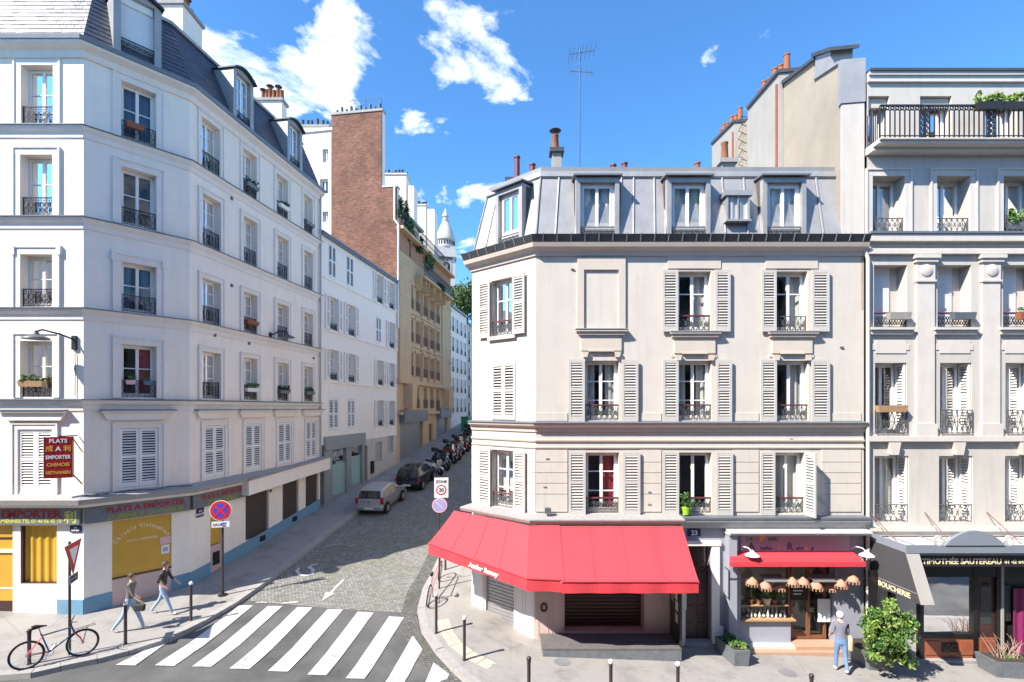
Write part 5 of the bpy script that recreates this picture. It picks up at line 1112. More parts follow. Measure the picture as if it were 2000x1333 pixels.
MB(FP).prism([(uu(1592),zP(1592,156)),(uu(1641),zP(1641,124)),(uu(1641),zP(1641,119)),(uu(1592),zP(1592,151))], -.66, .06).build('zinc_flashing', 'zinc', C)
def breast(px0, px1, y0, y1, mt, npots, base=10):
    a, b = uu(px0), uu(px1); o = MB(FP).prism([(a,base),(b,base),(b,zP(px1,y1)),(a,zP(px0,y0))], -.7, .16).build('chimney_breast', mt, C)
    MB(FP).prism([(a-.06,zP(px0,y0)+.004),(b+.06,zP(px1,y1)+.004),(b+.06,zP(px1,y1)+.14),(a-.06,zP(px0,y0)+.14)], -.76, .24).build('chimney_cap', 'lead_dark', o)
    for k in range(npots):
        f = (k+.5)/npots; u = a+(b-a)*f; z = zP(px0,y0)+(zP(px1,y1)-zP(px0,y0))*f+.14; h_ = .5+.15*(k % 2); MB().lathe(FP.pt(u,-.25,z), [(.14,0),(.11,h_),(.13,h_+.02),(.13,h_+.07),(.07,h_+.07)], 10).build('chimney_pot', 'terracotta', o, True)
    return o
breast(1468, 1530, 213, 143, 'plaster_stained', 6); breast(1396, 1440, 282, 240, 'plaster_stained', 6)
MB(FP).prism([(uu(1441),10),(uu(1467),10),(uu(1467),zP(1467,228)),(uu(1441),zP(1441,255))], -.6, .0).build('party_wall', 'plaster_old', C)
MB(FP).tube([(uu(1527),.2,zP(1527,165)),(uu(1527),.2,zP(1527,330))], .05, 6).build('rust_pipe', 'wood_red', C, True); MB(FP).tube([(uu(1439),.2,zP(1439,258)),(uu(1439),.2,zP(1439,330))], .05, 6).build('rust_pipe', 'wood_red', C, True)
lad = MB(FP)
for k in range(6): u = uu(1455); z = zP(1455,320)+k*.42; lad.tube([(u-.3,.0,z),(u-.3,.22,z+.1),(u+.3,.22,z+.1),(u+.3,.0,z)], .018, 4)
lad.build('climbing_irons', 'iron', C)
# ---- butcher's canopy and shop
BS = thing('butcher_shop_front', 'black butcher shop front with grey metal canopy and gold lettering', 'shop front', (14, 15.2, g(14, 15)))
XL, YF = 10.86, 14.1
MB().box(XL, 22, YF, 15.49, 3.08, 3.12).build('canopy_roof', 'canopy_white', BS); s = MB(); s.box(XL, 22, YF-.04, YF, 3.02, 3.24); s.box(XL-.04, XL, YF-.04, 15.49, 3.02, 3.24); s.build('canopy_fascia', 'canopy_grey', BS)
for k in range(7): x = XL+.5+k*.9; MB().box(x, x+.03, YF+.01, 15.48, 3.121, 3.16).build('canopy_rib', 'sign_metal', BS)
Ff = Face((XL, YF-.05), (22, YF-.05)); a, b = Ff.U(1846), Ff.U(1962); n = 14
ped = [(a+(b-a)*k/n, 3.242+.40*math.sin(math.pi*k/n)**.75) for k in range(n+1)]; PD = MB(Ff).prism([(a,3.2402)]+ped[1:-1]+[(b,3.2402)], -.07, .02).build('pediment', 'canopy_grey', BS)
for u in (a-.16, b+.16): q = MB(Ff); q.ring((u,3.36),.12,.05,-.03,10); q.ring((u+(.12 if u < a else -.12),3.31),.06,.04,-.03,8); q.build('scroll', 'canopy_white', BS)
for px0, px1 in ((1697,1757),(1805,1860),(1926,1996)):
    p, q = FC.pt(FC.U(px0),.02,ZC(1000)), (((px1-1000)/1000*14.6), 14.6, 3.12); MB().tube([p, q], .014, 5).build('tie_rod', 'iron_red', BS)
# side cheek of the butcher's awning with its lettering and pale end strip
FS = Face((XL-.05, 15.48), (XL-.05, 13.55)); ck = MB(FS).prism([(0,1.72),(1.93,1.80),(1.40,3.03),(0,3.03)], -.02, .0).build('awning_cheek', 'awning_grey', BS)
MB(FS).bar((.02,1.99),(1.83,2.05),.012,.004).build('cheek_seam', 'awning_trim', ck)
text('BOUCHERIE', FS, .98, .004, 1.82, .2, 'cream_letter', ck, bold=.004, sx=1.14, rot=R(2))
MB().hexa([(XL-.03,14.06,3.02),(XL+.36,14.06,3.02),(XL+.36,14.08,3.02),(XL-.03,14.08,3.02)][::1]+[(XL-.03,14.04,3.03),(XL+.36,14.04,3.03),(XL+.36,14.09,3.03),(XL-.03,14.09,3.03)]).build('awning_clamp', 'sign_metal', BS)
MB().hexa([(XL-.04,13.54,1.80),(XL+.32,13.54,1.80),(XL+.32,13.56,1.80),(XL-.04,13.56,1.80),(XL-.04,14.06,3.02),(XL+.32,14.06,3.02),(XL+.32,14.08,3.02),(XL-.04,14.08,3.02)]).build('awning_strip', 'awning_trim', BS)
sb = MB().box(XL+.35, 22, 14.22, 14.32, 2.60, 2.92).build('name_board', 'black_board', BS); MB().box(XL+.35, 22, 14.17, 14.2, 2.93, 2.965).build('awning_rail', 'sign_metal', BS)
Fn = Face((XL, 14.215), (22, 14.215)); text('TIMOTHÉE SAUTEREAU', Fn, Fn.U(1801), .002, 2.68, .215, 'cream_letter', sb, align='LEFT', bold=.005, sx=.98); text('01 42 64 45 12', Fn, Fn.U(1962), .002, 2.69, .15, 'cream_letter', sb, align='LEFT', bold=.002)
FW = Face((10.9, 15.12), (22, 15.12)); UW = FW.U; ZW = lambda y: FW.Z(1850, y); zr = ZW(1246); gb = g(13, 15)-.4
s = MB(FW); s.box(UW(1796), UW(1803), -.1, .03, gb, 2.7); s.box(UW(1900), UW(1909), -.1, .03, gb, 2.7); s.box(UW(1945), UW(1952), -.1, .03, gb, 2.7); s.box(UW(1803), UW(1900), -.1, .03, ZW(1246), ZW(1238)); s.box(UW(1803), 11, -.12, .02, ZW(1127), 2.9); s.box(0, UW(1796), -.1, .03, 2.2, 2.9); s.build('shop_frame', 'black_paint', BS)
MB(FW).box(0, 11, -.2, -.14, gb, 2.9).build('shop_back', 'black_board', BS)
MB(FW).quad((UW(1803),-.05,ZW(1238)),(UW(1900),-.05,ZW(1238)),(UW(1900),-.05,ZW(1127)),(UW(1803),-.05,ZW(1127))).build('pane', 'glass_clear', BS); MB(FW).box(UW(1803), UW(1900), -.13, -.1, ZW(1238), ZW(1127)).build('window_blind', 'sheet_grey', BS)
s = MB(FW).box(UW(1803), UW(1945), -.1, .0, gb, zr-.01).build('stall_riser', 'wood_red', BS); 
for px0, px1 in ((1808,1836),(1875,1900),(1914,1940)): MB(FW).box(UW(px0), UW(px1), -.01, .022, ZW(1279), ZW(1252)).build('riser_panel', 'wood_red', s)
q = MB(FW).box(UW(1840), UW(1870), -.01, .02, ZW(1274), ZW(1255)).build('vent_grille', 'black_paint', s)
v = MB(FW); v.ring((UW(1849),ZW(1264)),.07,.02,.03,8); v.ring((UW(1861),ZW(1264)),.07,.02,.03,8); v.build('vent_scroll', 'wood_brown', q)
dp = MB(FW).box(UW(1909), UW(1945), -.1, -.04, zr, 2.4).build('door_panel', 'wood_dark', BS); a, b = UW(1917), UW(1938); ar_ = [(a,ZW(1220)),(b,ZW(1220)),(b,ZW(1150))]+[((a+b)/2+(b-a)/2*math.cos(t_), ZW(1150)+.16*math.sin(t_)) for t_ in (R(30), R(60), R(90), R(120), R(150))]+[(a,ZW(1150))]; MB(FW).prism(ar_, -.04, -.03).build('arched_pane', 'car_glass', dp)
MB(FW).box(UW(1953), UW(1958), -.1, .05, gb, 2.4).build('shop_post', 'awning_trim', BS); MB(FW).box(UW(1962), UW(1978), -.1, -.05, ZW(1215), ZW(1145)).build('iron_lattice', 'iron', BS); c_ = curtain_mesh(FW, UW(1979), 11, gb, ZW(1150), -.02); c_.build('magenta_curtain', 'magenta', BS)
MB(FW).box(UW(1700), UW(1712), -.1, .03, gb, 2.2).build('shop_frame', 'black_paint', BS); MB(FW).box(UW(1740), UW(1748), -.1, .03, gb, 2.2).build('shop_frame', 'black_paint', BS); MB(FW).quad((UW(1712),-.05,gb),(UW(1796),-.05,gb),(UW(1796),-.05,2.2),(UW(1712),-.05,2.2)).build('pane', 'glass_clear', BS); MB(FW).box(UW(1748), UW(1796), -.13, -.11, gb, 2.2).build('window_blind', 'sheet_grey', BS)
MB().box(11.0, 16, 14.95, 15.5, -1.2, g(13,15)-.02+.1).build('door_step', 'granite', BS)
# ================================================================ buildings up the side street
def foliage(mb, c, rad, n, size, clumps=14, flat=.0):
    cs = []
    for _ in range(clumps):
        while True:
            p = Vector((random.uniform(-1,1), random.uniform(-1,1), random.uniform(-1,1)))
            if .25 < p.length < 1: break
        cs.append(p*.82)
    for k in range(n):
        q = random.choice(cs)+Vector((random.gauss(0,.16), random.gauss(0,.16), random.gauss(0,.16)))
        if q.length > 1.08: q = q.normalized()*1.05
        p = Vector((c[0]+q.x*rad[0], c[1]+q.y*rad[1], c[2]+q.z*rad[2])); s = size*random.uniform(.6,1.35)
        d = Vector((random.gauss(0,1), random.gauss(0,1), random.gauss(0,.7)+.2)).normalized(); e = d.orthogonal().normalized(); e.rotate(Matrix.Rotation(random.uniform(0,6.28), 3, d)); f = d.cross(e)
        i = [mb.P(*(p-e*s)), mb.P(*(p+f*s*.45+d*s*.12)), mb.P(*(p+e*s)), mb.P(*(p-f*s*.45+d*s*.12))]; mb.f.append(tuple(i))
    return mb
P4, P5 = (-8.64, 38.4), (-6.4, 53.3)
FD = Face(P3, P4); D2 = thing('shuttered_house', 'plain white house with white louvred shutters beyond the slate-roofed corner', 'building', (-10.5, 33, g(-10.5, 33)))
ZD = lambda y: FD.Z(650, y)
rows = [(ZD(546), ZD(480)), (ZD(645), ZD(581)), (ZD(743), ZD(684)), (ZD(841), ZD(779))]
def UD(a, b): return (FD.U(a), FD.U(b))
W_ = [((735,747),0),((759,769.5),0),((643,659),1),((679,692.5),1),((759.5,770),1),((643,659),2),((679,692.5),2),((737,747.5),2),((760.5,769),2),((737,747.5),3),((759.5,769),3)]
S_ = [((641.5,656),0),((676.5,690.5),0),((734.5,744.5),1),((642,661),3),((678.5,693),3)]
hl = [(*UD(*p), *rows[r]) for p, r in W_+S_]
wall(FD, 'wall', .01, FD.len, 5.0, 16.35, hl, 'white_wall', D2, rev=.22)
for p, r in W_:
    a, b = UD(*p); W = window(FD, D2, a, b, *rows[r], bars=(.45,.7), rev=.22); railing(FD, W, a, b, rows[r][0]+.01, .4, style='fancy'); sw = (b-a)*.5
    for q0, q1 in ((a-sw-.03, a-.03), (b+.03, b+sw+.03)): shutter(FD, D2, q0, q1, rows[r][0]-.03, rows[r][1]+.03, .03, 'shutter_white', pitch=.09)
for p, r in S_: closed_shutters(FD, D2, *UD(*p), *rows[r], w=-.03)
for z in (rows[1][0]-.08, rows[2][0]-.08, rows[0][0]-.08): MB(FD).box(.01, FD.len-.01, -.03, .06, z-.08, z).build('string_course', 'white_wall', D2)
MB(FD).box(.01, FD.len-.02, -.2, .16, 16.352, 16.45).build('roof_edge', 'zinc_dark', D2); MB(FD).hexa([(.01,-8,19),(FD.len-.02,-8,19),(FD.len-.02,.2,16.453),(.01,.2,16.453),(.01,-8,19.1),(FD.len-.02,-8,19.1),(FD.len-.02,.2,16.55),(.01,.2,16.55)]).build('roof', 'zinc_dark', D2)
core(D2, [FD.pt(.05,-1.6,0)[:2], FD.pt(FD.len-.05,-1.6,0)[:2], FD.pt(FD.len-.05,-8,0)[:2], FD.pt(.05,-8,0)[:2]], 0, 16.3, 'white_wall')
z0 = 5.0; a, b = UD(632,711)
wall(FD, 'ground_floor_wall', b, FD.len, 0, z0-.002, [(*UD(711,718), 1.5, 4.6), (*UD(733,746), FD.Z(740,902), FD.Z(740,864)), (*UD(757,768), FD.Z(762,885), FD.Z(762,850))], 'plaster_cream', D2, rev=.15)
MB(FD).box(*UD(711,718), -.2, -.14, 1.5, 4.6).build('house_door', 'wood_brown', D2)
for p0, p1, y1, y0 in ((733,746,902,864), (757,768,885,850)): MB(FD).box(*UD(p0,p1), -.16, -.13, FD.Z((p0+p1)/2,y1), FD.Z((p0+p1)/2,y0)).build('shop_window', 'sheet_grey', D2)
MB(FD).box(*UD(723.5,728), .0, .12, FD.Z(725,925), FD.Z(725,901)).build('letter_box', 'black_paint', D2)
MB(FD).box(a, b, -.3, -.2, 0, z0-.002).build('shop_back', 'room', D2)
sf = MB(FD); ztop = FD.Z(640,853); sf.box(a, b, -.2, .12, ztop-.75, ztop); sf.box(a, UD(648,649)[0], -.2, .05, 0, ztop-.75); sf.box(*UD(676,686), -.2, .03, 0, ztop-.75); sf.box(*UD(706,711), -.2, .05, 0, ztop-.75); SF_ = sf.build('grey_shop_front', 'grey_panel', D2)
for p0, p1, y0, ym in ((648.5,676,985,901), (686,706,965,893)):
    q = UD(p0, p1); gz = FD.ground(q[0])+.25; zm = gz+1.75; MB(FD).box(*q, -.1, -.08, gz, zm).build('frosted_pane', 'frosted', SF_); MB(FD).quad((q[0],-.09,zm),(q[1],-.09,zm),(q[1],-.09,ztop-.75),(q[0],-.09,ztop-.75)).build('pane', 'glass', SF_)
    MB(FD).box(q[0], q[1], -.12, -.04, gz-.6, gz).build('shop_sill', 'grey_panel', SF_)
# cream block and tall brick gable rising behind it
K = thing('rear_block', 'cream rear block with small windows left of the tall brick gable', 'building', (-16, 40, g(-16, 40)))
FK = Face((-20., 40.4), (-13.86, 39.35)); wall(FK, 'wall', 0, FK.len, 3, FK.Z(620,258), [(FK.U(625), FK.U(640.5), FK.Z(632,381), FK.Z(632,350)), (FK.U(630), FK.U(641), FK.Z(632,434), FK.Z(632,414)), (FK.U(630), FK.U(641), FK.Z(632,318), FK.Z(632,292))], 'plaster_cream', K, rev=.2)
for p0, p1, y1, y0 in ((625,640.5,381,350),(630,641,434,414),(630,641,318,292)): window(FK, K, FK.U(p0), FK.U(p1), FK.Z(632,y1), FK.Z(632,y0), bars=(), rev=.2)
MB(FK).box(.0, FK.len, -3, -1.3, 3, FK.Z(620,258)-.1).build('rear_wall', 'plaster_cream', K); MB(FK).box(-.1, FK.len+.1, -3, .1, FK.Z(620,258)+.003, FK.Z(620,258)+.2).build('roof_edge', 'canopy_white', K)
s0 = FK.pt(FK.U(603), -.8, FK.Z(620,258)); st = chimney(K, s0[0]-1.3, s0[0]+1.1, s0[1], s0[1]+.8, s0[2], s0[2]+.9, 6, 'plaster_white', 'granite', 'lead_dark', False)
dG = Vector((.989, -.148)); G0 = Vector((-13.85, 39.25)); FG = Face(tuple(G0), tuple(G0+dG*5.25))
E = thing('stone_apartment_block', 'beige stone apartment block with planted balconies and blank brick gable', 'building', (-8.6, 46, g(-8.6, 46)))
zT, zM = FG.Z(700, 221), FG.Z(760, 366); ug = FG.U(745)
MB(FG).prism([(0,8),(FG.len-.02,8),(FG.len-.02,zM),(ug,zM),(ug,zT),(0,zT)], -.08, 0).build('brick_gable', 'brick', E)
MB(FG).prism([(0,8),(FG.len+.0,8),(FG.len+.0,zM),(ug+.06,zM),(ug+.06,zT),(0,zT)], -.55, -.083).build('gable_wall', 'plaster_white', E)
MB(FG).box(-.05, ug+.1, -.62, .06, zT+.003, zT+.18).build('wall_coping', 'granite', E); MB(FG).box(ug+.07, FG.len+.05, -.62, .05, zM+.003, zM+.14).build('wall_coping', 'canopy_white', E)
rl = MB(FG); rl.tube([(.1,-.28,zT+1.15),(ug,-.28,zT+1.15)], .02, 4)
for k in range(4): rl.tube([(.15+k*(ug-.25)/3,-.28,zT+.1),(.15+k*(ug-.25)/3,-.28,zT+1.2)], .02, 4)
rl.build('roof_rail', 'iron', E)
for k in range(10): MB().lathe(FG.pt(.35+k*(ug-.6)/9,-.28,zT+.18), [(.11,0),(.11,.32+.2*(k % 2)),(.07,.34+.2*(k % 2))], 8).build('flue_pot', 'lead_dark', E, True)
MB(FG).tube([(FG.len-.15,.08,zM),(FG.len-.15,.08,FG.Z(766,430)),(FG.len+.15,.1,FG.Z(766,440)),(FG.len+.15,.1,13)], .09, 6).build('drain_pipe', 'moulding_white', E, True)
FE = Face(P4, P5); UE = lambda a, b: (FE.U(a), FE.U(b)); ZE = lambda y: FE.Z(816, y)
cE = [UE(798.5,806),UE(811.5,818.5),UE(826.5,834),UE(839.5,846.5),UE(851.5,857.5),UE(873.5,879)]
rE = [(ZE(610), ZE(568)), (ZE(672), ZE(630)), (ZE(736), ZE(694)), (ZE(798), ZE(757))]
zatt = 20.5
zl = 18.05
wall(FE, 'wall', 0, FE.len, 6.5, zl+1.0, [(*c_, *r_) for c_ in cE for r_ in rE], 'stone_beige', E, rev=.3)
wall(FE, 'ground_floor_wall', 0, FE.len, 1, 6.498, [(*UE(781,826), 2.2, 6.0), (*UE(853,873.5), 3.8, 6.2), (*UE(838,845), 3.6, 5.6)], 'stone_beige', E, rev=.3)
for q, z_ in ((UE(781,826), (2.2, 6.0)), (UE(853,873.5), (3.8, 6.2))):
    o = MB(FE).box(*q, -.28, -.2, *z_).build('roller_shutter', 'sign_metal', E); s = MB(FE)
    for k in range(24): zz_ = z_[0]+(z_[1]-z_[0])*k/24; s.box(q[0]+.05, q[1]-.05, -.2, -.17, zz_+.02, zz_+.11)
    s.build('shutter_slats', 'sign_metal', o); MB(FE).box(q[0]-.1, q[1]+.1, -.05, .45, z_[1]-.1, z_[1]+.85).build('shop_fascia', 'zinc_dark', E)
MB(FE).box(*UE(838,845), -.25, -.2, 3.6, 5.6).build('service_door', 'wood_brown', E)
for i, c_ in enumerate(cE):
    for j, r_ in enumerate(rE):
        W = window(FE, E, *c_, *r_, bars=(), rev=.3, curt=('full','blind') if (i+j) % 3 else None); railing(FE, W, c_[0]-.05, c_[1]+.05, r_[0]+.02, .75, w=.06, style='simple')
for k, c_ in enumerate(cE[1:5]):
    if k: MB(FE).box(c_[0]-.75, c_[0]-.35, -.02, .06, rE[2][0]-.4, rE[0][1]+.8).build('brick_strip', 'brick_orange', E)
for z_ in (rE[0][0]-.3, rE[1][0]-.3, rE[0][1]+.35): MB(FE).box(0, FE.len, -.03, .1, z_-.12, z_).build('string_course', 'stone_beige', E)
MB(FE).box(0, FE.len, -.03, .3, rE[2][0]-.75, rE[2][0]-.4).build('string_course', 'stone_beige', E); MB(FE).box(0, FE.len, -.03, .35, 6.5, 6.75).build('string_course', 'stone_beige', E)
for q in (UE(789,797), UE(864,872)): MB(FE).prism([(q[0],rE[3][0]),(q[1],rE[3][0]),(q[1]+.3,rE[2][0]-.76),(q[0],rE[2][0]-.76)], -.02, .7).build('bay_bracket', 'stone_beige', E)
for q in (UE(778,801), UE(862,878)): MB(FE).box(q[0], q[1]-.05, .0, .12, rE[2][0]-.38, zl+.9).build('corner_pier', 'stone_beige', E)
# two planted balconies under a brick attic
def balcony(u0, u1, z, proj, h=1.0):
    b_ = MB(FE).box(u0, u1, -.05, proj, z-.2, z).build('balcony_slab', 'stone_beige', E); r = MB(FE); n = int((u1-u0)/.22)
    for k in range(n+1): u = u0+(u1-u0)*k/n; r.bar((u,z),(u,z+h),.03,proj-.06)
    r.bar((u0,z+h),(u1,z+h),.06,proj-.06); r.bar((u0,z+.1),(u1,z+.1),.04,proj-.06); r.bar((u0,z+h*.5),(u1,z+h*.5),.05,proj-.06); r.build('balcony_railing', 'iron', b_)
balcony(*UE(812,872), zl, .8)
for k in range(26):
    z_ = rE[2][0]-.3+k*.42
    if z_ < zl+.6: MB(FE).box(UE(778,801)[0]+.01, UE(778,797)[1], .118, .135, z_, z_+.36).build('quoin', 'stone_beige', E)
for c_ in cE:
    for r_ in rE[:3]: s_ = MB(FE); s_.box(c_[0]-.16, c_[0]-.01, -.02, .05, r_[0]-.1, r_[1]+.1); s_.box(c_[1]+.01, c_[1]+.16, -.02, .05, r_[0]-.1, r_[1]+.1); s_.box(c_[0]-.22, c_[1]+.22, -.02, .12, r_[1]+.11, r_[1]+.3); s_.build('window_surround', 'stone_beige', E)
for c_ in cE[1:5]:
    for q in (c_[0]-.25, c_[1]+.1): MB(FE).prism([(q,zl-.22),(q+.2,zl-.22),(q+.2,zl-1.1)], 0, .6).build('balcony_bracket', 'stone_beige', E)
zA = zl+1.0
wall(FE, 'attic_wall', 0, FE.len, zA, zatt, [(*UE(797,803), zA+.15, zA+1.35), (*UE(830,837), zA+.15, zA+1.35)], 'brick_orange', E, rev=.2)
for q in (UE(797,803), UE(830,837)): window(FE, E, *q, zA+.15, zA+1.35, bars=(), rev=.2)
MB(FE).box(.02, FE.len, -.03, .5, zatt, zatt+.22).build('string_course', 'stone_beige', E); balcony(*UE(778,868), zatt+.23, .45)
MB(FE).box(1.0, FE.U(842), -2.5, -1.2, zatt-.5, zatt+2.6).build('set_back_storey', 'brick_orange', E); MB(FE).box(1.0, FE.U(843), -3, -.7, zatt+2.603, zatt+2.8).build('roof_edge', 'granite', E)
core(E, [FE.pt(1.6,-1.6,0)[:2], FE.pt(FE.len-.05,-1.6,0)[:2], FE.pt(FE.len-.05,-9,0)[:2], FE.pt(1.6,-9,0)[:2]], 0, zatt-.1, 'stone_beige')
chimney(E, -11.4, -9.2, 44.5, 46.2, 20, 27.3, 7, 'plaster_white', 'canopy_white', 'lead_dark', False); MB().box(-9.2+.003, -8.55, 44.6, 46.4, 20, 26.4).build('chimney_breast', 'plaster_white', E)
chimney(E, -10.0, -8.6, 51, 53, 20, 27.2, 8, 'plaster_white', 'canopy_white', 'lead_dark', False); MB().box(-8.6+.003, -7.75, 51.1, 53.3, 20, 26.9).build('chimney_breast', 'plaster_white', E)
hedges = []
for k, (px, py, rx, rz, nm) in enumerate(((785,410,1.0,1.0,'tall green shrub on the roof terrace beside the brick gable'), (797,448,1.3,.8,'leafy green planting spilling over the top balcony rail'), (815,475,1.7,.8,'dense ivy mass hanging midway along the top balcony'), (838,510,2.0,.8,'bushy planting at the far end of the top balcony'), (858,562,1.2,.5,'low planting on the lower balcony near the far bay'))):
    w = .1 if py < 540 else .5; u = FE.U(px, w); c = FE.pt(u, w, FE.Z(px, py, w)); T = thing('balcony_shrub', nm, 'shrub', (c[0], c[1], c[2]-rz), 'plants on the stone apartment balconies')
    tag(foliage(MB(), c, (.55, rx, rz), 650, .13).build('foliage', 'leaf_a' if k % 2 else 'leaf_dark', T), kind='stuff'); MB().tube([(c[0],c[1],c[2]-rz),(c[0],c[1],c[2]+rz*.3)], .03, 5).build('stem', 'stem', T)
# far white terrace houses
for k, (a, b, zt, lab) in enumerate((((-6.4,53.3), (-5.35,60.3), 17.6, 'far white terrace house next to the stone apartment block'), ((-5.35,60.3), (-3.4,73.3), 17.0, 'farthest pale terrace house at the bend of the street'))):
    Fh = Face(a, b); H = thing('terrace_house', lab, 'building', (a[0]-1, a[1]+3, g(a[0], a[1])), 'far terrace houses'); n = 4 if k == 0 else 6; hs = []
    for i in range(n):
        for j in range(5): u = Fh.len*(i+.3)/n; hs.append((u, u+Fh.len/n*.42, 6.6+j*2.15-(.5 if k else 0), 8.1+j*2.15-(.5 if k else 0)))
    wall(Fh, 'wall', .02, Fh.len, 2, zt, hs, 'white_wall' if k == 0 else 'plaster_cream', H, rev=.25)
    for h in hs:
        W = MB(Fh).box(h[0], h[1], -.25, -.2, h[2], h[3]).build('window', 'car_glass', H); MB(Fh).box((h[0]+h[1])/2-.04, (h[0]+h[1])/2+.04, -.2, -.17, h[2], h[3]).build('mullion', 'white_paint', W); railing(Fh, W, h[0], h[1], h[2], .5, w=.05, style='simple')
        for q0 in (h[0]-.36, h[1]+.02): MB(Fh).box(q0, q0+.33, .01, .05, h[2], h[3]).build('shutter', 'shutter_white', H)
    MB(Fh).box(0, Fh.len, -.2, .2, zt+.003, zt+.15).build('roof_edge', 'zinc_dark', H); MB(Fh).hexa([(.02,-5,zt+2.2),(Fh.len,-5,zt+2.2),(Fh.len,.15,zt+.153),(.02,.15,zt+.153),(.02,-5,zt+2.3),(Fh.len,-5,zt+2.3),(Fh.len,.15,zt+.25),(.02,.15,zt+.25)]).build('roof', 'zinc', H)
    MB(Fh).box(.02, Fh.len, -6, -1.2, 2, zt).build('rear_wall', 'white_wall', H)
# houses on the hidden right-hand side of the street, behind the awning building
Fr = Face((5.2,62), (.9,30.2)); H = thing('shaded_terrace', 'shaded cream terrace behind the awning building', 'building', (4, 45, g(4,45))); MB(Fr).box(0, Fr.len-.1, -8, 0, 0, 13.5).build('wall', 'plaster_cream', H); MB(Fr).box(0, Fr.len-.1, -8, .15, 13.503, 13.8).build('roof_edge', 'zinc_dark', H)
# white basilica bell tower on the hill
Tw = thing('bell_tower', 'white stone bell tower with conical dome rising far up the hill', 'tower', (-32.5, 250, 16)); cx, cy_, s = -32.5, 250, 4.4; ZT_ = lambda y: 7+(798-y)*.25
ra = math.radians(14); Mr = Matrix.Rotation(ra, 2)
def trot(x, y): v = Mr @ Vector((x, y)); return (cx+v.x, cy_+v.y)
def tbox(h0, z0, z1, nm, mt='stone_white', par=None): return MB().prism_z([trot(-h0,-h0), trot(h0,-h0), trot(h0,h0), trot(-h0,h0)], z0, z1).build(nm, mt, par or Tw)
tbox(4.3, 16, ZT_(507), 'shaft'); tbox(4.9, ZT_(507)+.02, ZT_(498), 'cornice'); tbox(4.3, ZT_(498)+.02, ZT_(486), 'attic')
for k in range(4):
    an = ra+k*math.pi/2; n = Vector((math.sin(an), -math.cos(an))); d = Vector((math.cos(an), math.sin(an))); Ft = Face((cx+n.x*4.31-d.x*4, cy_+n.y*4.31-d.y*4), (cx+n.x*4.31+d.x*4, cy_+n.y*4.31+d.y*4)); zc = ZT_(523); pts = [(2.3,zc-3.2),(5.7,zc-3.2)]+[(4+1.7*math.cos(R(t_)), zc+1.6*math.sin(R(t_))) for t_ in range(0, 181, 20)]
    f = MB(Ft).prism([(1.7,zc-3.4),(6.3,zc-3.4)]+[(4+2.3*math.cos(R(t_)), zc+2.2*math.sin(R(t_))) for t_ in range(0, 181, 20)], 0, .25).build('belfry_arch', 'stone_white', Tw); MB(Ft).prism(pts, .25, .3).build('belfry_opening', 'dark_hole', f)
    MB(Ft).box(3.6, 4.4, .3, .6, zc-3.2, zc+.4).build('belfry_column', 'stone_white', f)
    for q in range(7): MB(Ft).box(.9+q*.92, 1.35+q*.92, .1, .62, ZT_(512), ZT_(508)).build('bracket', 'dark_hole', Tw)
zb_ = ZT_(486); zk = ZT_(468)
MB().lathe((cx,cy_,zb_), [(4.7,0),(4.7,.8),(4.3,1.0),(4.3,3.4),(4.9,3.7),(4.9,4.5)], 20).build('drum', 'stone_white', Tw, True)
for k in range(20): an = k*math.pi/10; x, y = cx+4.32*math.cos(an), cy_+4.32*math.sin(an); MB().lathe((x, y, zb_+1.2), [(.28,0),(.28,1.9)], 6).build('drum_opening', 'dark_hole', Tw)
hh = ZT_(432)-zk; MB().lathe((cx,cy_,zk), [(4.5,0),(4.3,hh*.15),(3.7,hh*.4),(2.7,hh*.68),(1.7,hh*.9),(1.3,hh)], 20).build('dome', 'stone_white', Tw, True)
MB().lathe((cx,cy_,ZT_(432)), [(1.7,0),(1.7,.4),(1.2,.6),(1.2,1.8),(1.7,2.0),(1.6,2.6),(.9,4.2),(.35,5.4),(.12,6.2)], 14).build('lantern', 'stone_white', Tw, True)
# tree at the top of the street
Tt = thing('hill_tree', 'leafy green tree on the hill beyond the far terrace', 'tree', (-7.2, 90, g(-7.2, 90)))
c = (-8.0, 90, 26.6); tk = MB(); tk.tube([(-7.2,90,8),(-7.4,90,15),(-7.8,90,22),(-8,90,27)], [.35,.28,.2,.08], 8)
for k in range(7): an = k*.9; tk.tube([(-7.7,90,19+k*.8),(-8+2.2*math.cos(an),90+2.2*math.sin(an),22+k*.9)], [.12,.03], 5)
tk.build('trunk', 'stem', Tt, True); cm = MB(); foliage(cm, c, (4.2,4.2,3.6), 5200, .30, 34); foliage(cm, (-5,91,24.2), (3.5,3.5,3), 2600, .30, 20); foliage(cm, (-10,89,23.4), (2.2,2.2,2.4), 1500, .28, 14); tag(cm.build('crown', 'leaf_tree', Tt), kind='stuff')
# the house the view is taken from, across the front street
OP = thing('opposite_building', 'stone building across the front street behind the viewpoint', 'building', (0, -6, 0)); Fo = Face((40,-3.2), (-40,-3.2)); hs = [(3+i*3.1, 4.2+i*3.1, 4.4+j*3.1, 6.4+j*3.1) for i in range(24) for j in range(4)]
wall(Fo, 'wall', 0, Fo.len, -1.5, 17.5, hs, 'stone_cream', OP, rev=.25)
for h in hs: MB(Fo).box(h[0], h[1], -.28, -.25, h[2], h[3]).build('window', 'car_glass', OP)
MB(Fo).box(0, Fo.len, -12, -.3, -1.5, 17.4).build('rear_wall', 'stone_cream', OP); MB(Fo).box(0, Fo.len, -12, .3, 17.5, 17.8).build('roof_edge', 'zinc_dark', OP)

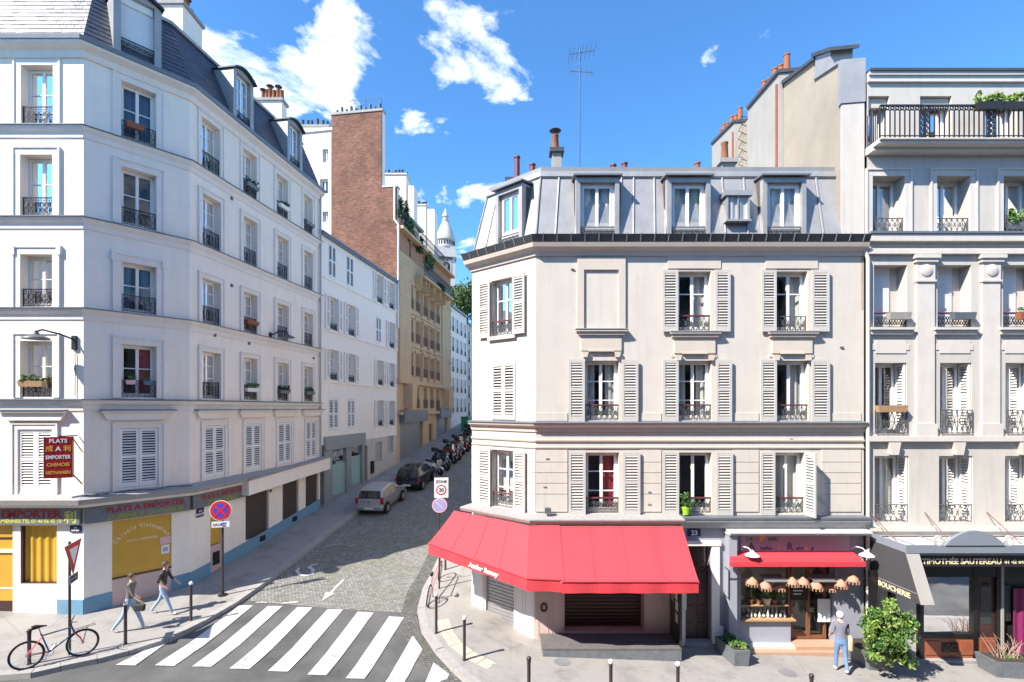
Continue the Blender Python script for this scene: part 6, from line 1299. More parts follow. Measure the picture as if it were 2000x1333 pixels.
MB().box(-62, -44, -3.2, 18, -1.5, 18.5).build('sky_blocker', 'stone_cream', OP)  # unseen block added to keep bright low sky out of window reflections
Fz = Face((-3, 112), (26, 108)); HZ = thing('street_end_house', 'pale house closing the top of the climbing street', 'building', (10, 112, g(10, 112))); hs = [(1.5+i*2.6, 2.7+i*2.6, 12.5+j*3, 14.4+j*3) for i in range(10) for j in range(4)]
wall(Fz, 'wall', 0, Fz.len, 5, 25, hs, 'plaster_cream', HZ, rev=.25)
for h in hs: MB(Fz).box(h[0], h[1], -.28, -.25, h[2], h[3]).build('window', 'car_glass', HZ)
MB(Fz).box(0, Fz.len, -8, -.3, 5, 24.9).build('rear_wall', 'plaster_cream', HZ); MB(Fz).box(-.2, Fz.len+.2, -8, .3, 25.003, 25.4).build('roof_edge', 'zinc_dark', HZ)
# ================================================================ street furniture
def bollard(p, h, label, ball=True, tilt=0, grp='bollards along the kerbs'):
    T = thing('bollard', label, 'bollard', tuple(p), grp)
    MB().lathe(tuple(p), [(.055,-.05),(.055,.02),(.042,.04),(.042,h-.09),(.05,h-.085),(.05,h-.06),(.035,h-.05),(.03,h-.05)], 10).build('post', 'post_brown', T, True)
    MB().lathe((p[0], p[1], p[2]+h-.055), [(.03,0),(.05,.02),(.06,.055),(.05,.09),(.025,.11)], 10).build('ball_top', 'white_paint' if ball else 'post_brown', T, True)
for px, py, lab in ((245,1259,'brown bollard with white top in front of the walking couple'), (373,1212,'brown bollard with white top left of the no-stopping sign'), (907,1290,'brown bollard with white top beside the pale paving slabs'), (852,1237,'brown bollard with white top nearest the rose bicycle'), (870,1113,'brown bollard under the left corner of the red awning')): bollard(gp(px, py), 1.16, lab)
for px, yk, lab, bl_ in ((1033,12.05,'plain dark bollard at the bottom edge before the terrace deck',False), (1193,12.05,'white-topped bollard below the middle of the terrace deck',True), (1324,12.05,'white-topped bollard below the entrance door',True), (1585,12.05,'dark bollard tip at the bottom edge before the little shop',False)):
    x = (px-1000)/1000*yk; bollard(Vector((x, yk, g(x, yk))), 1.12 if px != 1585 else .95, lab, bl_)
bollard(gp(57,1298), .86, 'short dark post behind the rear wheel of the blue bicycle', False)
def pole(name, label, p, h, r, cat='traffic sign'):
    T = thing(name, label, cat, tuple(p)); MB().tube([(p[0],p[1],p[2]-.05),(p[0],p[1],p[2]+h)], r, 8).build('post', 'post_brown', T, True); return T
p = gp(136,1279); T = pole('give_way_sign', 'red and white give-way triangle on the pole behind the blue bicycle', p, 3.05, .032)
F = Face((p.x+.20, p.y-.48), (p.x-.17, p.y+.50)); o = .02; c = F.len/2; zt = p.z+3.0
def tri(s): zc = zt-.27; return [(c-s*.5, zc+s*.289), (c, zc-s*.577), (c+s*.5, zc+s*.289)]
MB(F).prism(tri(1.0), o+.03, o+.045).build('sign_back', 'sign_metal', T); MB(F).prism(tri(.96), o+.046, o+.052).build('sign_face', 'sign_red', T); MB(F).prism(tri(.54), o+.053, o+.058).build('sign_centre', 'sign_white', T)
sp2 = MB(F).box(c-.3, c+.3, o+.03, o+.045, zt-1.06, zt-.84).build('sub_plate', 'sign_metal', T); text('CÉDEZ LE', F, c, o+.047, zt-.93, .09, 'black_letter', sp2); text('PASSAGE', F, c, o+.047, zt-1.03, .09, 'black_letter', sp2)
p = gp(435,1163); T = pole('no_stopping_sign', 'round red and blue no-stopping sign with white plate on a brown pole', p, 3.3, .038); F = Face((p.x-.36, p.y-.16), (p.x+.34, p.y+.0)); c = F.len/2; zc = F.Z(430, 997)
def disc(F, u, z, r, w0, w1, n=28): return MB(F).prism([(u+r*math.cos(2*math.pi*k/n), z+r*math.sin(2*math.pi*k/n)) for k in range(n)], w0, w1)
disc(F, c, zc, .35, .04, .055).build('sign_back', 'sign_white', T); fc = disc(F, c, zc, .33, .056, .06).build('sign_face', 'sign_red', T); disc(F, c, zc, .235, .061, .064).build('blue_field', 'sign_blue', fc)
x_ = MB(F); x_.bar((c-.2,zc-.2),(c+.2,zc+.2),.075,.067,.006); x_.bar((c-.2,zc+.2),(c+.2,zc-.2),.075,.071,.006); x_.build('red_cross', 'sign_red', fc)
sp3 = MB(F).box(c-.28, c+.28, .04, .055, zc-.58, zc-.38).build('sub_plate', 'sign_white', T); text('SAUF', F, c-.25, .057, zc-.53, .14, 'black_letter', sp3, align='LEFT'); text('GIG', F, c+.05, .057, zc-.47, .075, 'sign_blue', sp3, align='LEFT', bold=.003); text('GIC', F, c+.05, .057, zc-.555, .075, 'sign_blue', sp3, align='LEFT', bold=.003)
MB().lathe(tuple(p), [(.16,0),(.16,.03),(.06,.05),(.05,.16)], 8).build('pole_base', 'iron', T)
p = gp(858,1150); T = pole('zone_30_sign', 'white zone 30 panel over a faded round no-parking sign behind the awning', p, 4.05, .03); F = Face((p.x-.25, p.y-.03), (p.x+.27, p.y+.04)); c = F.len/2+.06; z1 = F.Z(868, 933); z0 = F.Z(868, 972)
pl = MB(F).box(c-.25, c+.25, .03, .045, z0, z1).build('zone_panel', 'sign_white', T); text('ZONE', F, c, .047, z1-.19, .14, 'black_letter', pl, bold=.003); zc = z0+.28
disc(F, c, zc, .185, .046, .05).build('speed_ring', 'sign_red', pl); disc(F, c, zc, .14, .051, .054).build('speed_field', 'sign_white', pl); text('30', F, c, .056, zc-.065, .19, 'black_letter', pl, bold=.004)
zc = z0-.27; disc(F, c-.06, zc, .27, .03, .045).build('sign_face', 'sign_pink', T); f2 = disc(F, c-.06, zc, .215, .046, .05).build('blue_field', 'sign_lilac', T); MB(F).bar((c-.2,zc+.14),(c+.08,zc-.14),.05,.053,.005).build('red_bar', 'sign_pink', f2)
# ================================================================ bicycles
def bicycle(a, b, name, label, m1, m2, lean=.12, r=.335, rack=True):
    """a rear wheel contact, b front wheel contact"""
    a, b = Vector(a), Vector(b); fx = (b-a); L_ = fx.length; fx.normalize(); up = Vector((0,0,1)); sd = fx.cross(up).normalized(); up = (up+sd*lean).normalized(); 
    T = thing(name, label, 'bicycle', tuple((a+b)/2)); P = lambda x, z, y=0.: tuple(a+fx*x+up*z+sd*y)
    for k, x in enumerate((0, L_)):
        n = 26; W = MB().tube([P(x+r*math.cos(2*math.pi*j/n), r+r*math.sin(2*math.pi*j/n)) for j in range(n)], .021, 6, True).build('wheel', 'rubber', T, True)
        MB().tube([P(x+(r-.03)*math.cos(2*math.pi*j/n), r+(r-.03)*math.sin(2*math.pi*j/n)) for j in range(n)], .010, 5, True).build('rim', 'chrome', W, True)
        s = MB()
        for j in range(14): an = 2*math.pi*j/14; s.tube([P(x, r, .02*(-1)**j), P(x+(r-.03)*math.cos(an), r+(r-.03)*math.sin(an))], .0025, 3)
        s.build('spokes', 'chrome', W); MB().tube([P(x,r,-.05),P(x,r,.05)], .022, 6).build('hub', 'chrome', W)
    bbx, st, hd_, hb = (.43, .29), (.27, .80), (L_-.22, .80), (L_-.17, .64)
    f = MB(); f.tube([P(*bbx),P(*st)], .018); f.tube([P(*bbx),P(*hb)], .02); f.tube([P(st[0]+.02,st[1]-.06),P(*hd_)], .018); f.tube([P(*hd_),P(*hb)], .022); f.build('frame', m1, T, True)
    s = MB()
    for y in (-.05, .05): s.tube([P(0,r,y),P(bbx[0],bbx[1],y*.5)], .011); s.tube([P(0,r,y),P(st[0]+.03,st[1]-.08,y*.4)], .010)
    s.build('rear_stays', m2, T, True); s = MB()
    for y in (-.05, .05): s.tube([P(L_,r,y),P(L_-.05,r+.14,y),P(hb[0],hb[1],y*.6)], .013)
    s.build('fork', m2, T, True); s = MB(); s.tube([P(*hd_),P(hd_[0]-.02,hd_[1]+.13)], .014); s.tube([P(hd_[0]+.08,hd_[1]+.2,-.28),P(hd_[0]+.0,hd_[1]+.14,-.08),P(hd_[0]+.0,hd_[1]+.14,.08),P(hd_[0]+.08,hd_[1]+.2,.28)], .013); s.build('handlebar', 'plastic_dark', T, True)
    MB().tube([P(*st),P(st[0]-.04,st[1]+.16)], .013).build('seat_post', 'chrome', T); MB().tube([P(st[0]-.18,st[1]+.18),P(st[0]-.1,st[1]+.19),P(st[0]+.02,st[1]+.185),P(st[0]+.12,st[1]+.17)], [.055,.06,.03,.015], 8).build('saddle', 'seat_black', T, True)
    s = MB(); n = 14; s.tube([P(bbx[0]+.085*math.cos(2*math.pi*j/n), bbx[1]+.085*math.sin(2*math.pi*j/n), .05) for j in range(n)], .008, 4, True); s.tube([P(bbx[0]-.1,bbx[1]-.13,.07),P(bbx[0]+.1,bbx[1]+.13,-.07)], .012); s.tube([P(bbx[0]-.15,bbx[1]-.13,.09),P(bbx[0]-.05,bbx[1]-.13,.09)], .018); s.tube([P(bbx[0]+.05,bbx[1]+.13,-.09),P(bbx[0]+.15,bbx[1]+.13,-.09)], .018); s.build('crankset', 'chrome', T)
    if rack:
        s = MB()
        for y in (-.06, .06): s.tube([P(L_-.2,.70,y),P(L_+.28,.76,y)], .007, 4)
        for k in range(4): s.tube([P(L_-.1+.11*k,.712+.014*k,-.06),P(L_-.1+.11*k,.712+.014*k,.06)], .006, 4)
        s.tube([P(L_,r,.06),P(L_+.1,.74,.06)], .006, 4); s.tube([P(L_,r,-.06),P(L_+.1,.74,-.06)], .006, 4); s.build('front_rack', 'iron', T)
    return T
bicycle(gp(52,1307), gp(162,1280), 'bicycle', 'blue bicycle with red fork and front rack against the give-way pole', 'bike_blue', 'bike_pink', -.1)
bicycle(gp(836,1183), gp(858,1132), 'bicycle', 'rose bicycle parked on the corner pavement under the zone sign', 'bike_rose', 'bike_rose', .1, rack=False)
# ================================================================ cars
def place(T, loc, fwd, up=(0,0,1)):
    f = Vector(fwd).normalized(); u = Vector(up); s = u.cross(f).normalized(); u = f.cross(s); M4 = Matrix((f, s, u)).transposed().to_4x4(); M4.translation = Vector(loc); T.matrix_world = M4
def bev(o, w, seg=3):
    m_ = o.modifiers.new('round', 'BEVEL'); m_.width = w; m_.segments = seg; m_.limit_method = 'ANGLE'; m_.angle_limit = R(25)
    for p in o.data.polygons: p.use_smooth = True
    return o
class XZ:  # profile plane of a vehicle: u = along the length, w = sideways, z up
    @staticmethod
    def pt(u, w, z): return (u, -w, z)
def car(name, label, paint, low_lamps=False):
    T = thing(name, label, 'car', (0,0,0), 'cars parked up the side street'); hw = .81
    prof = [(-1.80,.24),(-1.90,.34),(-1.92,.58),(-1.86,.66),(-1.84,.93),(.90,.95),(1.45,.86),(1.80,.70),(1.90,.52),(1.90,.32),(1.80,.22)]
    mb = MB(); n = len(prof)
    def hwid(x, z): return hw*(1-.10*max(0,(abs(x)-1.35)/.55)**2)*(1-.05*abs(z-.6)/.4)
    L_ = [mb.P(x, hwid(x, z), z) for x, z in prof]; R_ = [mb.P(x, -hwid(x, z), z) for x, z in prof]
    mb.f.append(tuple(reversed(L_))); mb.f.append(tuple(R_))
    for k in range(n): j = (k+1) % n; mb.f.append((L_[k], L_[j], R_[j], R_[k]))
    bev(mb.build('body', paint, T), .07)
    gh = [(-1.82,.92,.77),(-1.60,1.33,.66),(-1.42,1.43,.60),(-.6,1.48,.60),(.05,1.44,.60),(.22,1.39,.61),(1.0,.93,.75)]
    mb = MB(); L_ = [mb.P(x, h_, z) for x, z, h_ in gh]; R_ = [mb.P(x, -h_, z) for x, z, h_ in gh]; mb.f.append(tuple(reversed(L_))); mb.f.append(tuple(R_))
    for k in range(len(gh)): j = (k+1) % len(gh); mb.f.append((L_[k], L_[j], R_[j], R_[k]))
    bev(mb.build('cabin', paint, T), .05)
    e = .012
    MB().hexa([(-1.80-e,.66,.95),(-1.80-e,-.66,.95),(-1.79,-.66,.95),(-1.79,.66,.95),(-1.60-e,.58,1.34),(-1.60-e,-.58,1.34),(-1.59,-.58,1.34),(-1.59,.58,1.34)]).build('rear_window', 'car_glass', T)
    MB().hexa([(.98+e,-.64,.97),(.98+e,.64,.97),(.97,.64,.97),(.97,-.64,.97),(.27+e,-.54,1.37),(.27+e,.54,1.37),(.26,.54,1.37),(.26,-.54,1.37)]).build('windscreen', 'car_glass', T)
    for s in (-1, 1):
        for x0, x1, xt0, xt1 in ((-1.45,-.72,-1.36,-.72), (-.66,.12,-.66,.02), (.17,.62,.07,.17)):
            q = [(x0,s*.766,.98),(x1,s*.766,.98),(xt1,s*.628,1.36),(xt0,s*.628,1.36)]; MB().hexa([(x, y-s*.03, z) for x, y, z in q]+[(x, y+s*.0, z) for x, y, z in q]).build('side_window', 'car_glass', T)
        MB().box(-1.88,-1.72, min(s*.66,s*.80), max(s*.66,s*.80), .66, 1.02 if not low_lamps else .85).build('tail_lamp', 'lamp_red', T); MB().box(1.72,1.86, min(s*.45,s*.72), max(s*.45,s*.72), .58, .76).build('headlight', 'lamp_clear', T)
        bev(MB().box(.62,.78, min(s*.80,s*.96), max(s*.80,s*.96), .93, 1.06).build('mirror', paint, T), .03)
        for x in (-1.22, 1.2):
            Mx = Matrix.Rotation(R(-90*s), 4, 'X'); disc_ = MB().lathe((x, s*.74, .31), [(.345,.0),(.345,.082)], 20, Mx).build('wheel_arch', 'black_paint', T)
            W = MB().lathe((x, s*.66, .295), [(.19,.0),(.28,.0),(.295,.03),(.295,.13),(.28,.165),(.19,.168)], 22, Mx).build('wheel', 'rubber', T, True); MB().lathe((x, s*.66, .295), [(.19,.15),(.18,.172),(.06,.178),(.02,.178)], 12, Mx).build('hub_cap', 'sign_metal', W, True)
    bev(MB().box(-1.95,-1.7,-.76,.76,.30,.56).build('rear_bumper', paint, T), .05); MB().box(-1.957,-1.94,-.26,.26,.38,.49).build('number_plate', 'plate_white', T); MB().box(-1.90,-1.86,-.05,.05,.76,.82).build('boot_handle', 'chrome', T)
    MB().box(1.7,1.93,-.74,.74,.24,.48).build('front_bumper', paint, T); MB().tube([(-1.80,.0,.99),(-1.72,.35,1.1)], .01, 4).build('rear_wiper', 'plastic_dark', T)
    return T
def on_road(px, py): return gp(px, py, RD)
fw = Vector((.148, .989, 0))
def slope_fwd(p, f): q = Vector((p.x+f.x*2, p.y+f.y*2)); r = Vector((p.x-f.x*2, p.y-f.y*2)); return Vector((f.x*4, f.y*4, g(q.x,q.y)-g(r.x,r.y)))
cs = car('parked_car', 'silver hatchback parked at the kerb, nearest the crossing', 'car_silver'); p = on_road(757,1002); c = p+fw*1.2*.93+Vector((-.989,.148,0))*.72; c.z = g(c.x, c.y)+RD; place(cs, c, slope_fwd(c, fw)); cs.scale = (.94,.94,.94)
cb = car('parked_car', 'black hatchback parked ahead of the silver one', 'car_black', True); c2_ = c+fw*4.7+Vector((.35,0,0)); c2_.z = g(c2_.x, c2_.y)+RD; place(cb, c2_, slope_fwd(c2_, fw)); cb.scale = (.98,.98,.98)
# ================================================================ scooters and motorcycles
def scooter(label, paint, case=False, sport=False):
    T = thing('scooter' if not sport else 'motorcycle', label, 'scooter' if not sport else 'motorcycle', (0,0,0), 'two-wheelers parked in a row up the side street')
    for x in (-.64, .64): W = MB().lathe((x,-.055,.27), [(.17,0),(.25,.0),(.27,.03),(.27,.08),(.25,.11),(.17,.11)], 18, Matrix.Rotation(R(-90), 4, 'X')).build('wheel', 'rubber', T, True); MB().lathe((x,-.06,.27), [(.03,0),(.16,.02),(.16,.1),(.03,.12)], 10, Matrix.Rotation(R(-90), 4, 'X')).build('rim', 'sign_metal', W, True)
    MB(XZ).prism([(-.85,.55),(-.45,.36),(-.05,.30),(.25,.28),(.32,.36),(.05,.40),(-.1,.72),(-.75,.76)], -.15, .15).build('body', paint, T)
    o = T.children[-1]; bev(o, .05)
    if not sport: bev(MB(XZ).prism([(.25,.28),(.34,.30),(.50,.86),(.44,.98),(.36,.96),(.40,.80)], -.19, .19).build('front_shield', paint, T), .04)
    else: bev(MB(XZ).prism([(-.12,.62),(.28,.66),(.36,.80),(.15,.92),(-.1,.82)], -.14, .14).build('fuel_tank', paint, T), .05); MB().box(-.25,.25,-.14,.14,.22,.55).build('engine', 'sign_metal', T)
    bev(MB(XZ).prism([(-.80,.76),(-.05,.73),(-.02,.79),(-.35,.84),(-.78,.88)], -.14, .14).build('seat', 'seat_black', T), .03)
    MB(XZ).prism([(.45,.45),(.60,.56),(.78,.53),(.86,.42),(.8,.46),(.62,.50)], -.08, .08).build('front_mudguard', paint, T)
    f = MB(); f.tube([(.64,.07,.27),(.47,.07,.75)], .025); f.tube([(.64,-.07,.27),(.47,-.07,.75)], .025); f.build('fork', 'sign_metal', T); h = MB(); h.tube([(.30,.33,1.03),(.40,.16,1.02),(.40,-.16,1.02),(.30,-.33,1.03)], .018); h.build('handlebar', 'plastic_dark', T, True)
    MB().lathe((.50,0,.93), [(.02,.0),(.09,.01),(.09,.04),(.02,.09)], 12, Matrix.Rotation(R(90), 4, 'Y')).build('headlight', 'lamp_clear', T, True)
    for s in (-1,1): m_ = MB(); m_.tube([(.38,s*.22,1.02),(.36,s*.30,1.2)], .008, 4); M_ = m_.build('mirror_arm', 'plastic_dark', T); MB().box(.34,.37,s*.30-.07,s*.30+.07,1.17,1.27).build('mirror', 'plastic_dark', T)
    MB().box(-.90,-.84,-.09,.09,.58,.66).build('tail_lamp', 'lamp_red', T); MB().tube([(-.1,-.13,.28),(-.75,-.17,.34)], [.04,.06], 8).build('exhaust', 'chrome', T, True)
    if case: bev(MB().box(-1.12,-.76,-.2,.2,.90,1.2).build('top_case', 'plastic_dark', T), .06)
    if not sport and not case: MB(XZ).prism([(.40,.98),(.46,.98),(.36,1.38),(.33,1.38)], -.17, .17).build('wind_shield', 'glass_clear', T)
    return T
kd = Vector((.148,.989)); 
protos = {}
row = [(843,906,'moto_white',False,False,'white scooter parked just ahead of the black car'), (862,889,'seat_black',False,True,'black motorcycle second in the parked row of two-wheelers'), (872,878,'moto_blue',True,False,'dark blue scooter with a top case, third in the parked row'), (880,870,'car_black',False,False,'black scooter with windscreen, fourth in the parked row'), (887,864,'moto_red',False,True,'red motorcycle fifth in the parked row'), (893,858,'car_black',True,False,'black scooter with a top case, sixth in the parked row'), (899,854,'sign_metal',False,False,'grey scooter seventh in the parked row'), (904,850,'moto_red',True,False,'red scooter with a top case, eighth in the parked row'), (909,847,'seat_black',False,True,'black motorcycle ninth in the parked row'), (914,844,'moto_green',False,False,'green scooter tenth in the parked row'), (919,841,'car_black',False,True,'black motorcycle eleventh in the parked row'), (0,0,'moto_blue',False,False,'blue scooter twelfth in the parked row'), (0,0,'seat_black',True,False,'black scooter with a top case, thirteenth in the parked row'), (0,0,'moto_red',False,True,'red motorcycle fourteenth in the parked row'), (0,0,'moto_white',False,False,'white scooter at the far end of the parked row')]
base = c2_+fw*2.9
for k, (px, py, pt, cs_, spt, lab) in enumerate(row):
    s = scooter(lab, pt, cs_, spt); q = Vector((c2_.x+.1, c2_.y, 0))+fw*(2.75+k*1.05+(.3 if k else 0)); q.x += .1+.1*math.sin(k*2.1); q.z = g(q.x, q.y)+RD; an = R(-38+random.uniform(-7,7)); f = Vector((math.cos(an), math.sin(an), 0)); place(s, q, slope_fwd(q, f), (0.1*random.uniform(-.6,1),.05,1)); s.scale = (1.08,)*3
q = c2_+fw*19.5+Vector((-1.6,0,0)); q.z = g(q.x,q.y); b_ = MB().prism_z([(q.x-.35,q.y-.35),(q.x+.35,q.y-.35),(q.x+.4,q.y+.4),(q.x-.4,q.y+.4)], q.z, q.z+1.3); b_ = solo(b_, 'street_bin', 'bin_green', 'green box-shaped street bin on the pavement behind the motorcycles', 'bin'); MB().box(q.x-.42,q.x+.42,q.y-.42,q.y+.42,q.z+1.302,q.z+1.4).build('lid', 'bin_green', b_)
# ================================================================ planters and pot plants
def planter(label, corners, h, mt, nm='planter', soil=True):
    lo = [Vector((x, y, g(x, y)-.02)) for x, y in corners]; cx_ = sum(v.x for v in lo)/4; cy2 = sum(v.y for v in lo)/4; zt_ = min(v.z for v in lo)+h; T = thing(nm, label, 'planter', (cx_, cy2, min(v.z for v in lo)))
    top = [Vector((cx_+(v.x-cx_)*1.12, cy2+(v.y-cy2)*1.12, zt_)) for v in lo]; MB().hexa([tuple(v) for v in lo]+[tuple(v) for v in top]).build('box', mt, T)
    sl_ = [Vector((cx_+(v.x-cx_)*.98, cy2+(v.y-cy2)*.98, zt_)) for v in lo]; MB().hexa([(v.x, v.y, zt_-.02) for v in sl_]+[(v.x, v.y, zt_+.012) for v in sl_]).build('soil', 'soil', T); return T, Vector((cx_, cy2, zt_))
a = gp(1436,1302); T, c = planter('grey box planter of low green grass beside the entrance door', [(a.x-.02,a.y+.02),(a.x+.38,a.y+.02),(a.x+.34,a.y+.88),(a.x-.18,a.y+.86)], .48, 'planter_zinc')
tag(foliage(MB(), (c.x, c.y, c.z+.05), (.24,.42,.14), 900, .06, 16).build('foliage', 'leaf_a', T), kind='stuff'); tag(foliage(MB(), (c.x+.1, c.y-.32, c.z+.06), (.15,.14,.1), 180, .06, 5).build('foliage', 'leaf_lime', T), kind='stuff')
a = gp(1722,1310); T, c = planter('grey box planter holding the big leafy shrub before the butcher shop', [(a.x-.35,a.y),(a.x+.25,a.y-.05),(a.x+.15,a.y+.95),(a.x-.55,a.y+.95)], .5, 'planter_zinc')
shr = thing('leafy_shrub', 'big glossy green shrub standing in front of the butcher awning', 'shrub', (c.x, c.y, c.z)); sc = Vector(((1733-1000)/1000*13.9, 13.9, CZ-(1238-798)/1000*13.9)); cm, cm2 = MB(), MB()
for dx, dz, r_ in ((0,0,.5),(-.28,.42,.34),(.2,.5,.34),(.36,.1,.36),(-.4,-.05,.34),(.28,-.42,.36),(-.22,-.5,.38),(.05,.74,.24),(-.48,.25,.22),(.5,.38,.2),(.42,-.7,.26),(-.05,-.2,.5)):
    foliage(cm, (sc.x+dx, sc.y+random.uniform(-.2,.2), sc.z+dz), (r_,r_,r_*.9), int(1000*r_), .06, 7); foliage(cm2, (sc.x+dx-.03, sc.y-.12, sc.z+dz+.05), (r_*1.08,r_,r_*.95), int(520*r_), .06, 7)
tag(cm.build('foliage', 'leaf_a', shr), kind='stuff'); tag(cm2.build('young_leaves', 'leaf_lime', shr), kind='stuff'); tk = MB()
for k in range(6): tk.tube([(c.x,c.y,c.z-.1),(sc.x+.3*math.cos(k),sc.y+.3*math.sin(k),sc.z+.3)], [.03,.01], 5)
tk.build('stems', 'stem', shr)
a = gp(1975,1326); T, c = planter('grey box planter with bare twigs at the right edge', [(a.x-.35,a.y+.05),(a.x+.9,a.y-.05),(a.x+.95,a.y+.5),(a.x-.35,a.y+.62)], .5, 'planter_zinc'); tw = MB()
for k in range(26): an, l_ = random.uniform(0,6.28), random.uniform(.3,.75); b0 = Vector((c.x-.2+random.uniform(-.25,.5), c.y+random.uniform(-.12,.12), c.z)); d0 = Vector((math.cos(an)*.5, math.sin(an)*.4, 1)).normalized()*l_; m0 = b0+d0*.55+Vector((random.uniform(-.08,.08),random.uniform(-.08,.08),0)); tw.tube([b0, m0, b0+d0+Vector((random.uniform(-.15,.15),0,0))], [.01,.008,.004], 4)
tw.build('twigs', 'twig', T); tag(foliage(MB(), (c.x+.1,c.y,c.z+.04), (.35,.15,.08), 160, .05, 6).build('foliage', 'leaf_b', T), kind='stuff')
def potted(label, base, pr, ph, pot, fr, fh, leaf, nleaf, size, cat='potted plant', name='potted_plant', upright=False, grp=None):
    T = thing(name, label, cat, tuple(base), grp); MB().lathe(tuple(base), [(pr*.72,0),(pr,ph*.85),(pr*1.08,ph*.85),(pr*1.08,ph),(pr*.9,ph),(pr*.85,ph*.9)], 12).build('pot', pot, T, True); mb = MB()
    if upright:
        for k in range(nleaf):
            an = random.uniform(0,6.28); l_ = fh*random.uniform(.6,1.05); sp_r = random.uniform(.1,1)*fr; t_ = (base[0]+sp_r*math.cos(an), base[1]+sp_r*math.sin(an), base[2]+ph+l_); b0 = (base[0]+.02*math.cos(an), base[1]+.02*math.sin(an), base[2]+ph*.9); mid = tuple((b0[i]+t_[i])/2+(.04 if i == 2 else 0) for i in range(3)); sx_, sy_ = -math.sin(an)*size, math.cos(an)*size
            mb.quad((b0[0]-sx_*.4,b0[1]-sy_*.4,b0[2]),(b0[0]+sx_*.4,b0[1]+sy_*.4,b0[2]),(mid[0]+sx_,mid[1]+sy_,mid[2]),(mid[0]-sx_,mid[1]-sy_,mid[2])); i = [mb.P(mid[0]-sx_,mid[1]-sy_,mid[2]), mb.P(mid[0]+sx_,mid[1]+sy_,mid[2]), mb.P(*t_)]; mb.f.append(tuple(i))
    else: foliage(mb, (base[0], base[1], base[2]+ph+fh*.5), (fr, fr, fh*.55), nleaf, size, 12)
    tag(mb.build('foliage', leaf, T), kind='stuff'); return T
for px, pr, pot, fh, leaf, up_, lab in ((1466,.085,'terracotta',.42,'leaf_a',True,'spiky potted plant at the left end of the shop shelf'), (1482,.08,'terracotta',.3,'leaf_dark',False,'dark bushy pot plant second on the shop shelf'), (1497,.13,'pot_cream',.55,'leaf_b',True,'tall strappy plant in a cream pot mid shelf'), (1512,.085,'terracotta',.26,'leaf_a',False,'leafy plant in a terracotta pot right of the cream pot'), (1528,.07,'planter_zinc',.34,'leaf_b',True,'bright spiky plant at the right end of the shop shelf')):
    b0 = FB2.pt(FB2.U(px,-.14), -.14, zshelf+.002); potted(lab, b0, pr, .16 if pr < .12 else .2, pot, .13, fh, leaf, 60 if up_ else 260, .022 if up_ else .04, upright=up_, grp='pot plants on the shop shelf')
for k in range(10):
    u = FB2.U(1462+k*8.2); b0 = FB2.pt(u, -.1, zsill+.05); h_ = .17+.06*((k*7) % 3)/2; o = MB().lathe(b0, [(.03,0),(.032,h_*.6),(.012,h_*.78),(.012,h_),(.008,h_)], 8)
    T = thing('bottle', f'{["dark","clear"][k % 2]} glass bottle on the shop window board, {["first","second","third","fourth","fifth","sixth","seventh","eighth","ninth","tenth"][k]} from the left', 'bottle', b0, 'bottles on the shop window board'); o.build('glass_body', 'bottle' if k % 2 == 0 else 'bottle_clear', T, True); MB().lathe((b0[0],b0[1],b0[2]+h_*.15), [(.0335,0),(.0335,h_*.35)], 8).build('paper_label', 'sign_white', T)
b0 = FB2.pt(FB2.U(1340,.08), .1, Z1[0]+.0); potted('grey-green plant in a lime pot on the sill above the entrance door', b0, .13, .22, 'lime_pot', .24, .45, 'leaf_a', 420, .045)
# window boxes and pots on sills
def trough(label, F, u0, u1, z, w, mt, leaf=None, nl=200, hgt=.18, lh=.16, size=.05):
    p = F.pt((u0+u1)/2, w, z); T = thing('window_box', label, 'window box', p, 'window boxes'); MB(F).hexa([(u0+.03,w-.07,z),(u1-.03,w-.07,z),(u1-.03,w+.07,z),(u0+.03,w+.07,z),(u0,w-.1,z+hgt),(u1,w-.1,z+hgt),(u1,w+.1,z+hgt),(u0,w+.1,z+hgt)]).build('trough', mt, T)
    MB(F).box(u0+.02, u1-.02, w-.08, w+.08, z+hgt, z+hgt+.008).build('soil', 'soil', T)
    if leaf: mb = MB(); c_ = F.pt((u0+u1)/2, w, z+hgt+lh*.5); n_ = max(1, int((u1-u0)/.25)); [foliage(mb, F.pt(u0+(u1-u0)*(k+.5)/n_, w, z+hgt+lh*.5), (.16,.14,lh*.7), nl//n_, size, 6) for k in range(n_)]; tag(mb.build('foliage', leaf, T), kind='stuff')
    return T
trough('terracotta window box on the top railing of the shaded corner face', FA2, FA2.U(245), FA2.U(281), FLO[0][0]+.36, .06, 'terracotta'); trough('wooden window box with pale green plant beside the wall lantern', FA1, FA1.U(42), FA1.U(90), FLO[3][0]+.32, .06, 'wood_light', 'leaf_lime', 160)
trough('pink window box on the second-floor railing of the shaded corner face', FA2, FA2.U(244), FA2.U(264), FLO[3][0]+.44, .05, 'sign_pink', 'leaf_lime', 60, .14, .2); trough('blue window box right of the pink one', FA2, FA2.U(278), FA2.U(297), FLO[3][0]+.44, .05, 'curtain_blue', 'leaf_b', 40, .14, .08)
for i, (ci_, fl, mt_, lf, lab) in enumerate(((1,0,'planter_zinc','leaf_dark','window box with trailing twigs on the top floor, second street window'), (2,0,'sign_white','leaf_a','white window box on the top floor, third street window'), (3,0,'planter_zinc',None,'empty window box on the top floor, last street window'), (1,2,'terracotta',None,'terracotta box on the second street window beside the shaded lantern'), (1,3,'sign_white','leaf_b','white window box on the lowest railing, second street window'), (2,3,'planter_zinc','leaf_dark','green window box on the lowest railing, third street window'), (3,3,'planter_zinc','leaf_a','leafy window box on the lowest railing, last street window'))):
    a_, b_ = cols3[ci_]; m_ = (a_+b_)/2; trough(lab, FA3, m_-.36, m_+.4, FLO[fl][0]+.34, .08, mt_, lf, 200, .16, .22, .05)
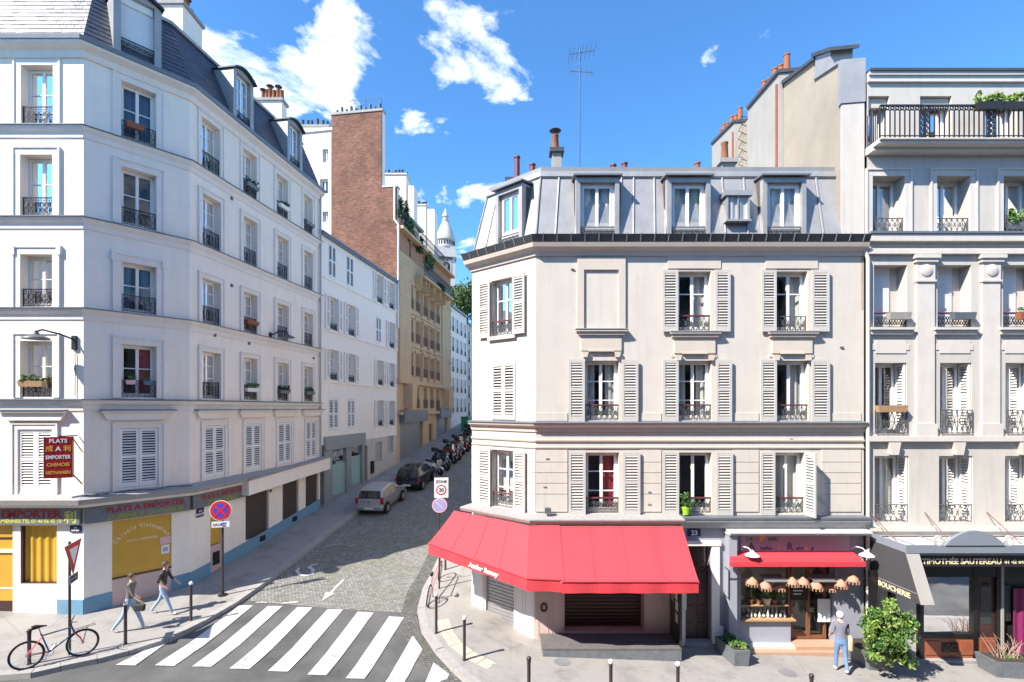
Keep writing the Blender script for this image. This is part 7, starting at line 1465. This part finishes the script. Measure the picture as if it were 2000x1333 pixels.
for k, ((a_, b_), mt_, lf, lab) in enumerate(((C3[0],'plaster_stained',None,'pale stone window box on the first blinded window of the balcony building'), (C3[1],'zinc_dark',None,'slate-blue window box on the second blinded window of the balcony building'), (C3[2],'terracotta','leaf_b','terracotta pots with greenery on the blinded window at the right edge'))): trough(lab, FC, a_+.35, b_-.0, Z3c[0]+.24, .1, mt_, lf, 150, .2)
trough('orange wooden window box on the railing beside the rain pipe', FC, C2[0][0]-.02, C2[0][1]-.1, Z2c[0]+.66, .1, 'wood_light', None, 0, .2); trough('black trough of grey-green plants on the long balcony rail', FC, FC.U(1905,.6), FC.U(2010,.6), ZC(240)+.02, .62, 'plastic_dark', 'leaf_lime', 700, .2, .3, .06)
trough('spiky green plant trough on the fourth-floor railing at the right edge', FC, C4[2][0]+.2, C4[2][1]-.1, Z4c[0]+.1, -.12, 'planter_zinc', 'leaf_b', 300, .2, .4, .09)
# ================================================================ people
def person(label, loc, heading, h, stride, top, legs, hair, lean=0., bag=None, arm=.35, hairlen=.0, elbow=.3, mirrored=1):
    """one continuous skinned figure; local x = forwards, y = left, z = up"""
    k = h/1.70; V = []; E = []; Rr = []; K = []
    def add(p, r, par, kind):
        V.append(Vector((p[0]*k, p[1]*k, p[2]*k))); Rr.append(r*k if not isinstance(r, tuple) else (r[0]*k, r[1]*k)); K.append(kind)
        if par is not None: E.append((par, len(V)-1))
        return len(V)-1
    ln = lean
    pel = add((0,0,.92), (.135,.105), None, 'legs'); sp0 = add((ln*.3,0,1.08), (.125,.095), pel, 'top'); sp1 = add((ln*.7,0,1.26), (.15,.105), sp0, 'top'); ch = add((ln,0,1.40), (.13,.09), sp1, 'top'); nk = add((ln+.01,0,1.48), .052, ch, 'skin'); jw = add((ln+.035,0,1.545), .072, nk, 'skin'); hm = add((ln+.03,0,1.61), .088, jw, 'skin'); cr_ = add((ln+.01,0,1.665), .068, hm, 'skin')
    add((ln+.125,0,1.585), .012, hm, 'skin')
    for s in (1, -1):
        add((ln+.01, s*.088, 1.59), .014, hm, 'skin')
        sh_ = add((ln, s*.16, 1.385), .062, ch, 'top'); sw = s*arm*mirrored; el = add((ln-sw*.26-.01, s*.215, 1.13), .046, sh_, 'top'); wr = add((ln-sw*.26+.06+elbow*.35, s*.215, .93+elbow*.16), .031, el, 'skin')
        d = (V[wr]-V[el]).normalized()/k; pm = add(tuple(V[wr]/k+d*k*.055), (.036,.017), wr, 'skin'); base_ = V[pm]/k
        for j, (oy, ll) in enumerate(((-.026,.062),(-.009,.074),(.009,.07),(.026,.055))):
            f1 = add(tuple(base_+d*k*.045+Vector((oy,0,0))), .0095, pm, 'skin'); add(tuple(base_+d*k*(.045+ll*.6)+Vector((oy+.012,0,-.01))), .008, f1, 'skin')
        t1 = add(tuple(base_+d*k*.005+Vector((.04,0,0))), .0105, pm, 'skin'); add(tuple(base_+d*k*.04+Vector((.055,0,0))), .009, t1, 'skin')
        st_ = s*stride*mirrored; hip = add((0, s*.088, .86), .092, pel, 'legs'); kn = add((st_*.24+.03, s*.095, .49), .062, hip, 'legs'); back = st_ < 0
        an = add((st_*.52-(.05 if back else 0), s*.095, .095+(.05 if back else 0)), .043, kn, 'legs'); hl = add((st_*.52-.03-(.05 if back else 0), s*.095, .05+(.05 if back else 0)), .04, an, 'shoe'); add((st_*.52+.15-(.06 if back else 0), s*.1, .035), (.042,.03), hl, 'shoe')
    me = bpy.data.meshes.new('person'); me.from_pydata(V, E, []); ob = bpy.data.objects.new('person', me); col.objects.link(ob); sk = ob.modifiers.new('skin', 'SKIN'); sk.use_smooth_shade = True; ob.modifiers.new('sub', 'SUBSURF').levels = 2; ob.modifiers['sub'].render_levels = 2
    for i, r in enumerate(Rr): d_ = me.skin_vertices[0].data[i]; d_.radius = r if isinstance(r, tuple) else (r, r); d_.use_root = (i == 0)
    bpy.context.view_layer.update(); me2 = bpy.data.meshes.new_from_object(ob.evaluated_get(bpy.context.evaluated_depsgraph_get())); ob.modifiers.clear(); ob.data = me2
    cols_ = {'skin': 'skin', 'top': top, 'legs': legs, 'shoe': 'shoe'}; order = list(cols_); me2.materials.clear()
    for o_ in order: me2.materials.append(M[cols_[o_]])
    def near(c_):
        best = None
        for a_, b_ in E:
            p_, q_ = V[a_], V[b_]; t_ = max(0, min(1, (c_-p_).dot(q_-p_)/max(1e-9, (q_-p_).length_squared))); dd_ = (p_.lerp(q_, t_)-c_).length
            if best is None or dd_ < best[0]: best = (dd_, K[b_] if t_ > .35 or K[a_] == K[b_] else K[a_])
        return best[1]
    for p_ in me2.polygons: p_.material_index = order.index(near(p_.center)); p_.use_smooth = True
    tag(ob, label, 'person'); M4 = Matrix.Rotation(heading, 4, 'Z'); M4.translation = Vector(loc); ob.matrix_world = M4; ORG[ob.name] = Vector((0,0,0))
    hp = V[hm]; mb = MB(); n = 14; rings = []
    for i in range(8):
        ph = math.pi*.5-i*(math.pi*(.62+hairlen)/7); ring = []
        for j in range(n):
            th = 2*math.pi*j/n; front = max(0, math.cos(th)); drop = ph if math.cos(th) < .35 else max(ph, .45)
            ring.append(mb.P(hp.x-.012*k+(.108*k)*math.cos(drop)*math.cos(th)*1.05, (.100*k)*math.cos(drop)*math.sin(th), hp.z+.02*k+.105*k*math.sin(drop)))
        rings.append(ring)
    for a_, b_ in zip(rings, rings[1:]):
        for j in range(n): mb.f.append((a_[j], b_[j], b_[(j+1) % n], a_[(j+1) % n]))
    mb.build('hair', hair, ob, True)
    for s in (1, -1): MB().lathe((hp.x+.082*k, s*.032*k, hp.z+.012*k), [(.004,-.008),(.010,0),(.004,.008)], 6).build('eye', 'black_paint', ob)
    MB().box(hp.x+.088*k, hp.x+.097*k, -.022*k, .022*k, hp.z-.058*k, hp.z-.05*k).build('mouth', 'pink_panel', ob)
    return ob
pw_ = gp(1643,1313); wm = person('person with white hair in a grey sweater and jeans, seen from behind', pw_, R(78), 1.63, .22, 'sweater', 'jeans', 'hair_white', lean=.06, arm=.15, hairlen=.08, elbow=.35)
bgp = Vector((pw_.x+.26, pw_.y+.02, pw_.z+.62)); bag = bev(solo(MB(XZ).prism([(-.17,0),(.17,0),(.2,.32),(.1,.38),(-.1,.38),(-.2,.32)], -.06, .06), 'shoulder_bag', 'bag_tan', 'tan cloth bag carried at the side of the white-haired person', 'bag'), .04)
bag.location = bgp; bag.rotation_euler = (0, 0, R(60))
hd2 = R(12)
person('person in a grey-brown top and pale jeans striding behind the front bollard', gp(253,1233), hd2, 1.72, .62, 'top_grey', 'jeans_light', 'hair_brown', lean=.05, arm=.5, elbow=.25)
p2_ = person('person in dark top and blue jeans striding before the yellow window', gp(318,1200), R(10), 1.66, .60, 'top_dark', 'jeans_light', 'hair_brown', lean=.06, arm=.45, elbow=.3, mirrored=-1)
hb = gp(253,1233); bk = bev(solo(MB(XZ).prism([(-.15,0),(.15,0),(.17,.2),(-.17,.2)], -.05, .05), 'hand_bag', 'bag_black', 'small black bag in the hand of the walker behind the front bollard', 'bag'), .03); bk.location = (hb.x+.36*math.cos(hd2)+.215*math.sin(hd2), hb.y+.36*math.sin(hd2)-.215*math.cos(hd2), hb.z+.66)
